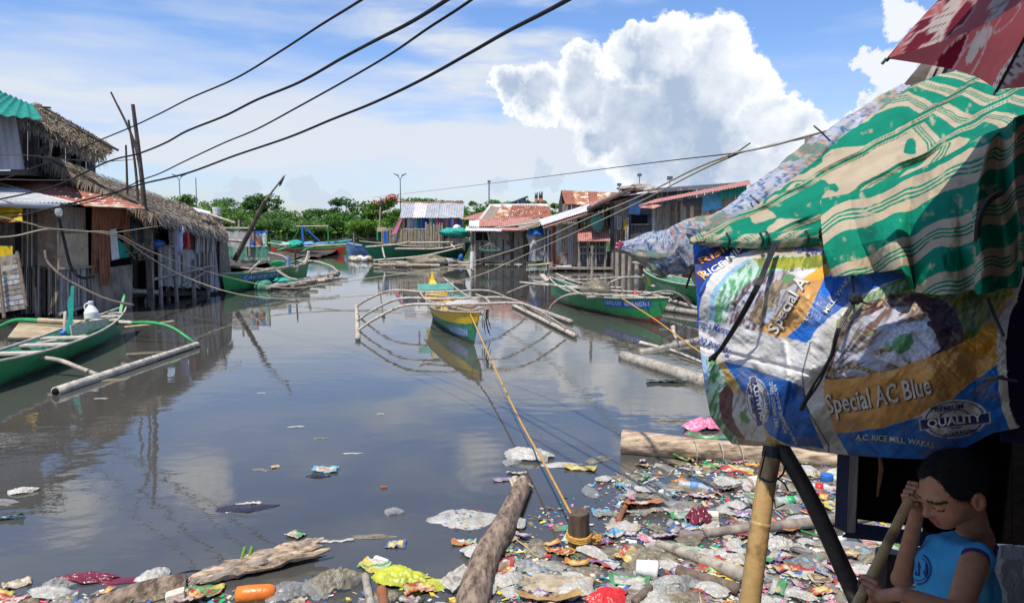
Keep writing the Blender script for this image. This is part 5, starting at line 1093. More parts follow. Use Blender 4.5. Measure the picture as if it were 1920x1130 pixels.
# --- B4 long dark green
bp_, st_ = W(703, 491), W(868, 489); H4 = Hull((bp_ - st_).length, 1.2, 1.0, .38, .30, 1.0, .6)
r, inv = boat('outrigger_boat', bp_, st_, 'long dark green boat lying in front of the bamboo fence hut', H4, [(2, 'boat_dark_green')], 'boat_inside', 'bamboo_pale')
for pts in ([(685, 463, 44.5), (745, 458, 45), (768, 453, 45.5)], [(700, 488, 43.8), (790, 480, 44), (868, 463, 44.5)], [(717, 464, 44.4), (720, 478, 44), (722, 484, 43.8)], [(758, 455, 45.5), (850, 454, 45.5)], [(846, 458, 45), (852, 464, 44.4)], [(740, 466, 45), (820, 466, 45.2), (870, 458, 45.5)]):
    arm(r, [inv @ A(*q) for q in pts], .055, 'bamboo_pale', 'spar')
# small blue boat between
bp_, st_ = A(655, 466, 62), A(705, 466, 60); bp_.z = st_.z = 0; Hx = Hull(3.8, .9, .7, .3, .3)
r, inv = boat('outrigger_boat', bp_, st_, 'small light blue boat partly hidden behind the bow of the dark green one', Hx, [(2, 'blue_pale')], 'blue_pale', 'bamboo_grey')
mb = MB(); mb.tube([inv @ A(664, 462, 60), inv @ A(663, 437, 60)], .06, 'wood_grey', 6); mb.tube([inv @ A(663, 439, 60), inv @ A(612, 462, 60)], .03, 'cable_brown', 5); mb.tube([inv @ A(663, 439, 60), inv @ A(700, 458, 60)], .03, 'cable_brown', 5); mb.build('mast', r)
# --- B1 near left boat
bp_, st_ = W(236, 627), W(-80, 752); bp_.x -= .1; H1 = Hull((bp_ - st_).length + .2, .90, .38, .22, .12, .25, .2, .1)
r, inv = boat('outrigger_boat', bp_, st_, 'green outrigger boat at the left edge with a white jug on board', H1, [(2, 'boat_green')], 'boat_inside', 'plank_pale', .3)
mb = MB(); zt = H1.fb + .05
mb.slab(inv @ A(14, 632, 13.6), inv @ A(116, 634, 14.2), inv @ A(124, 610, 15.2), inv @ A(36, 604, 15.2), .03, 'bamboo'); mb.build('deck_mat', r)
mb = MB(); mb.slab(inv @ A(136, 630, 13.9), inv @ A(222, 606, 15.6), inv @ A(220, 592, 15.6), inv @ A(133, 610, 13.9), .03, 'plank_pale'); mb.build('side_board', r)
thwarts(r, H1, (.30, .44, .56, .84, .89, .93), .12, .98)
mb = MB(); a_ = H1.p(.98, 1, 1); a_.y = 0; mb.add([a_ + Vector(v) for v in ((-.2, .03, -.1), (-.05, .03, .12), (.10, .02, .26), (.14, .0, .33), (.17, .02, .26), (.08, .03, -.1), (-.2, -.03, -.1), (-.05, -.03, .12), (.10, -.02, .26), (.14, 0, .33), (.17, -.02, .26), (.08, -.03, -.1))], [(0,1,2,3,4,5), (11,10,9,8,7,6), (0,6,7,1), (1,7,8,2), (2,8,9,3), (3,9,10,4), (4,10,11,5), (5,11,6,0)], 'boat_light_green'); mb.build('bow_post', r)
mb = MB(); P = [(122, 626), (134, 625), (137, 600), (138, 570), (139, 536), (133, 536), (132, 552), (126, 566), (128, 590), (125, 605)]; f_ = [inv @ A(x, y, 14.0) for x, y in P]; g_ = [inv @ A(x, y, 14.05) for x, y in P]; n_ = len(P)
mb.add(f_ + g_, [tuple(range(n_ - 1, -1, -1)), tuple(range(n_, 2 * n_))] + [(i, (i+1) % n_, n_ + (i+1) % n_, n_ + i) for i in range(n_)], 'teal_cloth'); mb.build('rudder_blade', r)
mb = MB(); bam(mb, [inv @ A(125, 600, 14.6), inv @ A(122, 587, 14.6), inv @ A(120, 640, 13.9)], .03, 'bamboo_grey'); mb.build('spar', r)
fl0, fl1 = inv @ W(104, 734, .05), inv @ W(370, 645, .06); mb = bam(MB(), [fl0, fl1], .072, 'bamboo_pale', 14, .72); mb.tube([fl0 - (fl1 - fl0).normalized() * .003, fl0 + (fl1 - fl0).normalized() * .02], .058, 'dark', 14); mb.build('float', r, True)
arm(r, [inv @ A(*q) for q in ((-60, 655, 12.2), (0, 663, 12.0), (60, 669, 11.8), (110, 675, 11.7), (150, 690, 11.6), (190, 705, 11.45))], .042, 'bamboo_grey', n=10)
arm(r, [inv @ A(*q) for q in ((-30, 625, 15.3), (0, 612, 15.2), (30, 600, 15.1), (75, 600, 15.0))], .045, 'boat_light_green'); arm(r, [inv @ A(*q) for q in ((72, 600, 15.0), (110, 602, 15.0), (160, 604, 15.0))], .052, 'bamboo')
arm(r, [inv @ A(*q) for q in ((219, 604, 15.2), (246, 605, 15.1), (248, 605, 15.1))], .05, 'bamboo_pale'); arm(r, [inv @ A(*q) for q in ((244, 605, 15.1), (285, 605, 15.0), (320, 613, 14.9), (350, 632, 14.8), (368, 646, 14.75))], .038, 'boat_light_green')
arm(r, [inv @ A(*q) for q in ((232, 614, 15.4), (285, 608, 15.7), (327, 602, 16.0))], .03, 'bamboo', 'spar'); arm(r, [inv @ A(*q) for q in ((25, 650, 12.9), (140, 632, 13.6), (160, 628, 13.8))], .025, 'plank_pale', 'spar')
mb = MB(); blob(mb, inv @ A(119, 624, 13.9), .07, .06, .05, 'blue_tarp', .4, 8); mb.build('rope_knot', r, True)
c_ = A(172, 597, 14.6); j = empty('jug', c_, 'white plastic jug with a handle standing on the left boat', 'jug')
mb = MB(); pr_ = [(0, .02), (.003, .125), (.02, .135), (.13, .135), (.15, .128), (.22, .085), (.27, .050), (.285, .042), (.315, .042), (.318, .052), (.355, .052), (.36, .02)]; vs_ = [(r_ * math.cos(6.2832 * k / 20), r_ * math.sin(6.2832 * k / 20), z_) for z_, r_ in pr_ for k in range(20)]; mb.add(vs_, [(i*20+k, i*20+(k+1)%20, (i+1)*20+(k+1)%20, (i+1)*20+k) for i in range(len(pr_)-1) for k in range(20)] + [tuple(range(19, -1, -1)), tuple((len(pr_)-1)*20 + k for k in range(20))], 'white_paint'); mb.build('body', j)
mb = MB(); mb.tube(crv([(-.115, 0, .16), (-.135, 0, .25), (-.09, 0, .31), (-.04, 0, .30)], 4), .014, 'white_paint', 6); mb.build('handle', j, True)

# ------------------------------------------------------------------ moored rafts, floating timber, posts
def log(pts, r0, r1, label, m='log', name='floating_log', cat='log', n=18, jit=.04, group=None):
    P = crv(pts, 8) if len(pts) > 2 else [Vector(pts[0]).lerp(Vector(pts[1]), i / 26) for i in range(27)]; K = len(P)
    rs = [(r0 + (r1 - r0) * i / (K - 1)) * (1 + .05 * math.sin(i * .55) * rnd.uniform(.3, 1)) for i in range(K)]
    mb = MB(); mb.tube(P, rs, m, n, jit=jit); o = mb.build(name, smooth=True); tag(o, label, cat, group); return o
LGG = 'timber floating among the litter'
log([W(868, 1215, .02), W(905, 1060, .05), W(945, 985, .06), W(982, 905, .05)], .115, .085, 'long weathered log slanting up the middle of the foreground', 'log')
log([W(1166, 829, .10), W(1300, 841, .09), W(1450, 853, .06), W(1640, 868, .02)], .135, .095, 'big cracked log lying across the water under the sack wall', 'log_x')
mb = MB(); dw0, dw1 = W(352, 1098, .0), W(606, 1032, .02); dx_ = (dw1 - dw0).normalized(); dn_ = Vector((-dx_.y, dx_.x, 0))
for i in range(17):
    o_ = rnd.uniform(-.10, .10); a_, b_ = rnd.uniform(.0, .3) if i % 3 else 0, rnd.uniform(.62, 1.03); hh = .075 * (1 - (o_ / .12) ** 2) + .01; K = 16
    P = [dw0.lerp(dw1, a_ + (b_ - a_) * k / K) + dn_ * (o_ * (.55 + .75 * (a_ + (b_ - a_) * k / K)) + .012 * math.sin(k * .7 + i)) + Vector((0, 0, hh * (.5 + .6 * k / K) + .01 * math.sin(k * 1.3 + i * 2))) for k in range(K + 1)]
    mb.tube(P, [rnd.uniform(.022, .040) * (1 - .75 * abs(2 * k / K - 1) ** 4) for k in range(K + 1)], 'log_x' if i % 4 else 'wood_grey', 7, jit=.16)
tag(mb.build('driftwood'), 'split driftwood log with grey grain at lower left', 'driftwood', None)
log([W(350, 1100, -.01), W(250, 1125, -.03), W(180, 1160, -.05)], .10, .12, 'sunken brown timber at the bottom left below the driftwood', 'log')
log([W(1168, 668, .03), W(1240, 690, .05), W(1325, 717, .04)], .10, .12, 'mossy pale log floating left of the sack wall', 'bamboo_grey')
log([A(1202, 662, 14.0), A(1330, 634, 15.4)], .07, .08, 'bamboo pole end sticking out from behind the sack wall', 'bamboo_grey')
log([W(1200, 642, .05), W(1235, 650, .02)], .04, .03, 'short pale stick floating above the mossy log', 'bamboo_pale')
log([W(1256, 655, .04), W(1290, 668, .02), W(1330, 685, .02)], .025, .025, 'thin pale bamboo lying by the mossy log', 'bamboo_pale')
log([W(1322, 1000, .03), W(1400, 990, .05), W(1480, 984, .05), W(1600, 968, .05)], .035, .05, 'long grey branch floating behind the bamboo post', 'wood_grey')
log([W(1232, 1018, .03), W(1320, 1050, .05), W(1400, 1080, .05)], .03, .055, 'bamboo stem among the litter pointing at the bamboo post', 'bamboo_grey')
log([W(1270, 1070, .03), W(1385, 1105, .03)], .045, .045, 'flat brown plank floating left of the bamboo post foot', 'wood')
log([W(1190, 1128, .04), W(1218, 1100, .05)], .028, .026, 'short brown stick at the bottom centre of the litter', 'wood')
log([W(1160, 975, .03), W(1178, 938, .03)], .022, .022, 'short reddish brown plank near the mooring stump', 'wood_red')
log([W(684, 1078, .03), W(696, 1135, .03)], .026, .028, 'upright lying bamboo piece beside the lime cloth', 'bamboo_grey')
log([W(715, 1105, .03), W(724, 1150, .03)], .035, .035, 'wet dark red board beside the lime cloth', 'wood_red')
if True:
    lg = [o for o in col.objects if str(o.get('label', '')).startswith('big cracked')][0]
    for x, y in ((1302, 843), (1350, 848), (1387, 850)):
        c_ = W(x, y + 4, .08); rb = MB(); rb.tube([c_ + Vector((0, math.cos(t / 10 * 6.283) * .128, math.sin(t / 10 * 6.283) * .128)) for t in range(11)], .005, 'rope_pale', 5); rb.build('lashing', lg)
log([A(1600, 975, 4.6), A(1700, 955, 4.6)], .03, .03, 'branch end behind the dark window frame', 'wood_grey')
# mooring stump
r = empty('mooring_stump', W(1085, 1022), 'square dark wooden stump with the yellow rope tied round it', 'stump'); b_ = W(1085, 1024); 
mb = MB(); s_ = .095; tz = A(1085, 960, b_.y).z; vs = []
for z in (-.6, 0, tz * .5, tz):
    for i in range(12):
        a_ = math.pi * 2 * i / 12; k_ = s_ / max(abs(math.cos(a_ + .4)), abs(math.sin(a_ + .4))) ** .9 * (1 + rnd.uniform(-.05, .05)); vs.append((math.cos(a_) * k_ * .8, math.sin(a_) * k_ * .8, z + rnd.uniform(-.012, .012)))
mb.add(vs, [(j*12+i, j*12+(i+1)%12, (j+1)*12+(i+1)%12, (j+1)*12+i) for j in range(3) for i in range(12)] + [tuple(36 + i for i in range(12))], 'stump_wood'); o = mb.build('post', r); o.location = b_ - r.location
mb = MB(); [mb.tube([(math.cos(i / 12 * 6.283) * .092, math.sin(i / 12 * 6.283) * .092, z + .01 * math.sin(i / 2)) for i in range(13)], .011, 'rope_yellow', 6) for z in (.09, .105, .075)]; o = mb.build('rope_loop', r); o.location = b_ - r.location
mb = MB(); [mb.tube(crv([(.08, .02, .05), (.13 + rnd.uniform(-.02, .03), rnd.uniform(-.05, .06), rnd.uniform(.03, .12)), (.16 + rnd.uniform(-.03, .05), rnd.uniform(-.06, .06), rnd.uniform(.01, .1)), (.1, 0, .03)], 5), .007, 'rope_yellow', 5) for _ in range(9)]; o = mb.build('rope_tangle', r, True); o.location = b_ - r.location
# raft with net behind centre
r = empty('bamboo_raft', W(800, 497), 'low raft of driftwood and bamboo heaped with nets below the dark green boat', 'raft'); mb = MB()
for i in range(26): x = rnd.uniform(700, 860); y = rnd.uniform(489, 499); mb.tube([W(x, y, .08), W(x + rnd.uniform(20, 70), y + rnd.uniform(-2, 2), .1)], rnd.uniform(.05, .10), rnd.choice(['bamboo_grey', 'wood_grey', 'bamboo', 'wood']), 6)
wpart(r, 'poles', mb); mb = MB(); blob(mb, W(805, 488, .3), 1.1, .7, .35, 'film_dirty', .4); blob(mb, W(835, 490, .2), .8, .5, .2, 'grey_cloth', .5); wpart(r, 'net_heap', mb, smooth=True)
mb = MB(); blob(mb, W(864, 483, .3), .18, .18, .25, 'boat_blue', .2, 10); wpart(r, 'blue_drum', mb, smooth=True)
mb = MB(); [blob(mb, W(660 + 5 * i, 484 + (i % 3), .15), .25, .2, .18, rnd.choice(['foam', 'wood', 'white_cloth', 'bamboo']), .4, 8) for i in range(8)]; tag(mb.build('driftwood_heap'), 'small heap of foam and driftwood before the bow of the dark green boat', 'driftwood', kind='stuff')
# bamboo pile beside B2
mb = MB()
for i in range(26):
    x = rnd.uniform(495, 600); y = 540 - (x - 495) * .16 + rnd.uniform(-4, 4); bam(mb, [W(x, y, rnd.uniform(.04, .2)), W(x + rnd.uniform(18, 60), y - rnd.uniform(2, 9), rnd.uniform(.05, .25))], rnd.uniform(.03, .075), rnd.choice(['bamboo_grey', 'bamboo_pale', 'wood_grey']), 6)
tag(mb.build('bamboo_bundle'), 'loose bundle of pale bamboo floating beside the left green boat', 'bamboo', kind='stuff')
o = blob(MB(), (0,0,0), .45, .3, .12, 'teal_cloth', .5).build('green_net', smooth=True); o.location = W(536, 526, .25); tag(o, 'teal net draped over the floating bamboo', 'net')
o = blob(MB(), (0,0,0), .36, .3, .26, 'net_green', .35).build('green_net', smooth=True); o.location = W(492, 538, .1); tag(o, 'green and white net ball at the left end of the floating bamboo', 'net')
# stake with white top by the grey hut
r = empty('stake', W(882, 520), 'white capped stake standing in the water beside the grey hut', 'stake'); wpart(r, 'post', MB().tube([A(882, 540, 30), A(884, 500, 30)], .025, 'bamboo_pale', 6)); wpart(r, 'white_wrap', MB().tube([A(884, 503, 30), A(886, 472, 30)], [.08, .09], 'white_paint', 8))
# cleat shape near rope right
log([A(1262, 612, 16), A(1263, 622, 15.9), A(1268, 634, 15.6)], .05, .03, 'pale curved wood piece by the yellow mooring line', 'plank_pale')
# ------------------------------------------------------------------ ropes and cables
def line(pts, r0, m, label, name='rope', cat='rope', group=None, sm=8, r1=None):
    P = crv([A(*q) for q in pts], sm); rs = [r0 + ((r1 or r0) - r0) * i / (len(P) - 1) for i in range(len(P))]
    o = MB().tube(P, rs, m, 7).build(name, smooth=True); return tag(o, label, cat, group)
st_ = W(1085, 1024)
line([(880, 584, 14.9), (905, 640, 12.6), (935, 705, 10.3), (975, 788, 8.2), (1020, 868, 6.7), (1070, 962, st_.y - .02)], .014, 'rope_yellow', 'taut yellow rope from the centre boat to the stump', r1=.010)
line([(1163, 557, 18.8), (1230, 600, 16.2), (1280, 637, 14.2), (1330, 672, 12.8)], .016, 'rope_yellow', 'yellow mooring line slanting down from the right green boat')
CG = 'black power cables crossing the sky'
line([(900, -150, 5.2), (690, -8, 7.5), (600, 48, 9), (520, 100, 10.5), (440, 148, 12), (355, 185, 14), (300, 213, 15.4), (240, 241, 16.5), (150, 278, 17.6), (90, 304, 18.3), (-20, 346, 18.6)], .015, 'cable', 'topmost black cable of the four', 'power_cable', 'cable', CG)
line([(1080, -160, 4.6), (850, -8, 6.5), (770, 42, 7.6), (700, 78, 8.6), (640, 110, 9.6), (560, 155, 11), (480, 188, 12.3), (420, 218, 13.4), (350, 246, 14.6), (310, 268, 15.4), (260, 288, 16.4), (200, 304, 17.2), (100, 350, 18.0), (-20, 378, 18.3)], .020, 'cable', 'thick second black cable from the top', 'power_cable', 'cable', CG)
line([(1110, -175, 4.6), (892, -6, 6.5), (800, 55, 7.6), (730, 103, 8.8), (650, 150, 10.2), (560, 200, 11.6), (480, 243, 13), (420, 268, 14.2), (345, 303, 15.6), (300, 325, 16.6), (260, 340, 17.2), (180, 376, 18), (60, 396, 18.4), (-20, 402, 18.4)], .014, 'cable', 'third thin dark cable, just above the lowest', 'power_cable', 'cable', CG)
line([(1330, -150, 4.4), (1075, -6, 6.0), (1020, 24, 6.6), (950, 60, 7.4), (880, 100, 8.4), (790, 150, 9.6), (700, 193, 10.8), (620, 225, 12), (540, 258, 13.2), (440, 292, 14.6), (350, 325, 15.6), (270, 344, 16.6), (210, 362, 17.4), (120, 385, 18), (-20, 418, 18.2)], .020, 'cable', 'lowest and longest black cable of the four', 'power_cable', 'cable', CG)
WG = 'pale ropes strung over the water'
line([(-20, 446, 15), (30, 442, 15.5), (88, 430, 16), (150, 434, 17), (215, 438, 18), (280, 470, 20), (360, 500, 22), (450, 525, 24), (540, 540, 24.5), (640, 528, 25), (760, 512, 26), (880, 492, 27), (1000, 455, 25), (1100, 410, 22), (1200, 368, 17), (1300, 318, 12), (1380, 287, 9)], .016, 'rope_pale', 'pale rope sagging across the water, upper of the pair', 'rope', 'rope', WG)
line([(-20, 402, 15), (60, 420, 15.6), (90, 428, 16), (215, 442, 18.2), (280, 482, 19.8), (350, 520, 21), (450, 552, 21.4), (560, 560, 22), (700, 552, 23), (820, 535, 24), (900, 515, 24.5), (980, 480, 24), (1080, 435, 21), (1200, 378, 16.4), (1300, 326, 11.8), (1380, 289, 9)], .014, 'rope_pale', 'pale rope sagging across the water, lower of the pair', 'rope', 'rope', WG)
line([(700, 370, 60), (820, 356, 40), (1000, 334, 22), (1200, 308, 13), (1380, 287, 9)], .009, 'cable_brown', 'thin grey wire running level above the far trees', 'wire', 'wire')
line([(1376, 287.5, 9), (1440, 275, 8), (1500, 259, 7), (1572, 240, 6)], .012, 'rope_pale', 'twisted pale wire from the black clamp to the cloth bundle', 'wire', 'wire')
line([(1376, 290, 9), (1450, 271, 8), (1500, 261, 7), (1574, 238, 6.03)], .007, 'cable_brown', 'thin dark wire twisted with the pale one above the cloth bundle', 'wire', 'wire')
mb = MB(); mb.tube([A(1366, 294, 9), A(1384, 286, 9)], .025, 'black_plastic', 6); mb.tube([A(1380, 287, 9), A(1407, 268, 9)], .009, 'cable', 5); tag(mb.build('cable_clamp'), 'black clamp joining the pale wires against the cumulus cloud', 'clamp')
line([(-20, 289, 17), (60, 292, 17.6), (180, 303, 19.5), (260, 298, 20.8)], .010, 'cable_brown', 'thin wire passing in front of the corrugated tin house', 'wire', 'wire')
line([(-20, 336, 16), (100, 338, 17), (160, 335, 18.4)], .011, 'cable_brown', 'thin wire lying over the rust red roof', 'wire', 'wire')
line([(84, 470, 17), (90, 492, 16.8), (120, 520, 16.4), (165, 545, 16), (205, 562, 15.8), (250, 572, 15.6)], .03, 'cable_brown', 'stiff brown hose hanging in front of the bamboo wall', 'hose', 'hose')
line([(215, 436, 18.2), (290, 425, 20.6), (335, 420, 22.35), (360, 417, 23.2)], .010, 'rope_pale', 'clothes line stretched to the thatched house opening', 'clothes_line', 'line')
line([(418, 412, 30), (500, 404, 31), (520, 396, 31.5)], .008, 'cable_brown', 'faint wire from the white bucket to the leaning pole', 'wire', 'wire')
# ------------------------------------------------------------------ foreground shack: sack wall
CTRL = np.array([(1300,455,2.80),(1305,560,2.74),(1312,640,2.70),(1325,770,2.72),(1370,835,2.82),(1400,480,2.58),(1450,640,2.38),(1450,760,2.36),(1460,835,2.52),(1580,853,2.36),
 (1600,500,2.24),(1600,680,2.06),(1750,865,2.12),(1740,550,1.98),(1750,700,1.84),(1860,820,1.92),(1890,560,1.86),(1890,700,1.78),(1900,800,1.86),(1950,540,1.86),(1500,560,2.30)], float)
def _k(d): return np.sqrt(d * d + .15 ** 2)
_P2 = (CTRL[:, :2] - (1600, 650)) / 300
_A = _k(np.linalg.norm(_P2[:, None] - _P2[None], axis=-1)) + np.eye(len(CTRL)) * .02; _Wt = np.linalg.solve(_A, CTRL[:, 2] - 2.2)
def sackY(px, py):
    px = np.asarray(px, float); py = np.asarray(py, float); q = np.stack([(px - 1600) / 300, (py - 650) / 300], -1)
    y = 2.2 + (_k(np.linalg.norm(q[..., None, :] - _P2, axis=-1)) * _Wt).sum(-1)
    y = y + .07 * (fbm(px * .012 + 3, py * .016 + 5, 3) - .5) + .018 * (fbm(px * .04 + py * .03, py * .022 - px * .01, 3) - .5)
    y = y + .012 * np.abs(fbm(px * .05 - py * .05, py * .03 + 9, 3) - .5) + .003 * (fbm(px * .2, py * .25, 2) - .5)
    y = y - .15 * np.clip((py - 455) / 90, 0, 1) * np.clip((905 - py) / 120, .3, 1) * np.clip((1850 - px) / 200, .1, 1)
    d1 = np.abs((px - (1462 + (py - 830) * -.02 + 12 * np.sin(py * .02)))); seam = (px > 1400) & (py > 640)
    y = y - .012 * np.exp(-(d1 / 5) ** 2) * seam
    d2 = np.abs(py - (648 + (px - 1310) * .25)); y = y + .012 * np.exp(-(d2 / 4) ** 2) * (px < 1545)
    return y
NU, NV = 430, 300
P = coons([(1372,832),(1415,836),(1465,833),(1530,846),(1590,853),(1680,859),(1762,861),(1812,838),(1860,812),(1908,802)],
          [(1298,448),(1380,452),(1450,452),(1545,436),(1640,440),(1760,470),(1860,500),(1925,500)],
          [(1372,832),(1350,805),(1332,780),(1322,730),(1313,660),(1308,600),(1304,520),(1298,448)],
          [(1908,802),(1894,770),(1888,700),(1886,640),(1894,590),(1912,545),(1925,500)], NU, NV)
xx, yy = P[..., 0], P[..., 1]
C = np.zeros(P.shape[:2] + (3,)); C[:] = (.56, .55, .53)
wob = (fbm(xx * .05, yy * .05) - .5) * 7; X_, Y_ = xx + wob, yy + (fbm(xx * .05 + 9, yy * .05) - .5) * 7
streak = fbm(xx * .22 + yy * .1, yy * .04 - xx * .06, 3); grain = fbm(xx * .3, yy * .3, 3)
def paint(poly, c, c2=None, nz=None, th=.5):
    m = inpoly(X_, Y_, poly); C[m] = c
    if c2 is not None:
        nz = grain if nz is None else nz; w = np.clip((nz - th) * 6 + .5, 0, 1)[..., None]; C[m] = (np.array(c) * (1 - w) + np.array(c2) * w)[m]
NAVY, BLUE, WHITE, ORG, ORG_SUN = (.02,.03,.16), (.012,.13,.50), (.58,.57,.55), (.62,.33,.10), (.75,.36,.04)
GR, GR2, MAR, MAR2, RICE, LEAFC = (.06,.22,.05), (.34,.50,.38), (.10,.035,.045), (.22,.11,.09), (.58,.62,.66), (.08,.26,.09)
# upper left sack
paint([(1290,440),(1330,440),(1330,500),(1312,640),(1300,620)], BLUE)
paint([(1298,500),(1310,470),(1400,445),(1450,440),(1470,460),(1400,478),(1345,500),(1325,540),(1312,560)], NAVY)
paint([(1400,445),(1560,430),(1560,452),(1450,456),(1430,470)], (.02,.06,.28))
paint([(1306,560),(1326,525),(1350,490),(1415,470),(1460,458),(1440,452),(1330,505)], BLUE)
paint([(1308,640),(1312,570),(1330,520),(1355,488),(1410,470),(1480,462),(1470,600),(1400,650)], WHITE)
paint([(1440,455),(1560,440),(1575,500),(1470,490),(1400,478)], (.44,.38,.29))
paint([(1332,600),(1336,545),(1362,515),(1405,488),(1450,480),(1560,478),(1556,505),(1420,560),(1380,620),(1345,605)], (.10,.30,.13), (.44,.60,.52), streak, .46)
paint([(1410,486),(1560,476),(1560,500),(1470,505),(1425,500)], (.16,.19,.02), (.32,.33,.04), streak)
paint([(1332,600),(1330,560),(1360,512),(1402,486),(1408,490),(1364,518),(1338,562),(1340,604)], (.25,.45,.68))
paint([(1358,605),(1375,560),(1400,530),(1440,512),(1500,500),(1520,515),(1500,560),(1475,590),(1450,612),(1425,623),(1395,615)], (.12,.08,.08), (.45,.44,.50), streak, .52)
paint([(1380,575),(1400,545),(1430,525),(1420,560),(1398,600)], (.50,.52,.62), (.36,.34,.38), streak); paint([(1425,600),(1440,565),(1470,540),(1480,550),(1455,590),(1440,612)], (.48,.50,.58), (.30,.22,.15), streak)
paint([(1400,600),(1420,570),(1450,530),(1500,515),(1512,520),(1465,545),(1440,580),(1425,612)], (.34,.26,.13), (.14,.10,.07), streak)
paint([(1480,510),(1530,502),(1520,520),(1500,530),(1475,520)], (.58,.57,.60)); paint([(1465,522),(1478,512),(1492,518),(1482,532),(1468,532)], LEAFC)
paint([(1420,620),(1450,600),(1480,560),(1500,540),(1520,520),(1545,515),(1535,560),(1515,590),(1490,620),(1475,634),(1440,628)], ORG, (.52,.27,.09), fbm(xx*.03, yy*.03)); paint([(1505,522),(1530,505),(1556,490),(1556,512),(1530,525),(1512,530)], ORG_SUN)  # smaller, brighter orange patch is sunlight painted into the print
paint([(1476,634),(1500,610),(1520,580),(1535,545),(1545,518),(1600,505),(1720,495),(1700,515),(1640,540),(1600,560),(1560,590),(1535,615),(1520,645)], BLUE)
paint([(1512,644),(1535,614),(1560,592),(1600,565),(1660,535),(1670,545),(1600,580),(1560,640),(1560,720),(1520,840),(1505,840),(1500,700)], WHITE)
# writing band white (middle)
paint([(1308,640),(1330,600),(1420,622),(1520,650),(1505,725),(1420,695),(1340,672),(1314,668)], WHITE)
# lower left sack
paint([(1312,664),(1345,674),(1385,720),(1400,770),(1420,835),(1365,835),(1325,780)], (.07,.25,.07), (.42,.58,.48), streak, .5)
paint([(1312,664),(1322,668),(1330,700),(1324,740),(1318,720)], (.32,.46,.66))
paint([(1344,674),(1356,676),(1400,750),(1440,815),(1470,835),(1440,838),(1395,790)], (.52,.36,.12), (.44,.28,.08), streak)
paint([(1356,676),(1410,690),(1505,722),(1520,780),(1545,840),(1480,834),(1440,815),(1398,745)], (.010,.10,.38), (.014,.13,.46), fbm(xx*.04, yy*.04))
paint([(1365,718),(1350,735),(1346,765),(1358,795),(1385,825),(1400,832),(1400,800),(1390,760)], MAR, (.16,.06,.06), streak)
paint([(1375,735),(1392,740),(1420,780),(1440,830),(1400,828),(1372,780)], (.50,.54,.55), (.28,.24,.17), streak, .62)
paint([(1386,772),(1396,770),(1408,788),(1404,795),(1390,790)], LEAFC)
paint([(1380,820),(1430,828),(1480,836),(1440,840),(1385,836)], (.34,.27,.14), (.20,.14,.07), streak)
paint([(1505,722),(1545,840),(1556,850),(1590,850),(1570,810),(1548,770),(1540,700),(1560,640),(1520,645)], WHITE, (.46,.44,.40), fbm(xx*.03+4, yy*.05))
# right sack
paint([(1560,480),(1900,490),(1900,560),(1880,640),(1700,720),(1545,715),(1570,600),(1620,555),(1700,515)], (.07,.16,.03), (.30,.30,.04), streak, .52)
paint([(1600,570),(1640,545),(1700,522),(1712,530),(1660,555),(1620,590)], (.10,.22,.10), (.30,.42,.26), streak)
paint([(1546,712),(1560,660),(1585,600),(1615,570),(1670,553),(1720,550),(1770,562),(1795,590),(1806,625),(1806,645),(1765,660),(1640,702)], (.09,.03,.035), (.035,.02,.035), streak)
fan = fbm(np.arctan2(714 - yy, xx - 1540) * 13 + .6 * fbm(xx * .03, yy * .03), np.hypot(xx - 1540, yy - 714) * .018, 3)
paint([(1552,706),(1575,640),(1610,598),(1660,575),(1720,575),(1745,600),(1700,640),(1720,690),(1660,700),(1600,710)], (.36,.37,.44), (.13,.08,.06), fan, .50)
paint([(1640,668),(1668,622),(1700,600),(1735,603),(1752,625),(1762,655),(1720,680),(1690,688)], RICE, (.44,.44,.52), grain)
for (a_, b_) in (((1555,705),(1700,552)), ((1560,700),(1735,590)), ((1560,690),(1660,560)), ((1550,700),(1600,590)), ((1560,708),(1670,655)), ((1556,700),(1715,575)), ((1560,706),(1640,620)), ((1640,664),(1712,690)), ((1548,702),(1640,700)), ((1555,700),(1625,575))):
    t_ = np.clip(((xx-a_[0])*(b_[0]-a_[0]) + (yy-a_[1])*(b_[1]-a_[1])) / ((b_[0]-a_[0])**2 + (b_[1]-a_[1])**2), 0, 1); cxp, cyp = a_[0] + t_*(b_[0]-a_[0]), a_[1] + t_*(b_[1]-a_[1]) - 14*np.sin(t_*3.1)
    d = np.hypot(xx - cxp, yy - cyp); w = 1.8 + 3.4*t_; m = (d < w) & inpoly(xx, yy, [(1546,715),(1560,590),(1650,545),(1760,560),(1800,640),(1720,690)]); hus = (np.sin(t_*60 + d*.9) > 0)
    C[m & hus] = (.34,.25,.11); C[m & ~hus] = (.13,.085,.05)
paint([(1674,640),(1690,625),(1708,624),(1712,640),(1704,654),(1688,664),(1674,656)], LEAFC, (.12,.32,.14), streak); paint([(1658,642),(1668,640),(1672,652),(1662,655)], (.18,.36,.22))
paint([(1542,712),(1600,708),(1680,690),(1760,662),(1830,630),(1875,575),(1900,545),(1892,640),(1870,690),(1840,700),(1790,745),(1720,780),(1650,802),(1585,810),(1568,815),(1548,760)], ORG, (.55,.28,.08), fbm(xx*.03, yy*.06))
m = inpoly(X_, Y_, [(1780,660),(1830,630),(1875,575),(1900,545),(1892,640),(1870,670),(1800,660)]); C[m] = (.50,.22,.015)
paint([(1568,812),(1600,810),(1660,800),(1730,778),(1790,745),(1840,702),(1872,680),(1886,660),(1905,810),(1860,820),(1800,848),(1750,870),(1600,865)], (.010,.12,.42), (.016,.17,.55), fbm(xx*.05, yy*.04))
paint([(1868,640),(1872,600),(1890,560),(1920,530),(1930,545),(1905,580),(1893,620),(1896,700),(1903,770),(1915,800),(1895,812),(1880,770),(1870,700)], (.50,.46,.40))
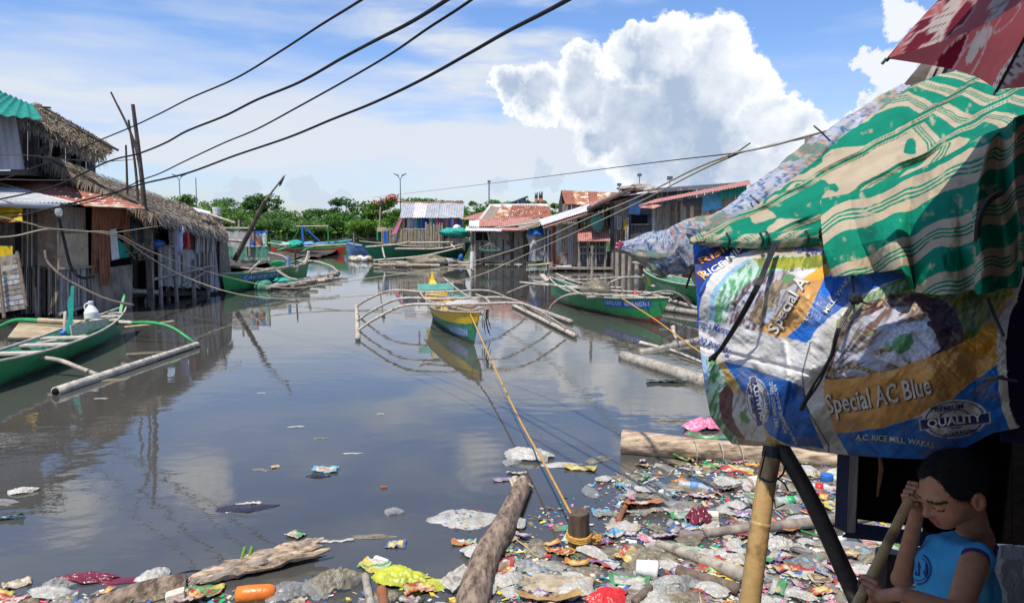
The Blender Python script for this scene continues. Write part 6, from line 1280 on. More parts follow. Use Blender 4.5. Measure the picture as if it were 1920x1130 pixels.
# badges
def badge(cx, cy, a, rx, ry, rot):
    c, s = math.cos(rot), math.sin(rot); u = ((xx - cx) * c + (yy - cy) * s) / rx; v = (-(xx - cx) * s + (yy - cy) * c) / ry; d = np.hypot(u, v)
    C[d < 1] = (.56,.56,.55); C[(d > .86) & (d < .92)] = NAVY; C[(d > .44) & (d < .50)] = NAVY; bn = (np.abs(v - .12) < .30) & (np.abs(u) < 1.08); C[bn] = (.56,.56,.55); bn = (np.abs(v - .12) < .25) & (np.abs(u) < 1.04); C[bn] = NAVY
badge(1790, 785, 0, 62, 36, -.10); badge(1421, 752, 0, 44, 22, R(82))
# folds and ingrained dirt follow the cloth
dirt = np.clip((fbm(xx * .02 + 30, yy * .03, 4) - .55) * 3, 0, .35)[..., None]; C = C * (1 - dirt) + np.array((.22,.19,.14)) * dirt
d1 = np.abs(xx - (1462 + 45 * (yy - 835) / -195 * -1 * 0 + np.interp(yy, [640, 700, 760, 835], [58, 42, 48, 92]))); C[(d1 < 1.6) & (yy > 640)] *= .25
sackwall = empty('rice_sack_wall', tuple(Anp(np.array(1600.), np.array(850.), np.array(2.3))), 'wall of sewn printed rice sacks in blue, orange and white under the striped tarpaulin', 'sack wall')
def wchild(o, root, label=None):
    o.parent = root; o.matrix_parent_inverse = Matrix.Translation(-root.location)
    if label: o['label'] = label
    return o
wchild(grid_obj('sack_sheet', Anp(xx, yy, sackY(xx, yy)), 'sack_print', C, None, .008), sackwall)
def sack_text(txt, cx, cy, wd, ht, rot, m, bold=0, arc=0, name='lettering', mirror=False, off=.007, shear=0):
    mb = MB(); c, s = math.cos(rot), math.sin(rot)
    def fn(u, v):
        a = u * wd; b_ = -v * ht + arc * (u * u) * 4
        if mirror: a = -a
        px = cx + a * c - b_ * s; py = cy + a * s + b_ * c
        return Vector(Anp(np.array(px), np.array(py), sackY(px, py) - off))
    letter(mb, txt, m, fn, bold, shear); wchild(mb.build(name), sackwall)
for (o_, m_, dx) in ((.006, 'letter_dark', 2.4), (.010, 'letter_silver', 0)):
    sack_text('Special AC Blue', 1648 + dx, 748 + dx * .8, 200, 50, R(-11), m_, .02, -4, off=o_); sack_text('Special A', 1478 + dx, 572 + dx * .6, 118, 30, R(-59), m_, .02, 3, off=o_)
sack_text('A.C. RICE MILL, WAKAS', 1678, 824, 148, 13, R(6), 'letter_cream', .01, 4)
sack_text('MILL, WAKAS', 1574, 548, 92, 11, R(-55), 'letter_cream', .01); sack_text('A.C', 1512, 595, 22, 10, R(-40), 'letter_cream', .01)
sack_text('QUALITY', 1790, 789, 104, 19, R(-7), 'letter_white', .03); sack_text('PREMIUM', 1776, 766, 62, 9, R(-6), 'navy', .02, -2); sack_text('GUARANTEE', 1800, 811, 66, 8, R(-8), 'navy', .02, 3)
sack_text('* * *', 1778, 775, 34, 4, R(-6), 'navy', .02)
sack_text('QUALITY', 1424, 753, 74, 12, R(-102), 'letter_white', .03); sack_text('PREMIUM', 1409, 752, 46, 6, R(-102), 'navy', .02); sack_text('GUARANTEE', 1438, 755, 52, 7, R(-102), 'navy', .02, 1)
sack_text('NET WEIGHT 50KG', 1451, 758, 84, 7, R(-98), 'letter_cream', .01); sack_text('BOCAUE, BULACAN', 1463, 766, 92, 7, R(-103), 'letter_cream', .01); sack_text('WAKAS, BOCAUE', 1480, 806, 62, 6, R(-118), 'letter_cream', .01)
sack_text('Greg a Maricor', 1338, 615, 72, 19, R(16), 'letter_blue', .012, 0, shear=.3); sack_text('To God be', 1340, 650, 64, 15, R(203), 'letter_blue', .012, 0, shear=.3)
sack_text('be the Glory', 1510, 467, 88, 17, R(192), 'letter_blue', .01, 2); sack_text('Rising', 1352, 472, 86, 16, R(-34), 'letter_orange', .01, -6); sack_text('RICE MILL', 1360, 490, 100, 12, R(-38), 'letter_white', .01, -8); sack_text('R', 1318, 514, 12, 20, R(-50), 'letter_orange', .01)
# ties on the sacks
def fline(pts, r0, m, label, name, cat, sm=6, group=None):
    return line(pts, r0, m, label, name, cat, group, sm)
mb = MB()
for k in range(9): o1 = rnd.uniform(-5, 5); mb.tube(crv([A(1455 + rnd.uniform(-5, 5), 456, 2.42), A(1428 + o1, 520, 2.24), A(1392 + o1, 590, 2.27), A(1355 + o1 * .7, 650, 2.40), A(1330 + rnd.uniform(-5, 9), 672 + rnd.uniform(-4, 6), 2.45)], 5), .0045, 'black_plastic', 5)
tag(mb.build('plastic_strap'), 'thick black plastic strip hanging diagonally across the upper left sack', 'strap')
mb = MB()
for k in range(5): mb.tube(crv([A(1604 + rnd.uniform(-3, 3), 562, 1.95), A(1572 + rnd.uniform(-4, 4), 615, 1.90), A(1560 + rnd.uniform(-3, 3), 665, 1.92), A(1530 + rnd.uniform(-5, 5), 720, 1.96), A(1500 + rnd.uniform(-6, 6), 768, 2.02)], 5), .0035, 'black_plastic', 5)
blob(mb, A(1604, 560, 1.94), .018, .012, .014, 'black_plastic', .5, 8); mb.tube(crv([A(1604, 560, 1.94), A(1630, 570, 1.93), A(1645, 562, 1.93)], 4), .003, 'black_plastic', 4); mb.tube([A(1596, 512, 2.16), A(1602, 558, 1.95)], .003, 'black_plastic', 4)
tag(mb.build('knotted_string'), 'knotted black string tied between the two middle sacks', 'string')
for pts_, r_, m_, lb_ in (([(1852, 560, 1.8), (1868, 600, 1.76), (1882, 630, 1.74)], .004, 'black_plastic', 'dark string hanging from the tarpaulin hem onto the right sack'),
    ([(1828, 710, 1.72), (1868, 708, 1.68), (1906, 714, 1.72)], .004, 'cable_brown', 'upper frayed grey tie on the white edge of the right sack'), ([(1832, 732, 1.72), (1862, 712, 1.69), (1880, 706, 1.7)], .005, 'cable_brown', 'lower frayed grey tie slanting up to the other at the sack edge')):
    tag(MB().tube(crv([A(*q) for q in pts_], 4), r_, m_, 5).build('tie_string'), lb_, 'string')
# ------------------------------------------------------------------ striped tarpaulin
TG_, TC_ = np.array((.0,.225,.135)), np.array((.50,.415,.29))
def stripes(s, wear):
    t = np.mod(s, 1.0); g = (t < .46); 
    for a in (.63, .71, .79): g |= (t > a) & (t < a + .042)
    c = np.where(g[..., None], TG_, TC_); w = np.clip((wear - .66) * 5, 0, .7)[..., None] * g[..., None]
    c = c * (1 - w) + TC_ * 1.05 * w; return c
awn = empty('striped_tarpaulin', A(1600, 450, 2.4), 'worn green and cream striped tarpaulin draped over the shack roof', 'tarpaulin')
def cloth(name, bottom, top, left, right, nu, nv, sfun, fold, th=.006, m='cloth_print', seed=0):
    P = coons(bottom, top, left, right, nu, nv); U, V = np.meshgrid(np.linspace(0, 1, nu), np.linspace(0, 1, nv))
    Yd = P[..., 2] + fold(U, V, P); W3 = Anp(P[..., 0], P[..., 1], Yd); Cc = stripes(sfun(U, V, W3, P), fbm(P[..., 0] * .06 + seed, P[..., 1] * .06, 5))
    dirt = np.clip((fbm(P[..., 0] * .03 + 5, P[..., 1] * .03 + seed, 4) - .5) * 2, 0, .4)[..., None]; Cc = Cc * (1 - dirt) + Cc * .62 * dirt
    o = grid_obj(name, W3, m, Cc, None, th); wchild(o, awn); return o
dA = np.array(A(1700, 165, 3.35) - A(1320, 448, 2.75)); dA /= np.linalg.norm(dA)
def saw(q): t = np.mod(q, 1.0); return np.where(t < .75, t / .75, (1 - t) / .25)
def qA(P): return (P[..., 0] * .5 + P[..., 1] * .86) / 62 + 1.2 * (fbm(P[..., 0] * .004, P[..., 1] * .006) - .5)
cloth('roof_sheet', [(1297,455,2.74),(1380,457,2.60),(1470,452,2.46),(1548,440,2.32),(1640,420,2.2),(1780,380,2.0),(1960,330,1.85)],
      [(1297,444,2.78),(1350,420,2.86),(1420,385,2.95),(1490,330,3.05),(1560,270,3.15),(1640,208,3.28),(1700,165,3.38),(1760,140,3.5),(1800,132,3.5),(1960,130,3.3)],
      [(1297,455,2.74),(1294,450,2.76),(1297,444,2.78)], [(1960,330,1.85),(1960,240,2.4),(1960,130,3.3)], 420, 260,
      lambda U, V, W3, P: (P[..., 0] * .47 + P[..., 1] * .88) / (54 + 30 * (3.4 - P[..., 2])) * 1.0 + 1.0 * saw(qA(P)) + .35 * (fbm(P[..., 0] * .01, P[..., 1] * .013) - .5),
      lambda U, V, P: (-.075 * saw(qA(P)) + .05 * (fbm(P[..., 0] * .015, P[..., 1] * .02) - .5)) * np.clip(np.minimum(V * 6, (1 - V) * 8 + .15), 0, 1))
cloth('hanging_flap', [(1560,519,2.12),(1600,515,2.08),(1650,510,2.0),(1692,504,1.95),(1706,520,1.93),(1716,548,1.91),(1760,553,1.86),(1800,548,1.80),(1836,540,1.76)],
      [(1540,372,2.45),(1600,362,2.36),(1680,336,2.22),(1760,300,2.08),(1850,250,1.92),(1900,232,1.86)],
      [(1560,519,2.12),(1545,470,2.14),(1541,440,2.22),(1538,400,2.36),(1540,372,2.45)], [(1836,540,1.76),(1832,460,1.74),(1840,380,1.76),(1860,300,1.80),(1900,232,1.86)], 330, 230,
      lambda U, V, W3, P: (P[..., 1] + P[..., 0] * .42 - 900) / 104 + .05 * np.sin(U * 19) * (1 - V * .4) + .25 * (fbm(P[..., 0] * .012 + 4, P[..., 1] * .012) - .5),
      lambda U, V, P: (-.075 * np.abs(np.sin(U * 9.5 + 1.2 * V + .6)) * (1.15 - V) - .03 * (1 - np.clip(V * 3, 0, 1)) + .05 * (fbm(P[..., 0] * .02, P[..., 1] * .012) - .5)), seed=3)
cloth('hanging_flap', [(1826,545,1.70),(1832,552,1.68),(1860,548,1.68),(1880,540,1.70),(1904,540,1.72),(1925,470,1.74)],
      [(1858,262,1.80),(1880,242,1.76),(1905,220,1.72),(1950,205,1.72)],
      [(1826,545,1.70),(1830,470,1.68),(1822,400,1.69),(1836,330,1.72),(1858,262,1.80)], [(1925,470,1.74),(1935,400,1.7),(1940,300,1.7),(1950,205,1.72)], 150, 230,
      lambda U, V, W3, P: (P[..., 1] + P[..., 0] * .5 - 900) / 100 + .5 + .08 * np.sin(U * 11) + .2 * (fbm(P[..., 0] * .02, P[..., 1] * .015) - .5),
      lambda U, V, P: -.05 * np.sin(U * 10.5 + V * 2) + .04 * (fbm(P[..., 0] * .03, P[..., 1] * .015) - .5), seed=8)
# rolled hem round a bamboo
def ctube(name, pts, rad, cf, m='cloth_print', n=40, steps=160, wrk=.1, root=None, el=1.0):
    Pp = crv([A(*q[:3]) for q in pts], 20); rr = np.interp(np.linspace(0, 1, len(Pp)), np.linspace(0, 1, len(pts)), [q[3] for q in pts])
    K = len(Pp); V_ = np.zeros((K, n + 1, 3)); prev = None; L_ = 0; Ls = []
    for i in range(K):
        t = (Pp[min(i + 1, K - 1)] - Pp[max(i - 1, 0)]).normalized(); u = t.cross(Vector((0, 0, 1))) if prev is None else prev - t * prev.dot(t); u.normalize(); prev = u; v = t.cross(u)
        if i: L_ += (Pp[i] - Pp[i-1]).length
        Ls.append(L_)
        for k in range(n + 1):
            a = 2 * math.pi * (k % n) / n; q = rr[i] * (1 + wrk * 2 * (float(fbm(L_ * 6 + 3 * math.sin(a), 2.2 * math.cos(a) + 5, 4)) - .5)); V_[i, k] = Pp[i] + (u * math.cos(a) * el + v * math.sin(a)) * q
    S, TH = np.meshgrid(np.array(Ls), np.linspace(0, 1, n + 1), indexing='ij'); return grid_obj(name, V_, m, cf(S, TH), None)
wchild(ctube('rolled_hem', [(1296,451,2.74,.012),(1330,450,2.68,.022),(1400,452,2.56,.026),(1480,449,2.43,.028),(1545,440,2.33,.03)], None, lambda S, T: stripes(S / .16 + T * 1.2, fbm(S * 30, T * 9))), awn)
for x, y, Y in ((1362, 450, 2.6), (1425, 450, 2.5), (1510, 446, 2.36), (1436, 447, 2.49)): wchild(MB().tube(crv([A(x, y - 13, Y - .03), A(x + 6, y, Y - .045), A(x + 3, y + 12, Y - .03)], 4), .005, 'black_plastic', 5).build('tie'), awn)
mb = MB(); mb.tube(crv([A(1878, 360, 1.62), A(1852, 378, 1.6), A(1836, 410, 1.6), A(1832, 452, 1.62)], 5), .007, 'black_plastic', 6); tag(mb.build('looped_rope'), 'thick dark cord looped over the bunched end of the tarpaulin', 'rope')
# patterned cloth bundle
def paisley(S, T):
    c = np.zeros(S.shape + (3,)); c[:] = (.40,.44,.52); n1 = fbm(S * 34, T * 13, 4); n2 = fbm(S * 50 + 7, T * 20, 3)
    c[np.abs(n1 - .5) < .035] = (.06,.13,.30); c[(n1 > .62)] = (.50,.53,.58); c[(n2 > .70)] = (.46,.40,.42); c[np.abs(n2 - .42) < .02] = (.10,.22,.42)
    z = np.mod(S * 1.9 + T * .7 + .12 * np.sin(T * 12), 1); 
    for a, cl in ((.05,(.40,.26,.24)), (.09,(.12,.20,.28)), (.13,(.40,.26,.24)), (.17,(.30,.36,.42))): c[(z > a) & (z < a + .028)] = cl
    g = (z > .22) & (z < .50); c[g & (n1 > .47)] = (.13,.24,.20); c[g & (n1 <= .47)] = (.38,.37,.28); c[g & (np.abs(n2 - .5) < .03)] = (.40,.16,.16)
    return c
bnd = empty('cloth_bundle', A(1165, 462, 3.3), 'long rolled bundle of blue paisley cloth along the left edge of the tarpaulin', 'bundle')
wchild(ctube('cloth_roll', [(1163,462,3.3,.018),(1185,465,3.28,.036),(1215,468,3.24,.075),(1260,472,3.2,.10),(1310,452,3.15,.10),(1370,425,3.1,.085),(1440,382,3.1,.10),(1510,325,3.15,.095),(1580,268,3.25,.085),(1650,212,3.35,.06),(1700,175,3.42,.04)], None, paisley, wrk=.32, n=64), bnd)
wchild(ctube('cloth_fold', [(1290,430,3.05,.03),(1360,438,2.98,.05),(1430,412,2.98,.05),(1480,392,2.96,.03)], None, lambda S, T: paisley(S + .3, T), wrk=.3), bnd)
wchild(ctube('cloth_tail', [(1225,475,3.2,.05),(1240,498,3.18,.05),(1252,515,3.18,.02)], None, lambda S, T: paisley(S + .6, T), wrk=.3), bnd)
wchild(ctube('hanging_end', [(1288,460,2.98,.05),(1300,480,2.95,.045),(1306,500,2.9,.03)], None, lambda S, T: paisley(S + .2, T) * .6, wrk=.3), bnd)
mb = MB(); [mb.tube([A(1163, 462, 3.28), A(1160 + dx, 450 + dy, 3.27)], .006, 'plastic_pink', 4) for dx, dy in ((-4, 6), (2, 2), (8, 3), (-6, 14))]; wchild(mb.build('knot'), bnd)
mb = MB(); [mb.tube(crv([A(x - 14, y - 14, 3.0), A(x, y - 2, 2.97), A(x + 16, y + 14, 3.0)], 3), .004, 'black_plastic', 4) for x, y in ((1420, 380), (1540, 250))]; wchild(mb.build('string'), bnd)
mb = MB(); mb.tube(crv([A(1318, 460, 2.85), A(1300, 500, 2.82), A(1286, 540, 2.85)], 4), .005, 'cable', 5); tag(mb.build('loose_string'), 'thin black string dangling at the left edge of the sack wall', 'string')
mb = MB(); mb.tube([A(1290, 492, 3.2), A(1318, 545, 3.1)], .02, 'bamboo', 8); tag(mb.build('support_stick'), 'short bamboo strut under the cloth bundle', 'stick')
# white torn sheet and dark beam on top
P = coons([(1655,240,3.4),(1700,215,3.42),(1760,160,3.45)], [(1660,185,3.55),(1705,165,3.55),(1765,148,3.6)], [(1655,240,3.4),(1650,210,3.5),(1660,185,3.55)], [(1760,160,3.45),(1765,148,3.6)], 40, 24); P[..., 2] += .12 * (fbm(P[..., 0] * .06, P[..., 1] * .08) - .5)
o = grid_obj('torn_sheet', Anp(P[..., 0], P[..., 1] + 8 * (fbm(P[..., 0] * .08, P[..., 1] * .02) - .5), P[..., 2]), 'white_cloth', None, None, .006); tag(o, 'torn white plastic sheet at the top of the striped tarpaulin', 'sheet')
mb = MB(); mb.slab(A(1686, 168, 3.6), A(1790, 150, 3.6), A(1790, 90, 3.9), A(1740, 104, 3.9), .06, 'wood_dark'); [mb.tube([A(x, 160, 3.55), A(x + 25, 108, 3.7)], .012, 'wood_grey', 4) for x in (1735, 1750)]; tag(mb.build('roof_board'), 'dark weathered board rising behind the tarpaulin under the umbrella', 'board')
mb = MB(); mb.box(A(1520, 268, 3.3), (.04, .04, .05), 'bamboo'); mb.tube([A(1520, 272, 3.3), A(1514, 330, 3.3)], .012, 'bamboo', 6); tag(mb.build('stick_end'), 'yellowish stick end poking out above the cloth bundle', 'stick')
# ------------------------------------------------------------------ umbrella
T0, T1, T5 = A(1662, 110, 1.75), A(1868, 168, 1.95), A(1948, -20, 1.30)
Cu = T1 + T5 - T0; e1 = T0 - Cu; e2 = (T1 - T5) / (2 * math.sin(R(60))); nu_ = e1.cross(e2).normalized()
if nu_.z < 0: nu_ = -nu_
um = empty('umbrella', Cu, 'open pink and red umbrella printed with hearts, tilted above the tarpaulin', 'umbrella')
HU = .36
def up(a, r_):
    th = a * math.pi / 3; fr = abs((a % 1) - .5) * 2; edge = 1 - .10 * (1 - fr ** 2); k = math.cos(math.pi / 6) / math.cos(((a % 1) - .5) * math.pi / 3); rr = r_ * (k * edge * (.5 + .5 * r_) / 1 * 1 + (1 - (.5 + .5 * r_)) * k)
    hgt = HU * (1 - r_ ** 2) - .035 * (1 - fr ** 2) * r_ * (1 - r_) * 4 * .3
    return Cu + e1 * (math.cos(th) * rr) + e2 * (math.sin(th) * rr) + nu_ * hgt
def heart(x, y, s, rot):
    c, q = math.cos(rot), math.sin(rot); u = (x * c + y * q) / s; v = (-x * q + y * c) / s; return (u * u + (v - np.sqrt(np.abs(u)) * .75) ** 2)
for k in range(6):
    nr, na = 110, 70; V_ = np.array([[up(k + j / na, .03 + .97 * i / nr) for j in range(na + 1)] for i in range(nr + 1)], float)
    rr = np.linspace(.03, 1, nr + 1)[:, None] * np.ones((1, na + 1)); aa = (np.linspace(0, 1, na + 1)[None] - .5) * np.ones((nr + 1, 1)); x_, y_ = aa * rr * .56, rr * .56
    Cc = np.zeros(x_.shape + (3,)); Cc[:] = (.56,.14,.15); rs_ = random.Random(k + 40)
    for i in range(26):
        hx, hy, s_, ro, kd = rs_.uniform(-.27, .27), rs_.uniform(.08, .56), rs_.uniform(.035, .062), rs_.uniform(-2.8, 2.8), i % 3; h_ = heart(x_ - hx, y_ - hy, s_, ro)
        if kd == 0: Cc[h_ < 1] = (.66,.58,.55); dots = (np.sin(x_ * 430) * np.sin(y_ * 430) > .62); Cc[(h_ < .9) & dots] = (.10,.03,.05)
        elif kd == 1: Cc[(h_ < 1)] = (.20,.012,.03); Cc[(h_ > .80) & (h_ < 1.12)] = (.66,.42,.42)
        else: Cc[(h_ > .78) & (h_ < 1.15)] = (.66,.42,.42)
    wchild(grid_obj('canopy_panel', V_, 'umbrella_cloth', Cc), um)
    mb = MB(); mb.tube([up(k + 1e-4, r_) - nu_ * .006 for r_ in (.05, .2, .4, .6, .8, 1.0)], .004, 'cable', 6); mb.tube([up(k, 1.0), up(k, 1.0) + (up(k, 1.0) - up(k, .95)).normalized() * .015], .004, 'metal_pole', 6); wchild(mb.build('rib'), um)
mb = MB(); mb.tube([Cu + nu_ * (HU + .04), Cu + nu_ * .1, Cu - nu_ * .35], .007, 'metal_pole', 8); wchild(mb.build('shaft'), um)
# ------------------------------------------------------------------ posts, dark frame, shack body
sh = empty('shack', (1.6, 2.6, .85), 'dark interior of the shack behind the boy', 'shack')
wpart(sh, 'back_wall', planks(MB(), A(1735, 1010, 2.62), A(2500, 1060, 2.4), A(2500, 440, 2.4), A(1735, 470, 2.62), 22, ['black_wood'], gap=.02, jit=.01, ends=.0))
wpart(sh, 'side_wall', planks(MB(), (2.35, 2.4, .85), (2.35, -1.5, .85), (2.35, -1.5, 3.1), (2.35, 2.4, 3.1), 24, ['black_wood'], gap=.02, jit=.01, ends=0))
wpart(sh, 'interior_shade_sheet', MB().slab(A(1878, 830, 1.98), A(2200, 830, 1.9), A(2200, 500, 1.9), A(1890, 500, 1.98), .01, 'interior_shade'), 'dark purple sheet standing in for the unlit interior behind the sack edge')  # dark sheet stands in for the darkness of the shack interior
mb = MB(); mb.slab((.05, -2.0, 3.42), (3.2, -2.0, 3.42), (3.2, 1.45, 3.30), (.12, 1.45, 3.30), .03, 'rust'); wpart(sh, 'unseen_shade_roof', mb)  # roof out of view, added to shade the boy
wpart(sh, 'side_wall', planks(MB(), (2.35, -1.95, .85), (.3, -1.95, .85), (.3, -1.95, 3.38), (2.35, -1.95, 3.38), 26, ['black_wood'], gap=.02, jit=.01, ends=0))  # unseen black wall behind the camera, added to darken the boy
mb = MB(); mb.slab((-.9, -2.0, .85), (3.2, -2.0, .85), (3.2, 2.15, .85), (.55, 2.15, .85), .06, 'wood'); wpart(sh, 'deck', mb)
for p in ((.1, -.5), (.8, 2.05), (2.3, 2.05), (2.3, 0), (3.0, -1.8), (-.6, -1.8)): wpart(sh, 'stilt', MB().tube([(p[0], p[1], -.8), (p[0], p[1], .8)], .06, 'wood', 8))
for y in (2.35, .5, -1.4): wpart(sh, 'roof_post', MB().tube([(2.42, y, .8), (2.42, y, 3.35)], .045, 'wood_dark', 8))
o = MB(); bam(o, [A(1453, 825, 2.46), A(1437, 905, 2.42), A(1423, 1000, 2.38), A(1405, 1140, 2.34), A(1390, 1300, 2.30)], .032, 'bamboo_gold', 14, 1.15, .34); p_ = A(1380, 1500, 2.28); o.tube([A(1390, 1300, 2.30), Vector((p_.x, 2.28, -.8))], .037, 'bamboo_gold', 12)
tag(o.build('bamboo_post', smooth=True), 'yellow bamboo post under the bottom corner of the sack wall', 'post')
bd = empty('binding', A(1450, 848, 2.45), 'black tape and wire binding round the top of the bamboo post', 'binding'); wpart(bd, 'tape', MB().tube([A(1451, 838, 2.45), A(1448, 858, 2.44)], .0365, 'black_plastic', 14)); mb = MB(); mb.tube(crv([A(1424, 895, 2.41), A(1445, 903, 2.38), A(1466, 890, 2.38), A(1472, 872, 2.38)], 4), .004, 'black_plastic', 5); mb.tube(crv([A(1435, 845, 2.42), A(1430, 870, 2.4), A(1424, 893, 2.4)], 4), .003, 'black_plastic', 4)
mb.tube(crv([A(1458, 897, 2.38), A(1470, 905, 2.37), A(1478, 920, 2.37)], 4), .003, 'black_plastic', 4); mb.tube([A(1452, 935, 2.38), A(1454, 952, 2.37), A(1472, 944, 2.36)], .003, 'black_plastic', 4); wpart(bd, 'wire', mb)
o = MB(); bam(o, [A(1462, 832, 2.44), A(1520, 935, 2.36), A(1580, 1065, 2.28), A(1622, 1160, 2.22), A(1680, 1300, 2.1)], .027, 'bamboo_dark', 12, 1.1, .4); tag(o.build('dark_strut', smooth=True), 'dark slanting pole crossing behind the top of the bamboo post', 'pole')  # near-black colour stands in for the shade on this pole
o = MB(); o.tube([A(1668, 1032, 2.75), A(1660, 1140, 2.72), A(1650, 1500, 2.7)], [.05, .052, .055], 'bamboo_dark', 12, jit=.05); tag(o.build('short_post'), 'short dark post standing behind the boy\'s stick', 'post')
fr = empty('hanging_window', A(1600, 1000, 2.45), 'black wooden window frame hanging under the sacks left of the boy', 'window')
q = [A(1586, 998, 2.44), A(1760, 1018, 2.40), A(1760, 845, 2.40), A(1592, 845, 2.44)]
def inset(q, k):
    c = sum(q, Vector()) / 4; return [c + (p - c) * k for p in q]
i_ = [A(1608, 980, 2.46), A(1760, 1000, 2.42), A(1760, 850, 2.42), A(1612, 850, 2.46)]
for a, b_, nm in ((0, 1, 'bottom_rail'), (3, 0, 'side_rail')):
    mb = MB(); mb.slab(q[a], q[b_], i_[b_], i_[a], .05, 'blue_black'); wpart(fr, nm, mb)
wpart(fr, 'panel', MB().slab(*[p + Vector((0, .04, 0)) for p in i_], .02, 'black_wood')); mb = MB(); mb.tube([A(1650, 856, 2.455), A(1652, 880, 2.452), A(1645, 930, 2.455)], [.006, .009, .004], 'wood_red', 6); wpart(fr, 'stain', mb)
wpart(fr, 'edge', MB().slab(A(1583, 998, 2.46), A(1587, 998, 2.44), A(1593, 850, 2.44), A(1590, 850, 2.46), .03, 'wood_grey'))
# clear plastic bag hanging at the lower right
P = coons([(1828,1150,2.2),(1880,1160,2.12),(1960,1160,2.1)], [(1850,1025,2.25),(1890,1020,2.2),(1960,1030,2.2)], [(1828,1150,2.2),(1838,1080,2.2),(1850,1025,2.25)], [(1960,1160,2.1),(1960,1030,2.2)], 90, 80)
P[..., 2] += .14 * np.abs(fbm(P[..., 0] * .03, P[..., 1] * .012, 4) - .5) * 2; o = grid_obj('hanging_plastic_bag', Anp(P[..., 0], P[..., 1], P[..., 2]), 'film_white', None, None, .004); tag(o, 'crinkled whitish plastic bag hanging in the bottom right corner', 'plastic bag')
# ------------------------------------------------------------------ the boy: one continuous body from a distance field
def surfnet(f, lo, hi, h):
    n = [int(math.ceil((hi[i] - lo[i]) / h)) + 1 for i in range(3)]; ax = [lo[i] + h * np.arange(n[i]) for i in range(3)]
    G = np.stack(np.meshgrid(*ax, indexing='ij'), -1); V = f(G)
    S = V < 0; nx, ny, nz = n; acc = np.zeros((nx-1, ny-1, nz-1, 3)); cnt = np.zeros((nx-1, ny-1, nz-1))
    cor = [(i, j, k) for i in (0, 1) for j in (0, 1) for k in (0, 1)]
    def sl(a, c): return a[c[0]:nx-1+c[0], c[1]:ny-1+c[1], c[2]:nz-1+c[2]]
    for a in cor:
        for b_ in cor:
            if sum(abs(a[q] - b_[q]) for q in range(3)) == 1 and a < b_:
                va, vb = sl(V, a), sl(V, b_); m = (va < 0) != (vb < 0); t = np.where(m, va / np.where(m, va - vb, 1), 0)
                p = np.array(a)[None, None, None] + t[..., None] * (np.array(b_) - np.array(a)); acc += p * m[..., None]; cnt += m
    act = cnt > 0; idx = -np.ones(act.shape, int); idx[act] = np.arange(act.sum()); base = np.stack(np.nonzero(act), -1)
    P = (base + acc[act] / cnt[act][:, None]) * h + np.array(lo); F_ = []
    for d in range(3):
        o = [0, 0, 0]; o[d] = 1; e1_, e2_ = [q for q in range(3) if q != d]
        a = S[:nx-o[0], :ny-o[1], :nz-o[2]]; b_ = S[o[0]:, o[1]:, o[2]:]; m = a != b_; c = np.stack(np.nonzero(m), -1); c = c[(c[:, e1_] > 0) & (c[:, e2_] > 0)]
        c = c[(c[:, e1_] < n[e1_] - 1) & (c[:, e2_] < n[e2_] - 1)]
        fl = a[c[:, 0], c[:, 1], c[:, 2]]
        def at(p, q): r_ = c.copy(); r_[:, e1_] -= p; r_[:, e2_] -= q; return idx[r_[:, 0], r_[:, 1], r_[:, 2]]
        Q = np.stack([at(0, 0), at(1, 0), at(1, 1), at(0, 1)], -1); fl = fl if d != 1 else ~fl; Q[fl] = Q[fl][:, ::-1]; F_.append(Q[:, ::1])
    Fq = np.concatenate(F_); Fq = Fq[(Fq >= 0).all(1)]; return P, Fq[:, ::-1]
def smin(a, b_, k): h_ = np.clip(.5 + .5 * (b_ - a) / k, 0, 1); return b_ * (1 - h_) + a * h_ - k * h_ * (1 - h_)
def cap(G, a, b_, ra, rb):
    a, b_ = np.array(a, float), np.array(b_, float); d = b_ - a; t = np.clip(((G - a) @ d) / (d @ d), 0, 1)[..., None]; return np.linalg.norm(G - a - t * d, axis=-1) - (ra + (rb - ra) * t[..., 0])
def ell(G, c, r_, Rm=None):
    q = G - np.array(c); 
    if Rm is not None: q = q @ Rm
    r_ = np.array(r_); k0 = np.linalg.norm(q / r_, axis=-1); k1 = np.linalg.norm(q / (r_ * r_), axis=-1); return k0 * (k0 - 1) / (k1 + 1e-9)
def sdf_obj(name, f, lo, hi, h, m, cf=None, parent=None):
    P_, Q_ = surfnet(f, lo, hi, h); me = bpy.data.meshes.new(name); me.from_pydata(P_.tolist(), [], Q_.tolist()); me.polygons.foreach_set('use_smooth', np.ones(len(Q_), bool))
    if cf is not None: set_col(me, cf(P_))
    me.materials.append(M[m]); me.update(); o = bpy.data.objects.new(name, me); col.objects.link(o)
    if parent is not None: wchild(o, parent)
    return o
boy = empty('person', (1.2, 1.9, .85), 'small boy in a blue sleeveless vest, head bowed, gripping a stick', 'person')
HC = np.array(A(1784, 917, 1.90)); HS = .93; f3 = Vector((-.90, -.16, -.38)).normalized(); l3 = Vector((0, 0, 1)).cross(f3).normalized(); u3 = f3.cross(l3)
Hm = np.array([[*f3], [*l3], [*u3]]).T   # columns forward,left,up
def Hp(f_, l_, u_): return HC + Hm @ np.array((f_, l_, u_))
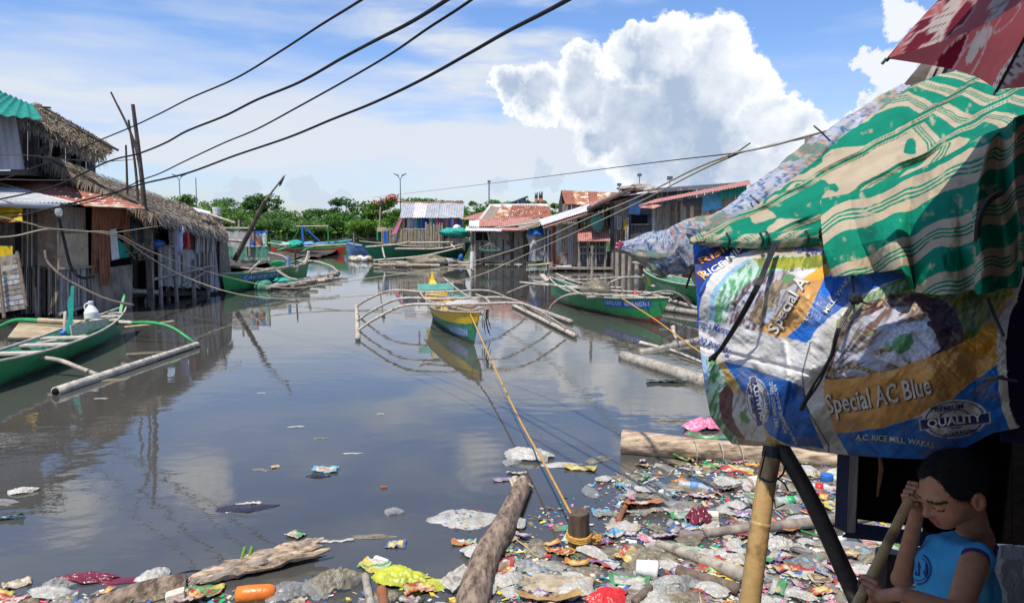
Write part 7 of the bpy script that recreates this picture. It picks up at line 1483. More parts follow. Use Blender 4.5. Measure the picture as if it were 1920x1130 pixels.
def head(G):
    q = (G - HC) @ Hm / HS; fx, ly, uz = q[..., 0], q[..., 1], q[..., 2]
    L3 = np.stack([fx, ly, uz], -1)
    d = ell(L3, (-.012, 0, .022), (.094, .074, .086)); d = smin(d, ell(L3, (.030, 0, -.035), (.056, .056, .062)), .035); d = smin(d, ell(L3, (.052, 0, -.078), (.026, .026, .020)), .03)
    d = smin(d, ell(L3, (.046, .034, -.036), (.028, .024, .028)), .02); d = smin(d, ell(L3, (.046, -.034, -.036), (.028, .024, .028)), .02)
    d = smin(d, ell(L3, (.078, 0, .012), (.012, .045, .010)), .02)      # brow
    for s in (1, -1):
        d = -smin(-d, ell(L3, (.089, s * .031, -.010), (.011, .018, .010)), .012); d = smin(d, ell(L3, (.071, s * .031, -.011), (.0145, .0155, .0125)), .004)
        e = ell(L3, (-.018, s * .077, -.018), (.022, .009, .030)); e = -smin(-e, ell(L3, (-.012, s * .086, -.016), (.012, .008, .018)), .004); d = smin(d, e, .006)
    nz = cap(L3, (.084, 0, -.002), (.100, 0, -.034), .007, .0105); nz = smin(nz, cap(L3, (.090, .010, -.037), (.090, -.010, -.037), .0085, .0085), .008); d = smin(d, nz, .010)
    d = smin(d, cap(L3, (.084, .013, -.0555), (.084, -.013, -.0555), .006, .006), .006); d = smin(d, cap(L3, (.081, .011, -.066), (.081, -.011, -.066), .0065, .0065), .006)
    return d * HS
SHL, SHR = np.array(A(1826, 1058, 1.80)), np.array(A(1760, 1030, 2.10)); NK = np.array(A(1830, 1005, 1.98)); CH_ = (SHL + SHR) / 2
EL, HL = np.array(A(1795, 1150, 1.66)), np.array(A(1690, 1112, 1.70)); HLc = np.array(A(1650, 1096, 1.715))
ER, HR = np.array(A(1690, 1085, 2.06)), np.array(A(1722, 950, 1.985)); HRc = np.array(A(1707, 928, 1.965))
PEL = np.array((1.31, 1.95, 1.33)); SK0, SK1 = np.array(A(1598, 1152, 1.72)), np.array(A(1716, 915, 1.97)); SKd = (SK1 - SK0) / np.linalg.norm(SK1 - SK0)
def handf(G, c, wrist, side, rs):
    "palm against the stick, four fingers wrapped round it and a thumb"
    w_ = c - wrist; w_ = w_ - SKd * (w_ @ SKd); w_ /= np.linalg.norm(w_); n_ = np.cross(SKd, w_) * side
    ax0 = SK0 + SKd * ((c - SK0) @ SKd); pc = ax0 - w_ * .020 + n_ * -.006
    d = cap(G, wrist, pc - w_ * .012, .0165, .017); d = smin(d, cap(G, pc - SKd * .018, pc + SKd * .018, .0145, .0135), .012)
    fing = None
    for i, (o_, ln, rr) in enumerate(((.026, 1.0, .0068), (.010, 1.08, .0072), (-.006, 1.0, .0070), (-.021, .85, .0060))):
        R_ = rs + .0055; pts = [ax0 + SKd * o_ - w_ * .012 + n_ * -R_ * .9]
        for k in range(1, 6):
            a = math.radians(-95 + 62 * k * ln); pts.append(ax0 + SKd * (o_ - .001 * k) + w_ * math.cos(a) * R_ * (1 if k < 5 else .95) + n_ * math.sin(a) * R_)
        f_ = None
        for k in range(5):
            e = cap(G, pts[k], pts[k+1], rr * (1.05 - .05 * k), rr * (1.0 - .05 * k)); f_ = e if f_ is None else smin(f_, e, .003)
        fing = f_ if fing is None else np.minimum(fing, f_)
    d = smin(d, fing, .005)
    t0 = pc + SKd * .012; t1 = ax0 + SKd * .040 + n_ * (rs + .004) * .6 - w_ * .010; t2 = ax0 + SKd * .052 + n_ * (rs + .004) + w_ * .006
    th = smin(cap(G, t0, t1, .0095, .0080), cap(G, t1, t2, .0078, .0062), .004); return smin(d, th, .007)
def body(G):
    d = head(G)
    d = smin(d, cap(G, HC + Hm @ np.array((-.03, 0, -.05)), NK, .042, .040), .03)
    d = smin(d, cap(G, NK + np.array((0, 0, -.01)), CH_ + np.array((0, 0, -.02)), .040, .06), .03)
    d = smin(d, cap(G, SHL * .8 + SHR * .2, SHR * .8 + SHL * .2, .045, .045), .03); tr = cap(G, CH_ - np.array((0, 0, .05)), PEL, .088, .088); d = smin(d, tr, .04)
    d = smin(d, cap(G, SHL, EL, .036, .028), .02); d = smin(d, cap(G, EL, HL, .027, .018), .008); d = smin(d, cap(G, SHR, ER, .036, .028), .02); d = smin(d, cap(G, ER, HR, .027, .018), .008)
    d = smin(d, handf(G, HLc, HL, -1, .014), .008); d = smin(d, handf(G, HRc, HR, 1, .014), .008)
    return d
def legs(G):
    d = cap(G, PEL, PEL - np.array((0, 0, .06)), .085, .088)
    for s in (-1, 1):
        hp = PEL + np.array((.02 * s, .055 * s, -.08)); kn = hp + np.array((-.04, .01 * s, -.20)); an = np.array((kn[0] + .03, kn[1], .90)); toe = an + np.array((-.13, -.02, -.025))
        for a, b_, ra, rb in ((hp, kn, .065, .045), (kn, an, .042, .027), (an, toe, .028, .020)): d = smin(d, cap(G, a, b_, ra, rb), .02)
    return d
def skincol(P_):
    c = np.zeros((len(P_), 3)); c[:] = (.43, .20, .105); q = (P_ - HC) @ Hm / HS
    lip = (q[:, 0] > .074) & (np.abs(q[:, 1]) < .020) & (q[:, 2] < -.050) & (q[:, 2] > -.074); c[lip] = (.40, .12, .09)
    for s in (1, -1):
        br = (q[:, 0] > .05) & (np.abs(q[:, 1] - s * .032) < .022) & (np.abs(q[:, 2] - .013 + .15 * np.abs(q[:, 1] - s * .03)) < .0042); c[br] = (.03, .02, .015)
        la = (q[:, 0] > .06) & (np.abs(q[:, 1] - s * .031) < .016) & (np.abs(q[:, 2] + .0165 - 6 * (q[:, 1] - s * .031) ** 2) < .0022); c[la] = (.015, .01, .01)
    return c
sdf_obj('body', lambda G: np.minimum(body(G), 9), (.90, 1.52, 1.22), (1.50, 2.26, 2.02), .0042, 'skin', skincol, boy)
sdf_obj('legs', legs, (1.05, 1.75, .84), (1.50, 2.12, 1.42), .009, 'skin', lambda P_: np.ones((len(P_), 3)) * (.43, .20, .105), boy)
def hairf(G):
    q = (G - HC) @ Hm / HS; d = ell(q, (-.014, 0, .028), (.0985, .0785, .0885)); cut = q[..., 2] * .72 + q[..., 0] * -.69  # above a slanted hairline
    ear = np.maximum(0, 0); d = np.maximum(d, np.minimum(-.010 - cut + .012 * np.sin(q[..., 1] * 70) + .004 * np.sin(q[..., 1] * 230 + q[..., 0] * 90), 9) + .55 * np.maximum(0, q[..., 0] - .030)); return np.maximum(d, -(ell(q, (-.014, 0, .020), (.088, .068, .078)))) + .0015 * np.sin(q[..., 0] * 900) * np.sin(q[..., 1] * 800)
hobj = sdf_obj('hair', hairf, tuple(HC - .12), tuple(HC + .125), .0042, 'hair', None, boy)
hm_ = MB(); hv = [v.co.copy() for v in hobj.data.vertices]; hn = [v.normal.copy() for v in hobj.data.vertices]; dn3 = Vector(Hm @ np.array((.35, 0, -.6)))
for i in range(9000):
    k = rnd.randrange(len(hv)); n_ = hn[k]; q_ = (np.array(hv[k]) - HC) @ Hm
    if n_.dot(hv[k] - Vector(HC)) < 0: continue
    d_ = (n_ * .75 + dn3 * .8 + Vector((rnd.gauss(0, .25), rnd.gauss(0, .25), rnd.gauss(0, .25)))).normalized(); s_ = n_.cross(d_).normalized() * .0007; p_ = hv[k] + Vector((rnd.uniform(-.003, .003), rnd.uniform(-.003, .003), rnd.uniform(-.003, .003))); l_ = rnd.uniform(.005, .011)
    hm_.add([p_ - s_, p_ + s_, p_ + d_ * l_], [(0, 1, 2)], 'hair')
ho = hm_.build('hair_strands'); ho.parent = hobj; ho.matrix_parent_inverse = Matrix()
# vest
tl = np.array(A(1745, 1000, 2.02))
def vestf(G):
    d = cap(G, SHL * .78 + SHR * .22, SHR * .78 + SHL * .22, .052, .052); d = smin(d, cap(G, CH_ - np.array((0, 0, .05)), PEL + np.array((0, 0, -.02)), .098, .106), .05)
    d = smin(d, cap(G, SHL * .85 + NK * .15, SHL * .3 + CH_ * .7 - np.array((0, 0, .1)), .044, .07), .03)
    d = d + .003 * np.sin(G[..., 2] * 60 + G[..., 0] * 90) + .003 * np.sin(G[..., 1] * 70 - G[..., 2] * 40)
    d = np.maximum(d, -cap(G, SHL + (SHL - SHR) * .10 + np.array((0, 0, .012)), SHL * .4 + EL * .6, .041, .043)); d = np.maximum(d, -cap(G, SHR + (SHR - SHL) * .10, SHR * .4 + ER * .6, .041, .043))
    d = np.maximum(d, -cap(G, NK + np.array((.0, 0, -.002)), NK + np.array((-.01, -.005, .1)), .046, .052)); return d
def vestcol(P_): return np.ones((len(P_), 3))
sdf_obj('vest', vestf, (.98, 1.62, 1.24), (1.50, 2.22, 1.80), .005, 'vest_blue', None, boy)
def trimf(G):
    v = np.abs(vestf(G) + .002) - .0045
    a1 = np.abs(cap(G, SHL + (SHL - SHR) * .10 + np.array((0, 0, .012)), SHL * .4 + EL * .6, .041, .043) - .002) - .0075; a2 = np.abs(cap(G, SHR + (SHR - SHL) * .10, SHR * .4 + ER * .6, .041, .043) - .002) - .0075
    a3 = np.abs(cap(G, NK + np.array((.0, 0, -.002)), NK + np.array((-.01, -.005, .1)), .046, .052) - .002) - .0075; return np.maximum(v, np.minimum(np.minimum(a1, a2), a3))
sdf_obj('vest_trim', trimf, (.98, 1.62, 1.24), (1.50, 2.22, 1.84), .0038, 'vest_trim', None, boy)
def shortf(G):
    d = cap(G, PEL - np.array((0, 0, .04)), PEL - np.array((0, 0, .07)), .098, .10)
    for s in (-1, 1): hp = PEL + np.array((.02 * s, .055 * s, -.08)); kn = hp + np.array((-.04, .01 * s, -.20)); d = smin(d, cap(G, hp, kn * .75 + hp * .25, .078, .072), .02)
    return d
sdf_obj('shorts', shortf, (1.10, 1.72, 1.00), (1.50, 2.18, 1.40), .009, 'navy', None, boy)
# round print on the chest of the vest, projected on the cloth
def vest_hit(px, py):
    a, y, z = ray(px, py); d_ = np.array((a, y, z)); ks = np.linspace(1.5, 2.2, 500); Pp = np.array((0, 0, CH)) + ks[:, None] * d_; v = vestf(Pp); h_ = np.nonzero(v < 0)[0]
    return Vector(Pp[h_[0]] - d_ * .0035) if len(h_) else None
mb = MB(); vs, fs = [], []; cx, cy = 1722, 1066
for (r0, r1) in ((.88, 1.0), (.70, .76)):
    b0 = len(vs); ok = True; ring = []
    for i in range(25):
        a = math.radians(-70 + 250 * i / 24) if r0 else math.radians(15 * i)
        for rr in (r0, r1): ring.append(vest_hit(cx + rr * 24 * math.cos(a), cy + rr * 30 * math.sin(a)))
    for i in range(24):
        q = ring[2*i:2*i+2] + [ring[2*i+3], ring[2*i+2]]
        if all(p is not None for p in q): mb.add(q, [(0, 1, 2, 3)], 'navy')
def vfn(u, v): p = vest_hit(1722 + 32 * u, 1066 - v * 26 + u * 6); return p if p is not None else Vector(CH_)
try: letter(mb, 'RN', 'navy', vfn, .03)
except Exception: pass
wchild(mb.build('print'), boy)
mb = MB(); bam(mb, [Vector(SK0 - SKd * .25), Vector(SK0.tolist()).lerp(Vector(SK1.tolist()), .5), Vector(SK1 + SKd * .01)], .0135, 'bamboo_gold', 10, 1.0, .12, 4); tag(mb.build('stick', smooth=True), 'bamboo stick held slantwise by the boy', 'stick')

# neckline trim laid along the vest's neck opening
pts = []
def vest0(G): return smin(cap(G, SHL * .78 + SHR * .22, SHR * .78 + SHL * .22, .052, .052), cap(G, CH_ - np.array((0, 0, .05)), PEL, .098, .106), .05)
for k in range(29):
    a = 2 * math.pi * k / 28; c_ = NK + .050 * np.array((math.cos(a), math.sin(a), 0)); zz_ = np.linspace(.07, -.09, 160); G_ = c_ + np.stack([0 * zz_, 0 * zz_, zz_], -1); v_ = vest0(G_); h_ = np.nonzero(v_ < .003)[0]
    pts.append(Vector(G_[h_[0]] if len(h_) else G_[90]))
wchild(MB().tube(pts, .0062, 'vest_trim', 8).build('neck_trim', smooth=True), boy)
# ------------------------------------------------------------------ floating litter
BOT = 'near the bottom edge'
def zone(px, py):
    if px < 330: return 'in the bottom left corner'
    if px < 640: return 'around the driftwood log'
    if px < 830: return 'by the lime cloth'
    if px < 1000: return 'close to the long weathered log'
    if px < 1150: return 'near the mooring stump'
    if py < 930: return 'in front of the big cracked log'
    if px < 1400: return 'between the stump and the bamboo post'
    if px < 1600: return 'behind the bamboo post and dark pole'
    return "beyond the boy's stick"
def prnt(w_, h_, c1, c2, c3, kind, nx=26, ny=18, curl=.3, th=.0015, bend=None):
    "printed wrapper lying in x,y; returns arrays"
    X_, Y_ = np.meshgrid(np.linspace(-w_/2, w_/2, nx), np.linspace(-h_/2, h_/2, ny)); s = rnd.random() * 50
    # ragged outline, crumpled surface
    X_ = X_ + (np.abs(Y_) / h_) * (fbm(Y_ * 30 + s, 0 * Y_ + s) - .5) * w_ * .18 + (fbm(X_ * 18 + s, Y_ * 18) - .5) * w_ * .12; Y_ = Y_ + (fbm(X_ * 14 + s, Y_ * 14 + 9) - .5) * h_ * .3
    Z = curl * w_ * .5 * ((X_ / w_ * 2) ** 2 * rnd.uniform(-.2, .5) + (Y_ / h_ * 2 * rnd.choice((-1, 1))) * rnd.uniform(0, .35)) + min(w_, .17) * .22 * np.abs(fbm(X_ / w_ * 4 + s, Y_ / w_ * 4, 4) - .5) * 2
    Z = Z - Z.min() * .9; U, V = np.meshgrid(np.linspace(0, 1, nx), np.linspace(0, 1, ny)); C = np.zeros(U.shape + (3,)); C[:] = c1
    if kind == 0: C[(V > .62)] = c2; C[((U - .45) ** 2 * 2 + (V - .45) ** 2 < .04)] = c3
    elif kind == 1: C[(U > .12) & (U < .88) & (V > .15) & (V < .85)] = c2; C[(U > .25) & (U < .7) & (np.abs(V - .5) < .10)] = c3; C[(U > .3) & (U < .6) & (np.abs(V - .72) < .04)] = c1
    elif kind == 2: C[(np.mod(V * 5, 1) < .4)] = c2; C[(U > .7)] = c3
    elif kind == 3: C[(U + V > 1.05)] = c2; C[(np.abs(U - V) < .10)] = c3
    else: C[fbm(U * 4 + s, V * 4) > .52] = c2; C[(fbm(U * 7, V * 7 + s) > .64)] = c3
    g_ = C.mean(-1, keepdims=True); C = C * .86 + g_ * .06 + np.array((.035, .03, .02)); return np.stack([X_, Y_, Z], -1), C
RED, ORA, YEL, GRN, CYA, BLU, PUR, PNK, WHI, CRM, SIL, BRN, BLK = ((.58,.04,.04),(.75,.24,.05),(.74,.60,.10),(.07,.40,.14),(.14,.48,.68),(.06,.16,.48),(.28,.18,.44),(.68,.26,.36),(.66,.65,.60),(.60,.51,.36),(.40,.40,.39),(.25,.15,.09),(.05,.05,.06))
def place(o, px, py, rz, z=.004, sc=1.0, tx=0, ty=0):
    p = W(px, py); o.location = (p.x, p.y, z); o.rotation_euler = (tx, ty, rz); o.scale = (sc, sc, sc); return o
def wrapper(name, px, py, w_, h_, rz, c, kind, label, cat='wrapper', group=None, curl=.3):
    P, C = prnt(w_, h_, *c, kind, curl=curl); o = grid_obj(name, P, 'print', C, None, .0015); place(o, px, py, rz); return tag(o, label, cat, group)
def bagmesh(name, w_, h_, m, amp=.5, seed=None, fl=.12, hgt=.16):
    s = rnd.random() * 90 if seed is None else seed; nx, ny = 44, 34; U, V = np.meshgrid(np.linspace(-1, 1, nx), np.linspace(-1, 1, ny)); R_ = np.hypot(U, V)
    k = 1 + .9 * (fbm(np.arctan2(V, U) * 1.4 + s, 0 * U + s, 3) - .5); u = U * np.sqrt(1 - V * V / 2) * k; v = V * np.sqrt(1 - U * U / 2) * k
    rg = 1 - 2 * np.abs(fbm(U * 2.2 + s, V * 2.2 - s, 4) - .5); Z = hgt * .62 * np.clip(1 - R_ ** 2 * .55, 0, 1) * (.15 + amp * 1.6 * np.clip(rg - .55, 0, 1) + .45 * fbm(U * 1.1 + s, V * 1.1) + .35 * (1 - 2 * np.abs(fbm(U * 5 + s, V * 5 + s, 3) - .5))) - .012 * R_ ** 2
    o = grid_obj(name, np.stack([u * w_ / 2, v * h_ / 2, Z * min(w_, h_) * 1.6], -1), m); return o
def bag(px, py, w_, h_, rz, m, label, cat='plastic bag', group=None, hgt=.16, name='plastic_bag'):
    return tag(place(bagmesh(name, w_, h_, m, hgt=hgt), px, py, rz), label, cat, group)
def lathe(mb, prof, m, n=16, ax='x'):
    vs = []; 
    for (a, r_) in prof:
        for k in range(n): t = 2 * math.pi * k / n; vs.append((a, r_ * math.cos(t), r_ * math.sin(t)) if ax == 'x' else (r_ * math.cos(t), r_ * math.sin(t), a))
    K = len(prof); return mb.add(vs, [(i*n+k, (i+1)*n+k, (i+1)*n+(k+1)%n, i*n+(k+1)%n) for i in range(K-1) for k in range(n)] + [tuple(range(n)), tuple((K-1)*n + n - 1 - k for k in range(n))], m)
def bottle(px, py, L_, r_, rz, m, lab, cap_m, label, tilt=.0, cat='bottle', group=None):
    t = empty('bottle', W(px, py), label, cat, group, rz); t.rotation_euler = (0, tilt, rz); t.location.z = r_ * .35
    lathe(MB(), [(-L_*.5, r_*.6), (-L_*.49, r_*.95), (-L_*.40, r_), (-L_*.3, r_*.93), (-L_*.2, r_), (-L_*.1, r_*.95), (0, r_), (L_*.1, r_*.97), (L_*.22, r_), (L_*.34, r_*.62), (L_*.42, r_*.3), (L_*.47, r_*.28)], m).build('shell', t, True)
    lathe(MB(), [(L_*.44, r_*.36), (L_*.51, r_*.36)], cap_m, 12).build('cap', t)
    if lab: lathe(MB(), [(-L_*.12, r_*1.02), (L_*.14, r_*1.02)], lab).build('label', t, True)
    return t
def foam(px, py, a, b_, c, rz, label, m='foam', cat='foam block', group=None, name='foam_block'):
    mb = MB(); n = 5; vs = []
    o = blob(MB(), (0, 0, 0), 1, 1, 1, m, .12, 10); me_v = []
    for v in o.v: q = [math.copysign(min(abs(x) * 1.35, .8 + .06 * rnd.random()), x) for x in v]; me_v.append((q[0] * a / 1.6, q[1] * b_ / 1.6, q[2] * c / 1.6))
    o.v = me_v; ob = o.build(name); place(ob, px, py, rz, c * .2, 1, rnd.uniform(-.15, .15), rnd.uniform(-.15, .15)); return tag(ob, label, cat, group)
# --- signature pieces placed where the photo shows them
bag(862, 972, .62, .40, .15, 'film_white', 'big flat white plastic bag with small red and green marks floating beside the long log', hgt=.05)
mb = MB()
for i in range(34):
    px, py = rnd.uniform(835, 905), rnd.uniform(955, 990); p = W(px, py, .038); e = rnd.uniform(.006, .02); a = rnd.random() * 3; d1_, d2_ = Vector((math.cos(a), math.sin(a), 0)) * e, Vector((-math.sin(a), math.cos(a), 0)) * e * .5; mb.add([p - d1_, p - d2_, p + d1_, p + d2_], [(0, 1, 2, 3)], rnd.choice(['plastic_red', 'plastic_green', 'plastic_blue', 'plastic_yellow', 'boat_blue']))
_bg = [o for o in col.objects if str(o.get('label', '')).startswith('big flat white')][0]; q_ = mb.build('printed_marks'); q_.parent = _bg; q_.matrix_parent_inverse = (Matrix.Translation(_bg.location) @ _bg.rotation_euler.to_matrix().to_4x4()).inverted()
bag(996, 858, .52, .30, -.2, 'film_white', 'crumpled whitish bag crossed by the yellow rope', hgt=.36); bag(960, 868, .20, .16, .3, 'film', 'clear crumpled bag left of the whitish bag at the rope', hgt=.3)
bag(1052, 872, .40, .16, .1, 'film_white', 'flat cream plastic sheet right of the yellow rope', hgt=.12); bag(1120, 862, .34, .15, .5, 'film_dirty', 'torn pale plastic strip above the yellow packet', hgt=.16)
wrapper('yellow_packet', 1088, 879, .32, .13, -.25, (YEL, YEL, WHI), 1, 'bright yellow packet with a white label near the big whitish bag', 'packet')
wrapper('purple_wrapper', 950, 899, .28, .10, .2, (PUR, SIL, WHI), 2, 'long purple and silver wrapper at the far tip of the long log'); wrapper('cream_wrapper', 968, 889, .2, .07, -.1, (CRM, WHI, CRM), 0, 'cream foam tray piece touching the far tip of the long log', 'tray')
o = wrapper('folded_card', 975, 925, .20, .12, .5, (CRM, CRM, BRN), 0, 'folded tan card caught on the long weathered log', 'card', curl=.9); o.location.z = .07
o = wrapper('foam_sheet', 857, 1096, .30, .12, 1.05, (WHI, WHI, SIL), 0, 'flat white foam sheet leaning on the near end of the long log', 'foam sheet', curl=.1); o.location.z = .05; o.rotation_euler = (.5, 0, 1.05)
wrapper('milk_carton', 610, 882, .26, .14, -.15, (CYA, WHI, ORA), 1, 'white and turquoise printed card alone on open water', 'card'); bag(594, 893, .24, .10, 0, 'film_black', 'black plastic lump just under the turquoise card', hgt=.15)
wrapper('paper_scrap', 516, 875, .09, .08, .6, (YEL, CRM, PNK), 3, 'small yellow and pink scrap on open water'); bag(488, 881, .20, .07, -.2, 'film_dirty', 'submerged pale bag beside the yellow and pink scrap', hgt=.08)
bag(464, 952, .46, .20, .2, 'film_black', 'dark purple plastic sheet floating with white bits on it', hgt=.08); wrapper('white_scrap', 466, 946, .22, .03, .05, (WHI, WHI, SIL), 0, 'white strip lying on the dark purple sheet', 'scrap')
wrapper('green_scrap', 556, 1003, .15, .12, -.5, (CRM, GRN, WHI), 3, 'pale scrap with green edge floating above the driftwood log'); wrapper('sachet', 742, 1022, .16, .11, .02, (BLU, YEL, WHI), 1, 'square sachet with blue, yellow and white print standing alone', 'sachet')
wrapper('snack_wrapper', 870, 1019, .19, .09, .1, (ORA, WHI, GRN), 3, 'orange and white snack wrapper below the big flat white bag'); foam(720, 914, .06, .05, .02, .2, 'tiny orange brown lump alone on open water', 'wood_red', 'scrap', None, 'floating_scrap')
wrapper('thin_tube', 600, 1018, .5, .02, .12, (WHI, SIL, WHI), 0, 'long thin clear straw floating above the driftwood', 'straw', curl=.1)
bag(740, 962, .16, .13, 0, 'film', 'small clear bubble like bag on open water', hgt=.4); bag(700, 1006, .36, .08, 0, 'film_dirty', 'brown floating weed clump in the middle of the water', 'weed', hgt=.1, name='weed_clump')
bag(752, 1085, .46, .26, -.3, 'film_lime', 'lime yellow cloth floating at the bottom centre', 'cloth', hgt=.30, name='lime_cloth'); bag(798, 1098, .32, .2, .4, 'film_lime', 'second fold of lime yellow cloth, half sunk at its right', 'cloth', hgt=.1, name='lime_cloth')
wrapper('white_cup', 785, 1083, .11, .10, -.2, (WHI, WHI, CRM), 0, 'torn white cup lying on the lime cloth', 'cup', curl=.9); wrapper('flyer', 702, 1066, .24, .12, -.5, (YEL, WHI, GRN), 3, 'green and white leaflet left of the lime cloth', 'leaflet')
mb = MB(); lathe(mb, [(-.06, .028), (.06, .028)], 'white_paint', 12); place(tag(mb.build('white_tube', smooth=True), 'short white tube lying above the lime cloth', 'tube'), 715, 1056, -.6, .02)
bag(632, 1096, .34, .26, .3, 'film_dirty', 'brownish inflated bag at the bottom between driftwood and lime cloth', hgt=.42); bag(540, 1112, .42, .24, .5, 'film', 'clear torn plastic bag right of the orange packet', hgt=.25)
o = MB(); lathe(o, [(-.13, .03), (-.12, .055), (-.05, .06), (.08, .058), (.125, .045), (.13, .02)], 'plastic_orange', 14); place(tag(o.build('orange_packet', smooth=True), 'bright orange tube shaped packet at the bottom left', 'packet'), 480, 1120, .15, .03)
wrapper('snack_wrapper', 377, 1112, .28, .16, .15, (YEL, GRN, RED), 4, 'yellow, green and red snack wrapper below the driftwood tip', curl=.4); bag(288, 1082, .22, .22, .5, 'film_white', 'torn white corner of a bag standing out of the water at lower left', hgt=.25)
bag(165, 1085, .42, .13, -.05, 'film_maroon', 'dark red shiny plastic bag at lower left', hgt=.30); bag(235, 1088, .36, .10, .2, 'film_maroon', 'sunken tail of the dark red bag', hgt=.05); bag(108, 1105, .22, .17, .2, 'film', 'inflated clear bag below the dark red one', hgt=.5)
wrapper('green_scrap', 75, 1110, .14, .12, .8, (CYA, WHI, GRN), 4, 'blue green wrapper scrap left of the inflated clear bag'); wrapper('paper_scrap', 32, 1098, .17, .09, .6, (CRM, CRM, WHI), 0, 'cream card scrap in the bottom left corner', 'card'); wrapper('red_packet', 22, 1128, .2, .1, .3, (RED, WHI, RED), 1, 'red and white packet in the very bottom left corner', 'packet')
foam(330, 1124, .11, .10, .08, .4, 'cream foam lump left of the yellow snack wrapper'); mb = MB(); mb.tube([(math.cos(i/20*6.283) * .13, math.sin(i/20*6.283) * .07, .02 + .02 * math.sin(i/20*6.283)) for i in range(21)], .007, 'black_plastic', 6); place(tag(mb.build('black_ring'), 'black bent wire ring at the left tip of the driftwood', 'ring'), 356, 1094, .3, .02)
mb = MB(); [mb.tube([(x, -.10, .02), (x + .02, 0, .10), (x, .11, .02)], .012, 'leaf_light', 5) for x in (0, .05)]; place(tag(mb.build('palm_strip'), 'green palm strip tied round the driftwood log', 'strip'), 455, 1058, .2, .03)
bag(42, 922, .24, .12, .3, 'film_white', 'off white bag at the left edge in the dark reflection', hgt=.35); bag(8, 942, .3, .13, -.2, 'film', 'pale plastic scrap at the left edge below the off white bag', hgt=.2); wrapper('green_wrapper', 12, 973, .26, .06, .3, (GRN, WHI, GRN), 2, 'green and white wrapper at the left edge')
bag(205, 712, .5, .2, .2, 'scum', 'small raft of foam scum by the left outrigger float', 'foam scum', hgt=.04, name='foam_scum'); bag(190, 747, .2, .05, 0, 'film_white', 'white fleck floating under the left outrigger float', hgt=.1)
wrapper('blue_packet', 1250, 716, .62, .16, -.05, (CYA, WHI, CYA), 1, 'light blue packet floating left of the sack wall', 'packet'); bag(1322, 803, .50, .28, .1, 'plastic_pink', 'pink and white inflated packet left of the sack bottom', 'packet', hgt=.45, name='pink_packet'); wrapper('green_film', 1330, 822, .5, .06, -.1, (GRN, GRN, WHI), 0, 'strip of bright green film below the pink packet', 'film'); bag(1262, 788, .6, .1, 0, 'scum', 'reeds and scraps drifting above the pink packet', 'reeds', hgt=.1, name='reed_mat')
bag(555, 800, .2, .05, .2, 'film_white', 'small white fleck below the blank water, upper of two', hgt=.15); bag(600, 822, .16, .05, 0, 'film_dirty', 'small brown fleck right of the upper white fleck', hgt=.15); bag(660, 850, .22, .05, 0, 'film_white', 'white streak of film floating above the turquoise card', hgt=.1); bag(490, 737, .12, .04, 0, 'film_white', 'tiny white speck in the middle of the blue reflection', hgt=.15); bag(714, 776, .12, .04, 0, 'film_white', 'tiny white speck right of the blue reflection', hgt=.15)
# right hand signature pieces
wrapper('orange_bag', 1207, 950, .36, .22, .15, (ORA, ORA, WHI), 0, 'orange plastic bag spread beside the stump', 'plastic bag', curl=.6); wrapper('tan_card', 1212, 957, .17, .10, -.2, (CRM, CRM, BRN), 1, 'tan card lying on the orange bag', 'card')
bag(1310, 982, .20, .18, 0, 'film_maroon', 'round maroon bundle tied like a ball by the grey branch', 'bundle', hgt=.85, name='maroon_bundle'); bag(1290, 1000, .30, .13, 0, 'film_maroon', 'flat sunken maroon film under the maroon ball', hgt=.03)
wrapper('cream_box', 1172, 990, .24, .13, -.1, (CRM, WHI, CRM), 1, 'cream flattened box right of the stump', 'box', curl=.2); wrapper('green_packet', 1290, 968, .30, .12, .05, (GRN, WHI, CYA), 1, 'green rimmed clear packet above the maroon ball', 'packet'); foam(1330, 972, .15, .10, .07, -.3, 'beige foam block right of the maroon ball')
foam(1432, 908, .26, .17, .11, .1, 'large beige foam block just left of the bamboo post'); wrapper('orange_cup', 1272, 903, .15, .10, .4, (ORA, ORA, YEL), 0, 'orange folded cup in front of the cracked log', 'cup', curl=.9)
bottle(1302, 915, .30, .045, -.45, 'pet', 'blue_pale', 'plastic_blue', 'clear bottle with blue label beside the orange cup'); bottle(1535, 917, .28, .045, -.35, 'pet', 'plastic_red', 'plastic_red', 'cola style bottle with red label behind the dark pole'); bottle(1480, 942, .26, .045, .2, 'pet', 'plastic_green', 'plastic_green', 'bottle with green label right of the bamboo post')
wrapper('red_tray', 1526, 928, .2, .07, .1, (RED, ORA, RED), 0, 'red tray under the red labelled bottle', 'tray'); wrapper('yellow_packet', 1566, 951, .22, .13, .05, (YEL, YEL, BLU), 1, 'square yellow packet left of the dark frame', 'packet'); wrapper('yellow_sachet', 1533, 893, .17, .10, -.1, (YEL, WHI, BLU), 0, 'yellow and white sachet under the cracked log', 'sachet')
mb = MB(); lathe(mb, [(-.05, .055), (-.045, .06), (.045, .06), (.05, .055)], 'boat_blue', 16, 'z'); place(tag(mb.build('blue_jar', smooth=True), 'round blue jar lid above the red labelled bottle', 'jar'), 1550, 903, 0, .03); bag(1575, 895, .34, .22, .2, 'film_white', 'white swollen bag beside the dark frame', hgt=.45)
wrapper('sneaker_card', 1382, 884, .32, .12, -.4, (RED, YEL, WHI), 3, 'red and cream packet below the cracked log', 'packet'); wrapper('green_yellow_bag', 1336, 874, .2, .12, .2, (GRN, YEL, WHI), 4, 'green and yellow snack bag below the cracked log', 'wrapper'); wrapper('orange_strip', 1410, 873, .15, .04, -.1, (ORA, YEL, ORA), 0, 'small orange strip below the cracked log', 'scrap'); wrapper('cyan_scrap', 1170, 913, .11, .06, 0, (CYA, CYA, CYA), 0, 'small plain cyan scrap on open water right of the rope', 'scrap')
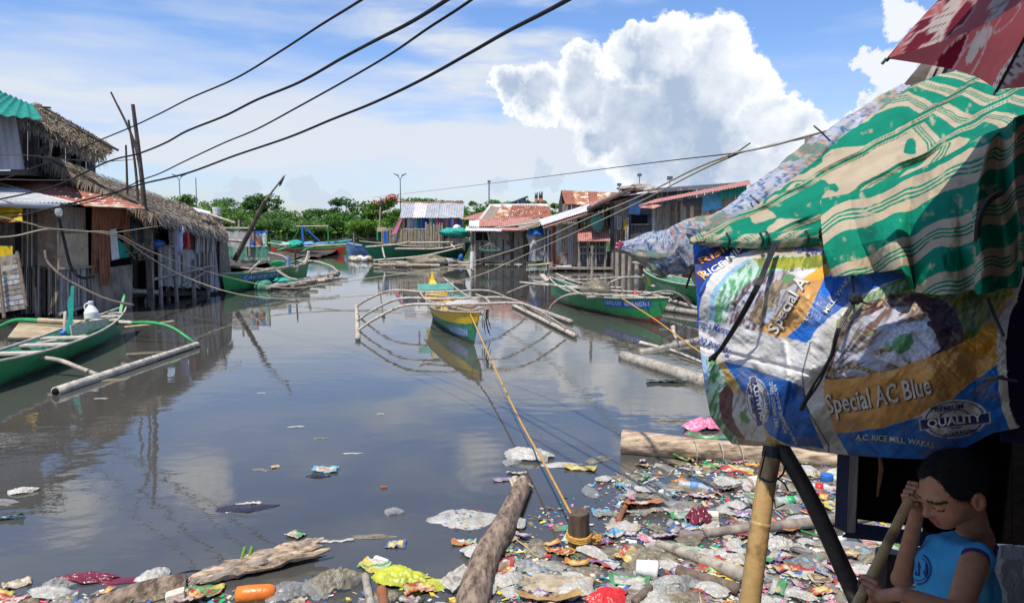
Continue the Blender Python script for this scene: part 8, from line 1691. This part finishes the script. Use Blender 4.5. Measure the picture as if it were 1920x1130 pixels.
bag(1195, 895, .46, .16, -.1, 'film_dirty', 'long dirty white bag above the cyan scrap', hgt=.15); bag(1260, 950, .50, .2, .1, 'film', 'large clear bag right of the orange bag', hgt=.22)
wrapper('cyan_sachet', 1127, 962, .16, .13, .1, (CYA, CYA, PNK), 4, 'cyan and pink sachet between stump and reddish plank', 'sachet'); wrapper('green_label', 1416, 943, .2, .10, -.15, (WHI, GRN, GRN), 1, 'white packet with a green panel left of the bamboo post', 'packet'); wrapper('purple_packet', 1400, 965, .24, .14, .1, (PUR, WHI, CYA), 4, 'purple and white packet above the grey branch', 'packet')
wrapper('detergent_sachet', 1123, 1017, .17, .10, .3, (BLU, RED, WHI), 4, 'blue sachet with a red spot right of the stump foot', 'sachet'); wrapper('white_yellow_wrapper', 1080, 1018, .22, .09, -.4, (WHI, YEL, GRN), 3, 'white and yellow wrapper against the stump foot'); bag(1068, 990, .2, .10, .2, 'net_green', 'green and white patterned pouch left of the stump', 'pouch', hgt=.3, name='pouch')
wrapper('red_packet', 932, 1063, .24, .14, -.15, (RED, WHI, RED), 1, 'red and white packet right of the long log', 'packet', curl=.4); wrapper('white_scrap', 925, 1046, .07, .09, .4, (WHI, CRM, WHI), 0, 'white card scrap above the red and white packet', 'scrap'); bag(1010, 1066, .46, .2, -.1, 'film', 'clear silvery bag right of the red and white packet', hgt=.28)
wrapper('cardboard', 1046, 1100, .50, .22, -.15, (CRM, CRM, (.5,.42,.28)), 0, 'big tan cardboard sheet at the bottom centre', 'cardboard', curl=.2); wrapper('orange_cardboard', 1030, 1124, .40, .16, .1, ((.62,.36,.10), (.62,.36,.10), (.5,.28,.08)), 0, 'orange brown card in front of the tan cardboard sheet', 'cardboard', curl=.4)
bag(1135, 1122, .30, .18, .2, 'plastic_red', 'glossy red plastic bag at the bottom centre', hgt=.35); wrapper('green_receipt', 1180, 1092, .28, .12, -.12, (GRN, WHI, WHI), 1, 'green framed white card with bar marks by the white cup', 'card'); bag(1262, 1104, .36, .22, .2, 'film', 'clear crinkled bag right of the white cup', hgt=.4)
mb = MB(); vs_ = MB(); lathe(mb, [(-.075, .045), (-.07, .052), (.06, .068), (.075, .07), (.07, .06), (-.06, .044)], 'white_paint', 20); o = mb.build('foam_cup', smooth=True); place(o, 1212, 1078, -.15, .05, 1, 0, .1); tag(o, 'white drinking cup lying on its side at the bottom centre', 'cup')
wrapper('blue_triangle', 1321, 1104, .20, .16, .1, (CYA, CYA, WHI), 3, 'light blue folded pouch above the striped packet', 'pouch', curl=.6); wrapper('striped_packet', 1315, 1118, .26, .13, -.1, (BLU, RED, WHI), 2, 'blue, red and white striped packet at the bottom', 'packet', curl=.15); wrapper('yellow_red_bag', 1352, 1076, .32, .13, -.35, (YEL, RED, GRN), 4, 'yellow and red snack bag on the flat brown plank', 'snack bag', curl=.5)
bag(1210, 1045, .34, .18, -.1, 'film_dirty', 'golden crinkled bag below the maroon ball', hgt=.3); bag(1130, 1040, .42, .16, .1, 'film_dirty', 'pale torn bag between stump and golden bag', hgt=.15); wrapper('green_board', 1298, 1030, .34, .07, -.5, (WHI, GRN, WHI), 2, 'white and green board strip beside the bamboo stem', 'strip', curl=.1)
mb = MB()
sole = []; 
for i in range(24): a = i / 24 * 6.283; sole.append((math.cos(a) * .13, math.sin(a) * (.045 + .010 * math.cos(a))))
mb.add([(x, y, 0) for x, y in sole] + [(x, y, .022) for x, y in sole], [tuple(range(23, -1, -1)), tuple(24 + i for i in range(24))] + [(i, (i+1) % 24, 24 + (i+1) % 24, 24 + i) for i in range(24)], 'sole'); t = empty('slipper', W(1492, 1035), 'grey rubber slipper between the bamboo post and the dark pole', 'slipper', None, -.9); t.location.z = .03; mb.build('sole', t)
mb = MB(); mb.tube(crv([(-.02, .045, .02), (.03, .02, .05), (.07, 0, .03), (.03, -.02, .05), (-.02, -.045, .02)], 4), .007, 'film_white', 6); mb.build('strap', t)
bag(1462, 1030, .22, .2, 0, 'film_white', 'white rounded foam bowl just behind the bamboo post', 'bowl', hgt=.55, name='foam_bowl'); wrapper('blue_wrapper', 1465, 1052, .22, .12, -.1, (CYA, BLU, WHI), 4, 'bright blue wrapper below the white bowl'); bag(1600, 1030, .6, .2, -.2, 'film', 'long clear pinkish bag below the dark frame', hgt=.25)
wrapper('red_packet', 1650, 1020, .34, .12, -.35, (RED, WHI, GRN), 2, "red packet with white stripes beyond the boy's stick", 'packet'); wrapper('yellow_packet', 1698, 1022, .2, .12, -.3, (YEL, ORA, WHI), 1, "yellow and orange packet just right of the boy's stick", 'packet'); wrapper('green_box', 1600, 1062, .15, .07, 0, (GRN, GRN, WHI), 0, 'small green box near the foot of the dark pole', 'box')
# --- the rest: individual pieces of every kind, copied and strewn
wr = []
cols = [((RED, WHI, YEL), 'red and white'), ((YEL, RED, WHI), 'yellow and red'), ((CYA, WHI, BLU), 'light blue and white'), ((GRN, WHI, YEL), 'green and white'), ((PUR, WHI, PNK), 'purple and white'), ((WHI, CRM, SIL), 'plain whitish'), ((CRM, BRN, CRM), 'tan and brown'), ((PNK, WHI, PNK), 'pink'), ((SIL, BLU, WHI), 'silver and blue'), ((ORA, YEL, WHI), 'orange'), ((WHI, RED, BLU), 'white with red and blue print'), ((BLK, SIL, RED), 'black and silver')]
for i, (c, nme) in enumerate(cols):
    for v in range(2):
        P, C = prnt(rnd.uniform(.14, .24), rnd.uniform(.08, .14), *c, (0, 1, 3, 4, 1)[(i + v * 2) % 5], 20, 14, rnd.uniform(.2, .7)); wr.append((P, C, nme))
bags = [('film', 'clear'), ('film_dirty', 'dirty translucent'), ('film_white', 'white'), ('film', 'clear crinkled'), ('film_dirty', 'murky beige'), ('film_white', 'cream'), ('film_dirty', 'greenish brown')]
pb = []
def dens(px, py):
    "how thick the litter lies at a photo pixel"
    if py > 1200: return 0
    d = 0
    if px > 900 and px < 1760: 
        edge = 1010 - (px - 900) * .50 if px < 1180 else 862
        if py > edge: d = 1
        if px < 1150 and py < 1030: d *= .25
    if px <= 900 and py > 1106: d = .4 if px < 720 else .25
    return d
used_kinds = {}
def strewn(base, name, label, cat, px, py, sc):
    z_ = zone(px, py); lb = '%s %s' % (label, z_); o = base if not used_kinds.get(base.name) else base.copy()
    if used_kinds.get(base.name): col.objects.link(o)
    used_kinds[base.name] = True; place(o, px, py, rnd.uniform(0, 6.28), rnd.uniform(.001, .02), sc, rnd.uniform(-.12, .12), rnd.uniform(-.12, .12)); tag(o, lb, cat, lb + ' group'); return o
bases = [(grid_obj('wrapper', P, 'print', C, None, .0012), 'wrapper', nme + ' wrapper floating', 'wrapper') for P, C, nme in wr]
for m_, nme in bags: bases.append((bagmesh('plastic_bag', rnd.uniform(.26, .42), rnd.uniform(.16, .26), m_, hgt=rnd.uniform(.05, .20)), 'plastic_bag', nme + ' crumpled bag floating', 'plastic bag'))
for m_, nme in bags[:6]: bases.append((bagmesh('plastic_bag', rnd.uniform(.18, .3), rnd.uniform(.12, .2), m_, hgt=rnd.uniform(.06, .25)), 'plastic_bag', 'small ' + nme + ' crumpled bag floating', 'plastic bag'))
def simple(kind, m_, nme):
    if kind == 'foam': o = foam(0, 0, rnd.uniform(.06, .13), rnd.uniform(.05, .1), .05, 0, 'x', m_, 'foam block', None, 'foam_block')
    elif kind == 'stick': mb = MB(); l_ = rnd.uniform(.12, .3); mb.tube([(-l_, 0, .01), (0, .01, .02), (l_, 0, .012)], [.008, .012, .007], m_, 6, jit=.2); o = mb.build('stick')
    elif kind == 'lid': mb = MB(); lathe(mb, [(0, .03), (.006, .034), (.018, .032), (.02, .02)], m_, 14, 'z'); o = mb.build('plastic_disc')
    elif kind == 'cup': mb = MB(); lathe(mb, [(-.045, .026), (.045, .036), (.043, .030), (-.03, .022)], m_, 14); o = mb.build('cup', smooth=True)
    elif kind == 'straw': mb = MB(); mb.tube([(-.09, 0, .01), (.09, .01, .012)], .005, m_, 6); o = mb.build('straw')
    return (o, kind, nme, {'foam': 'foam block', 'stick': 'stick', 'lid': 'lid', 'cup': 'cup', 'straw': 'straw'}[kind])
bases += [simple('foam', 'foam', 'beige foam lump floating'), simple('foam', 'white_paint', 'white foam lump floating'), simple('stick', 'wood', 'short brown stick floating'), simple('stick', 'bamboo', 'bamboo splinter floating'), simple('lid', 'plastic_red', 'red round lid floating'), simple('lid', 'plastic_pink', 'pink round lid floating'),
          simple('lid', 'plastic_blue', 'blue round lid floating'), simple('cup', 'white_paint', 'white plastic cup floating'), simple('cup', 'film', 'clear plastic cup floating'), simple('straw', 'plastic_green', 'green drinking straw floating'), simple('straw', 'white_paint', 'white drinking straw floating')]
wts = [1.25] * len(wr) + [2.6] * 7 + [2.8] * 6 + [1.2, .8, 1, 1, .4, .4, .3, .5, .5, .4, .4]
cnt = 0; pts = []
while cnt < 410:
    px, py = rnd.uniform(-20, 1760), rnd.uniform(855, 1145)
    if rnd.random() > dens(px, py): continue
    if rnd.random() > .45 + .55 * (1145 - py) / 290 and rnd.random() < .4: continue
    p = W(px, py)
    if min([(p.x - q.x) ** 2 + (p.y - q.y) ** 2 for q in pts] + [9]) < .006: continue
    pts.append(p); b_ = rnd.choices(bases, wts)[0] if cnt >= len(bases) else bases[cnt]; strewn(b_[0], b_[1], b_[2], b_[3], px, py, rnd.uniform(.42, 1.05)); cnt += 1
# fine scum of crumbs between the pieces: nobody could count it
sc_ = MB(); scm = ['scum', 'film_dirty', 'foam', 'film_white', 'wood', 'scum', 'film_dirty', 'bamboo', 'plastic_cyan', 'plastic_red', 'white_paint', 'film_dirty', 'scum', 'plastic_yellow', 'foam', 'film_white', 'plastic_green', 'plastic_pink', 'film_white', 'white_cloth', 'plastic_blue']
for i in range(27000):
    px, py = rnd.uniform(-20, 1760), rnd.uniform(855, 1150)
    if rnd.random() > dens(px, py) * (.25 + 1.1 * float(fbm(px * .02, py * .03) > .5)): continue
    p = W(px, py, rnd.uniform(.002, .01)); s = rnd.uniform(.005, .024) * rnd.uniform(.5, 1.7); a = rnd.random() * 6.28; u = Vector((math.cos(a), math.sin(a), rnd.uniform(-.2, .3))) * s; v = Vector((-math.sin(a), math.cos(a), rnd.uniform(-.2, .3))) * s * rnd.uniform(.3, .9)
    sc_.add([p - u - v * .6, p + u * .8 - v, p + u + v * .7, p - u * .7 + v], [(0, 1, 2, 3)], rnd.choice(scm))
tag(sc_.build('floating_crumbs'), 'fine scum of crumbs and scraps drifting between the larger litter', 'scum', kind='stuff')
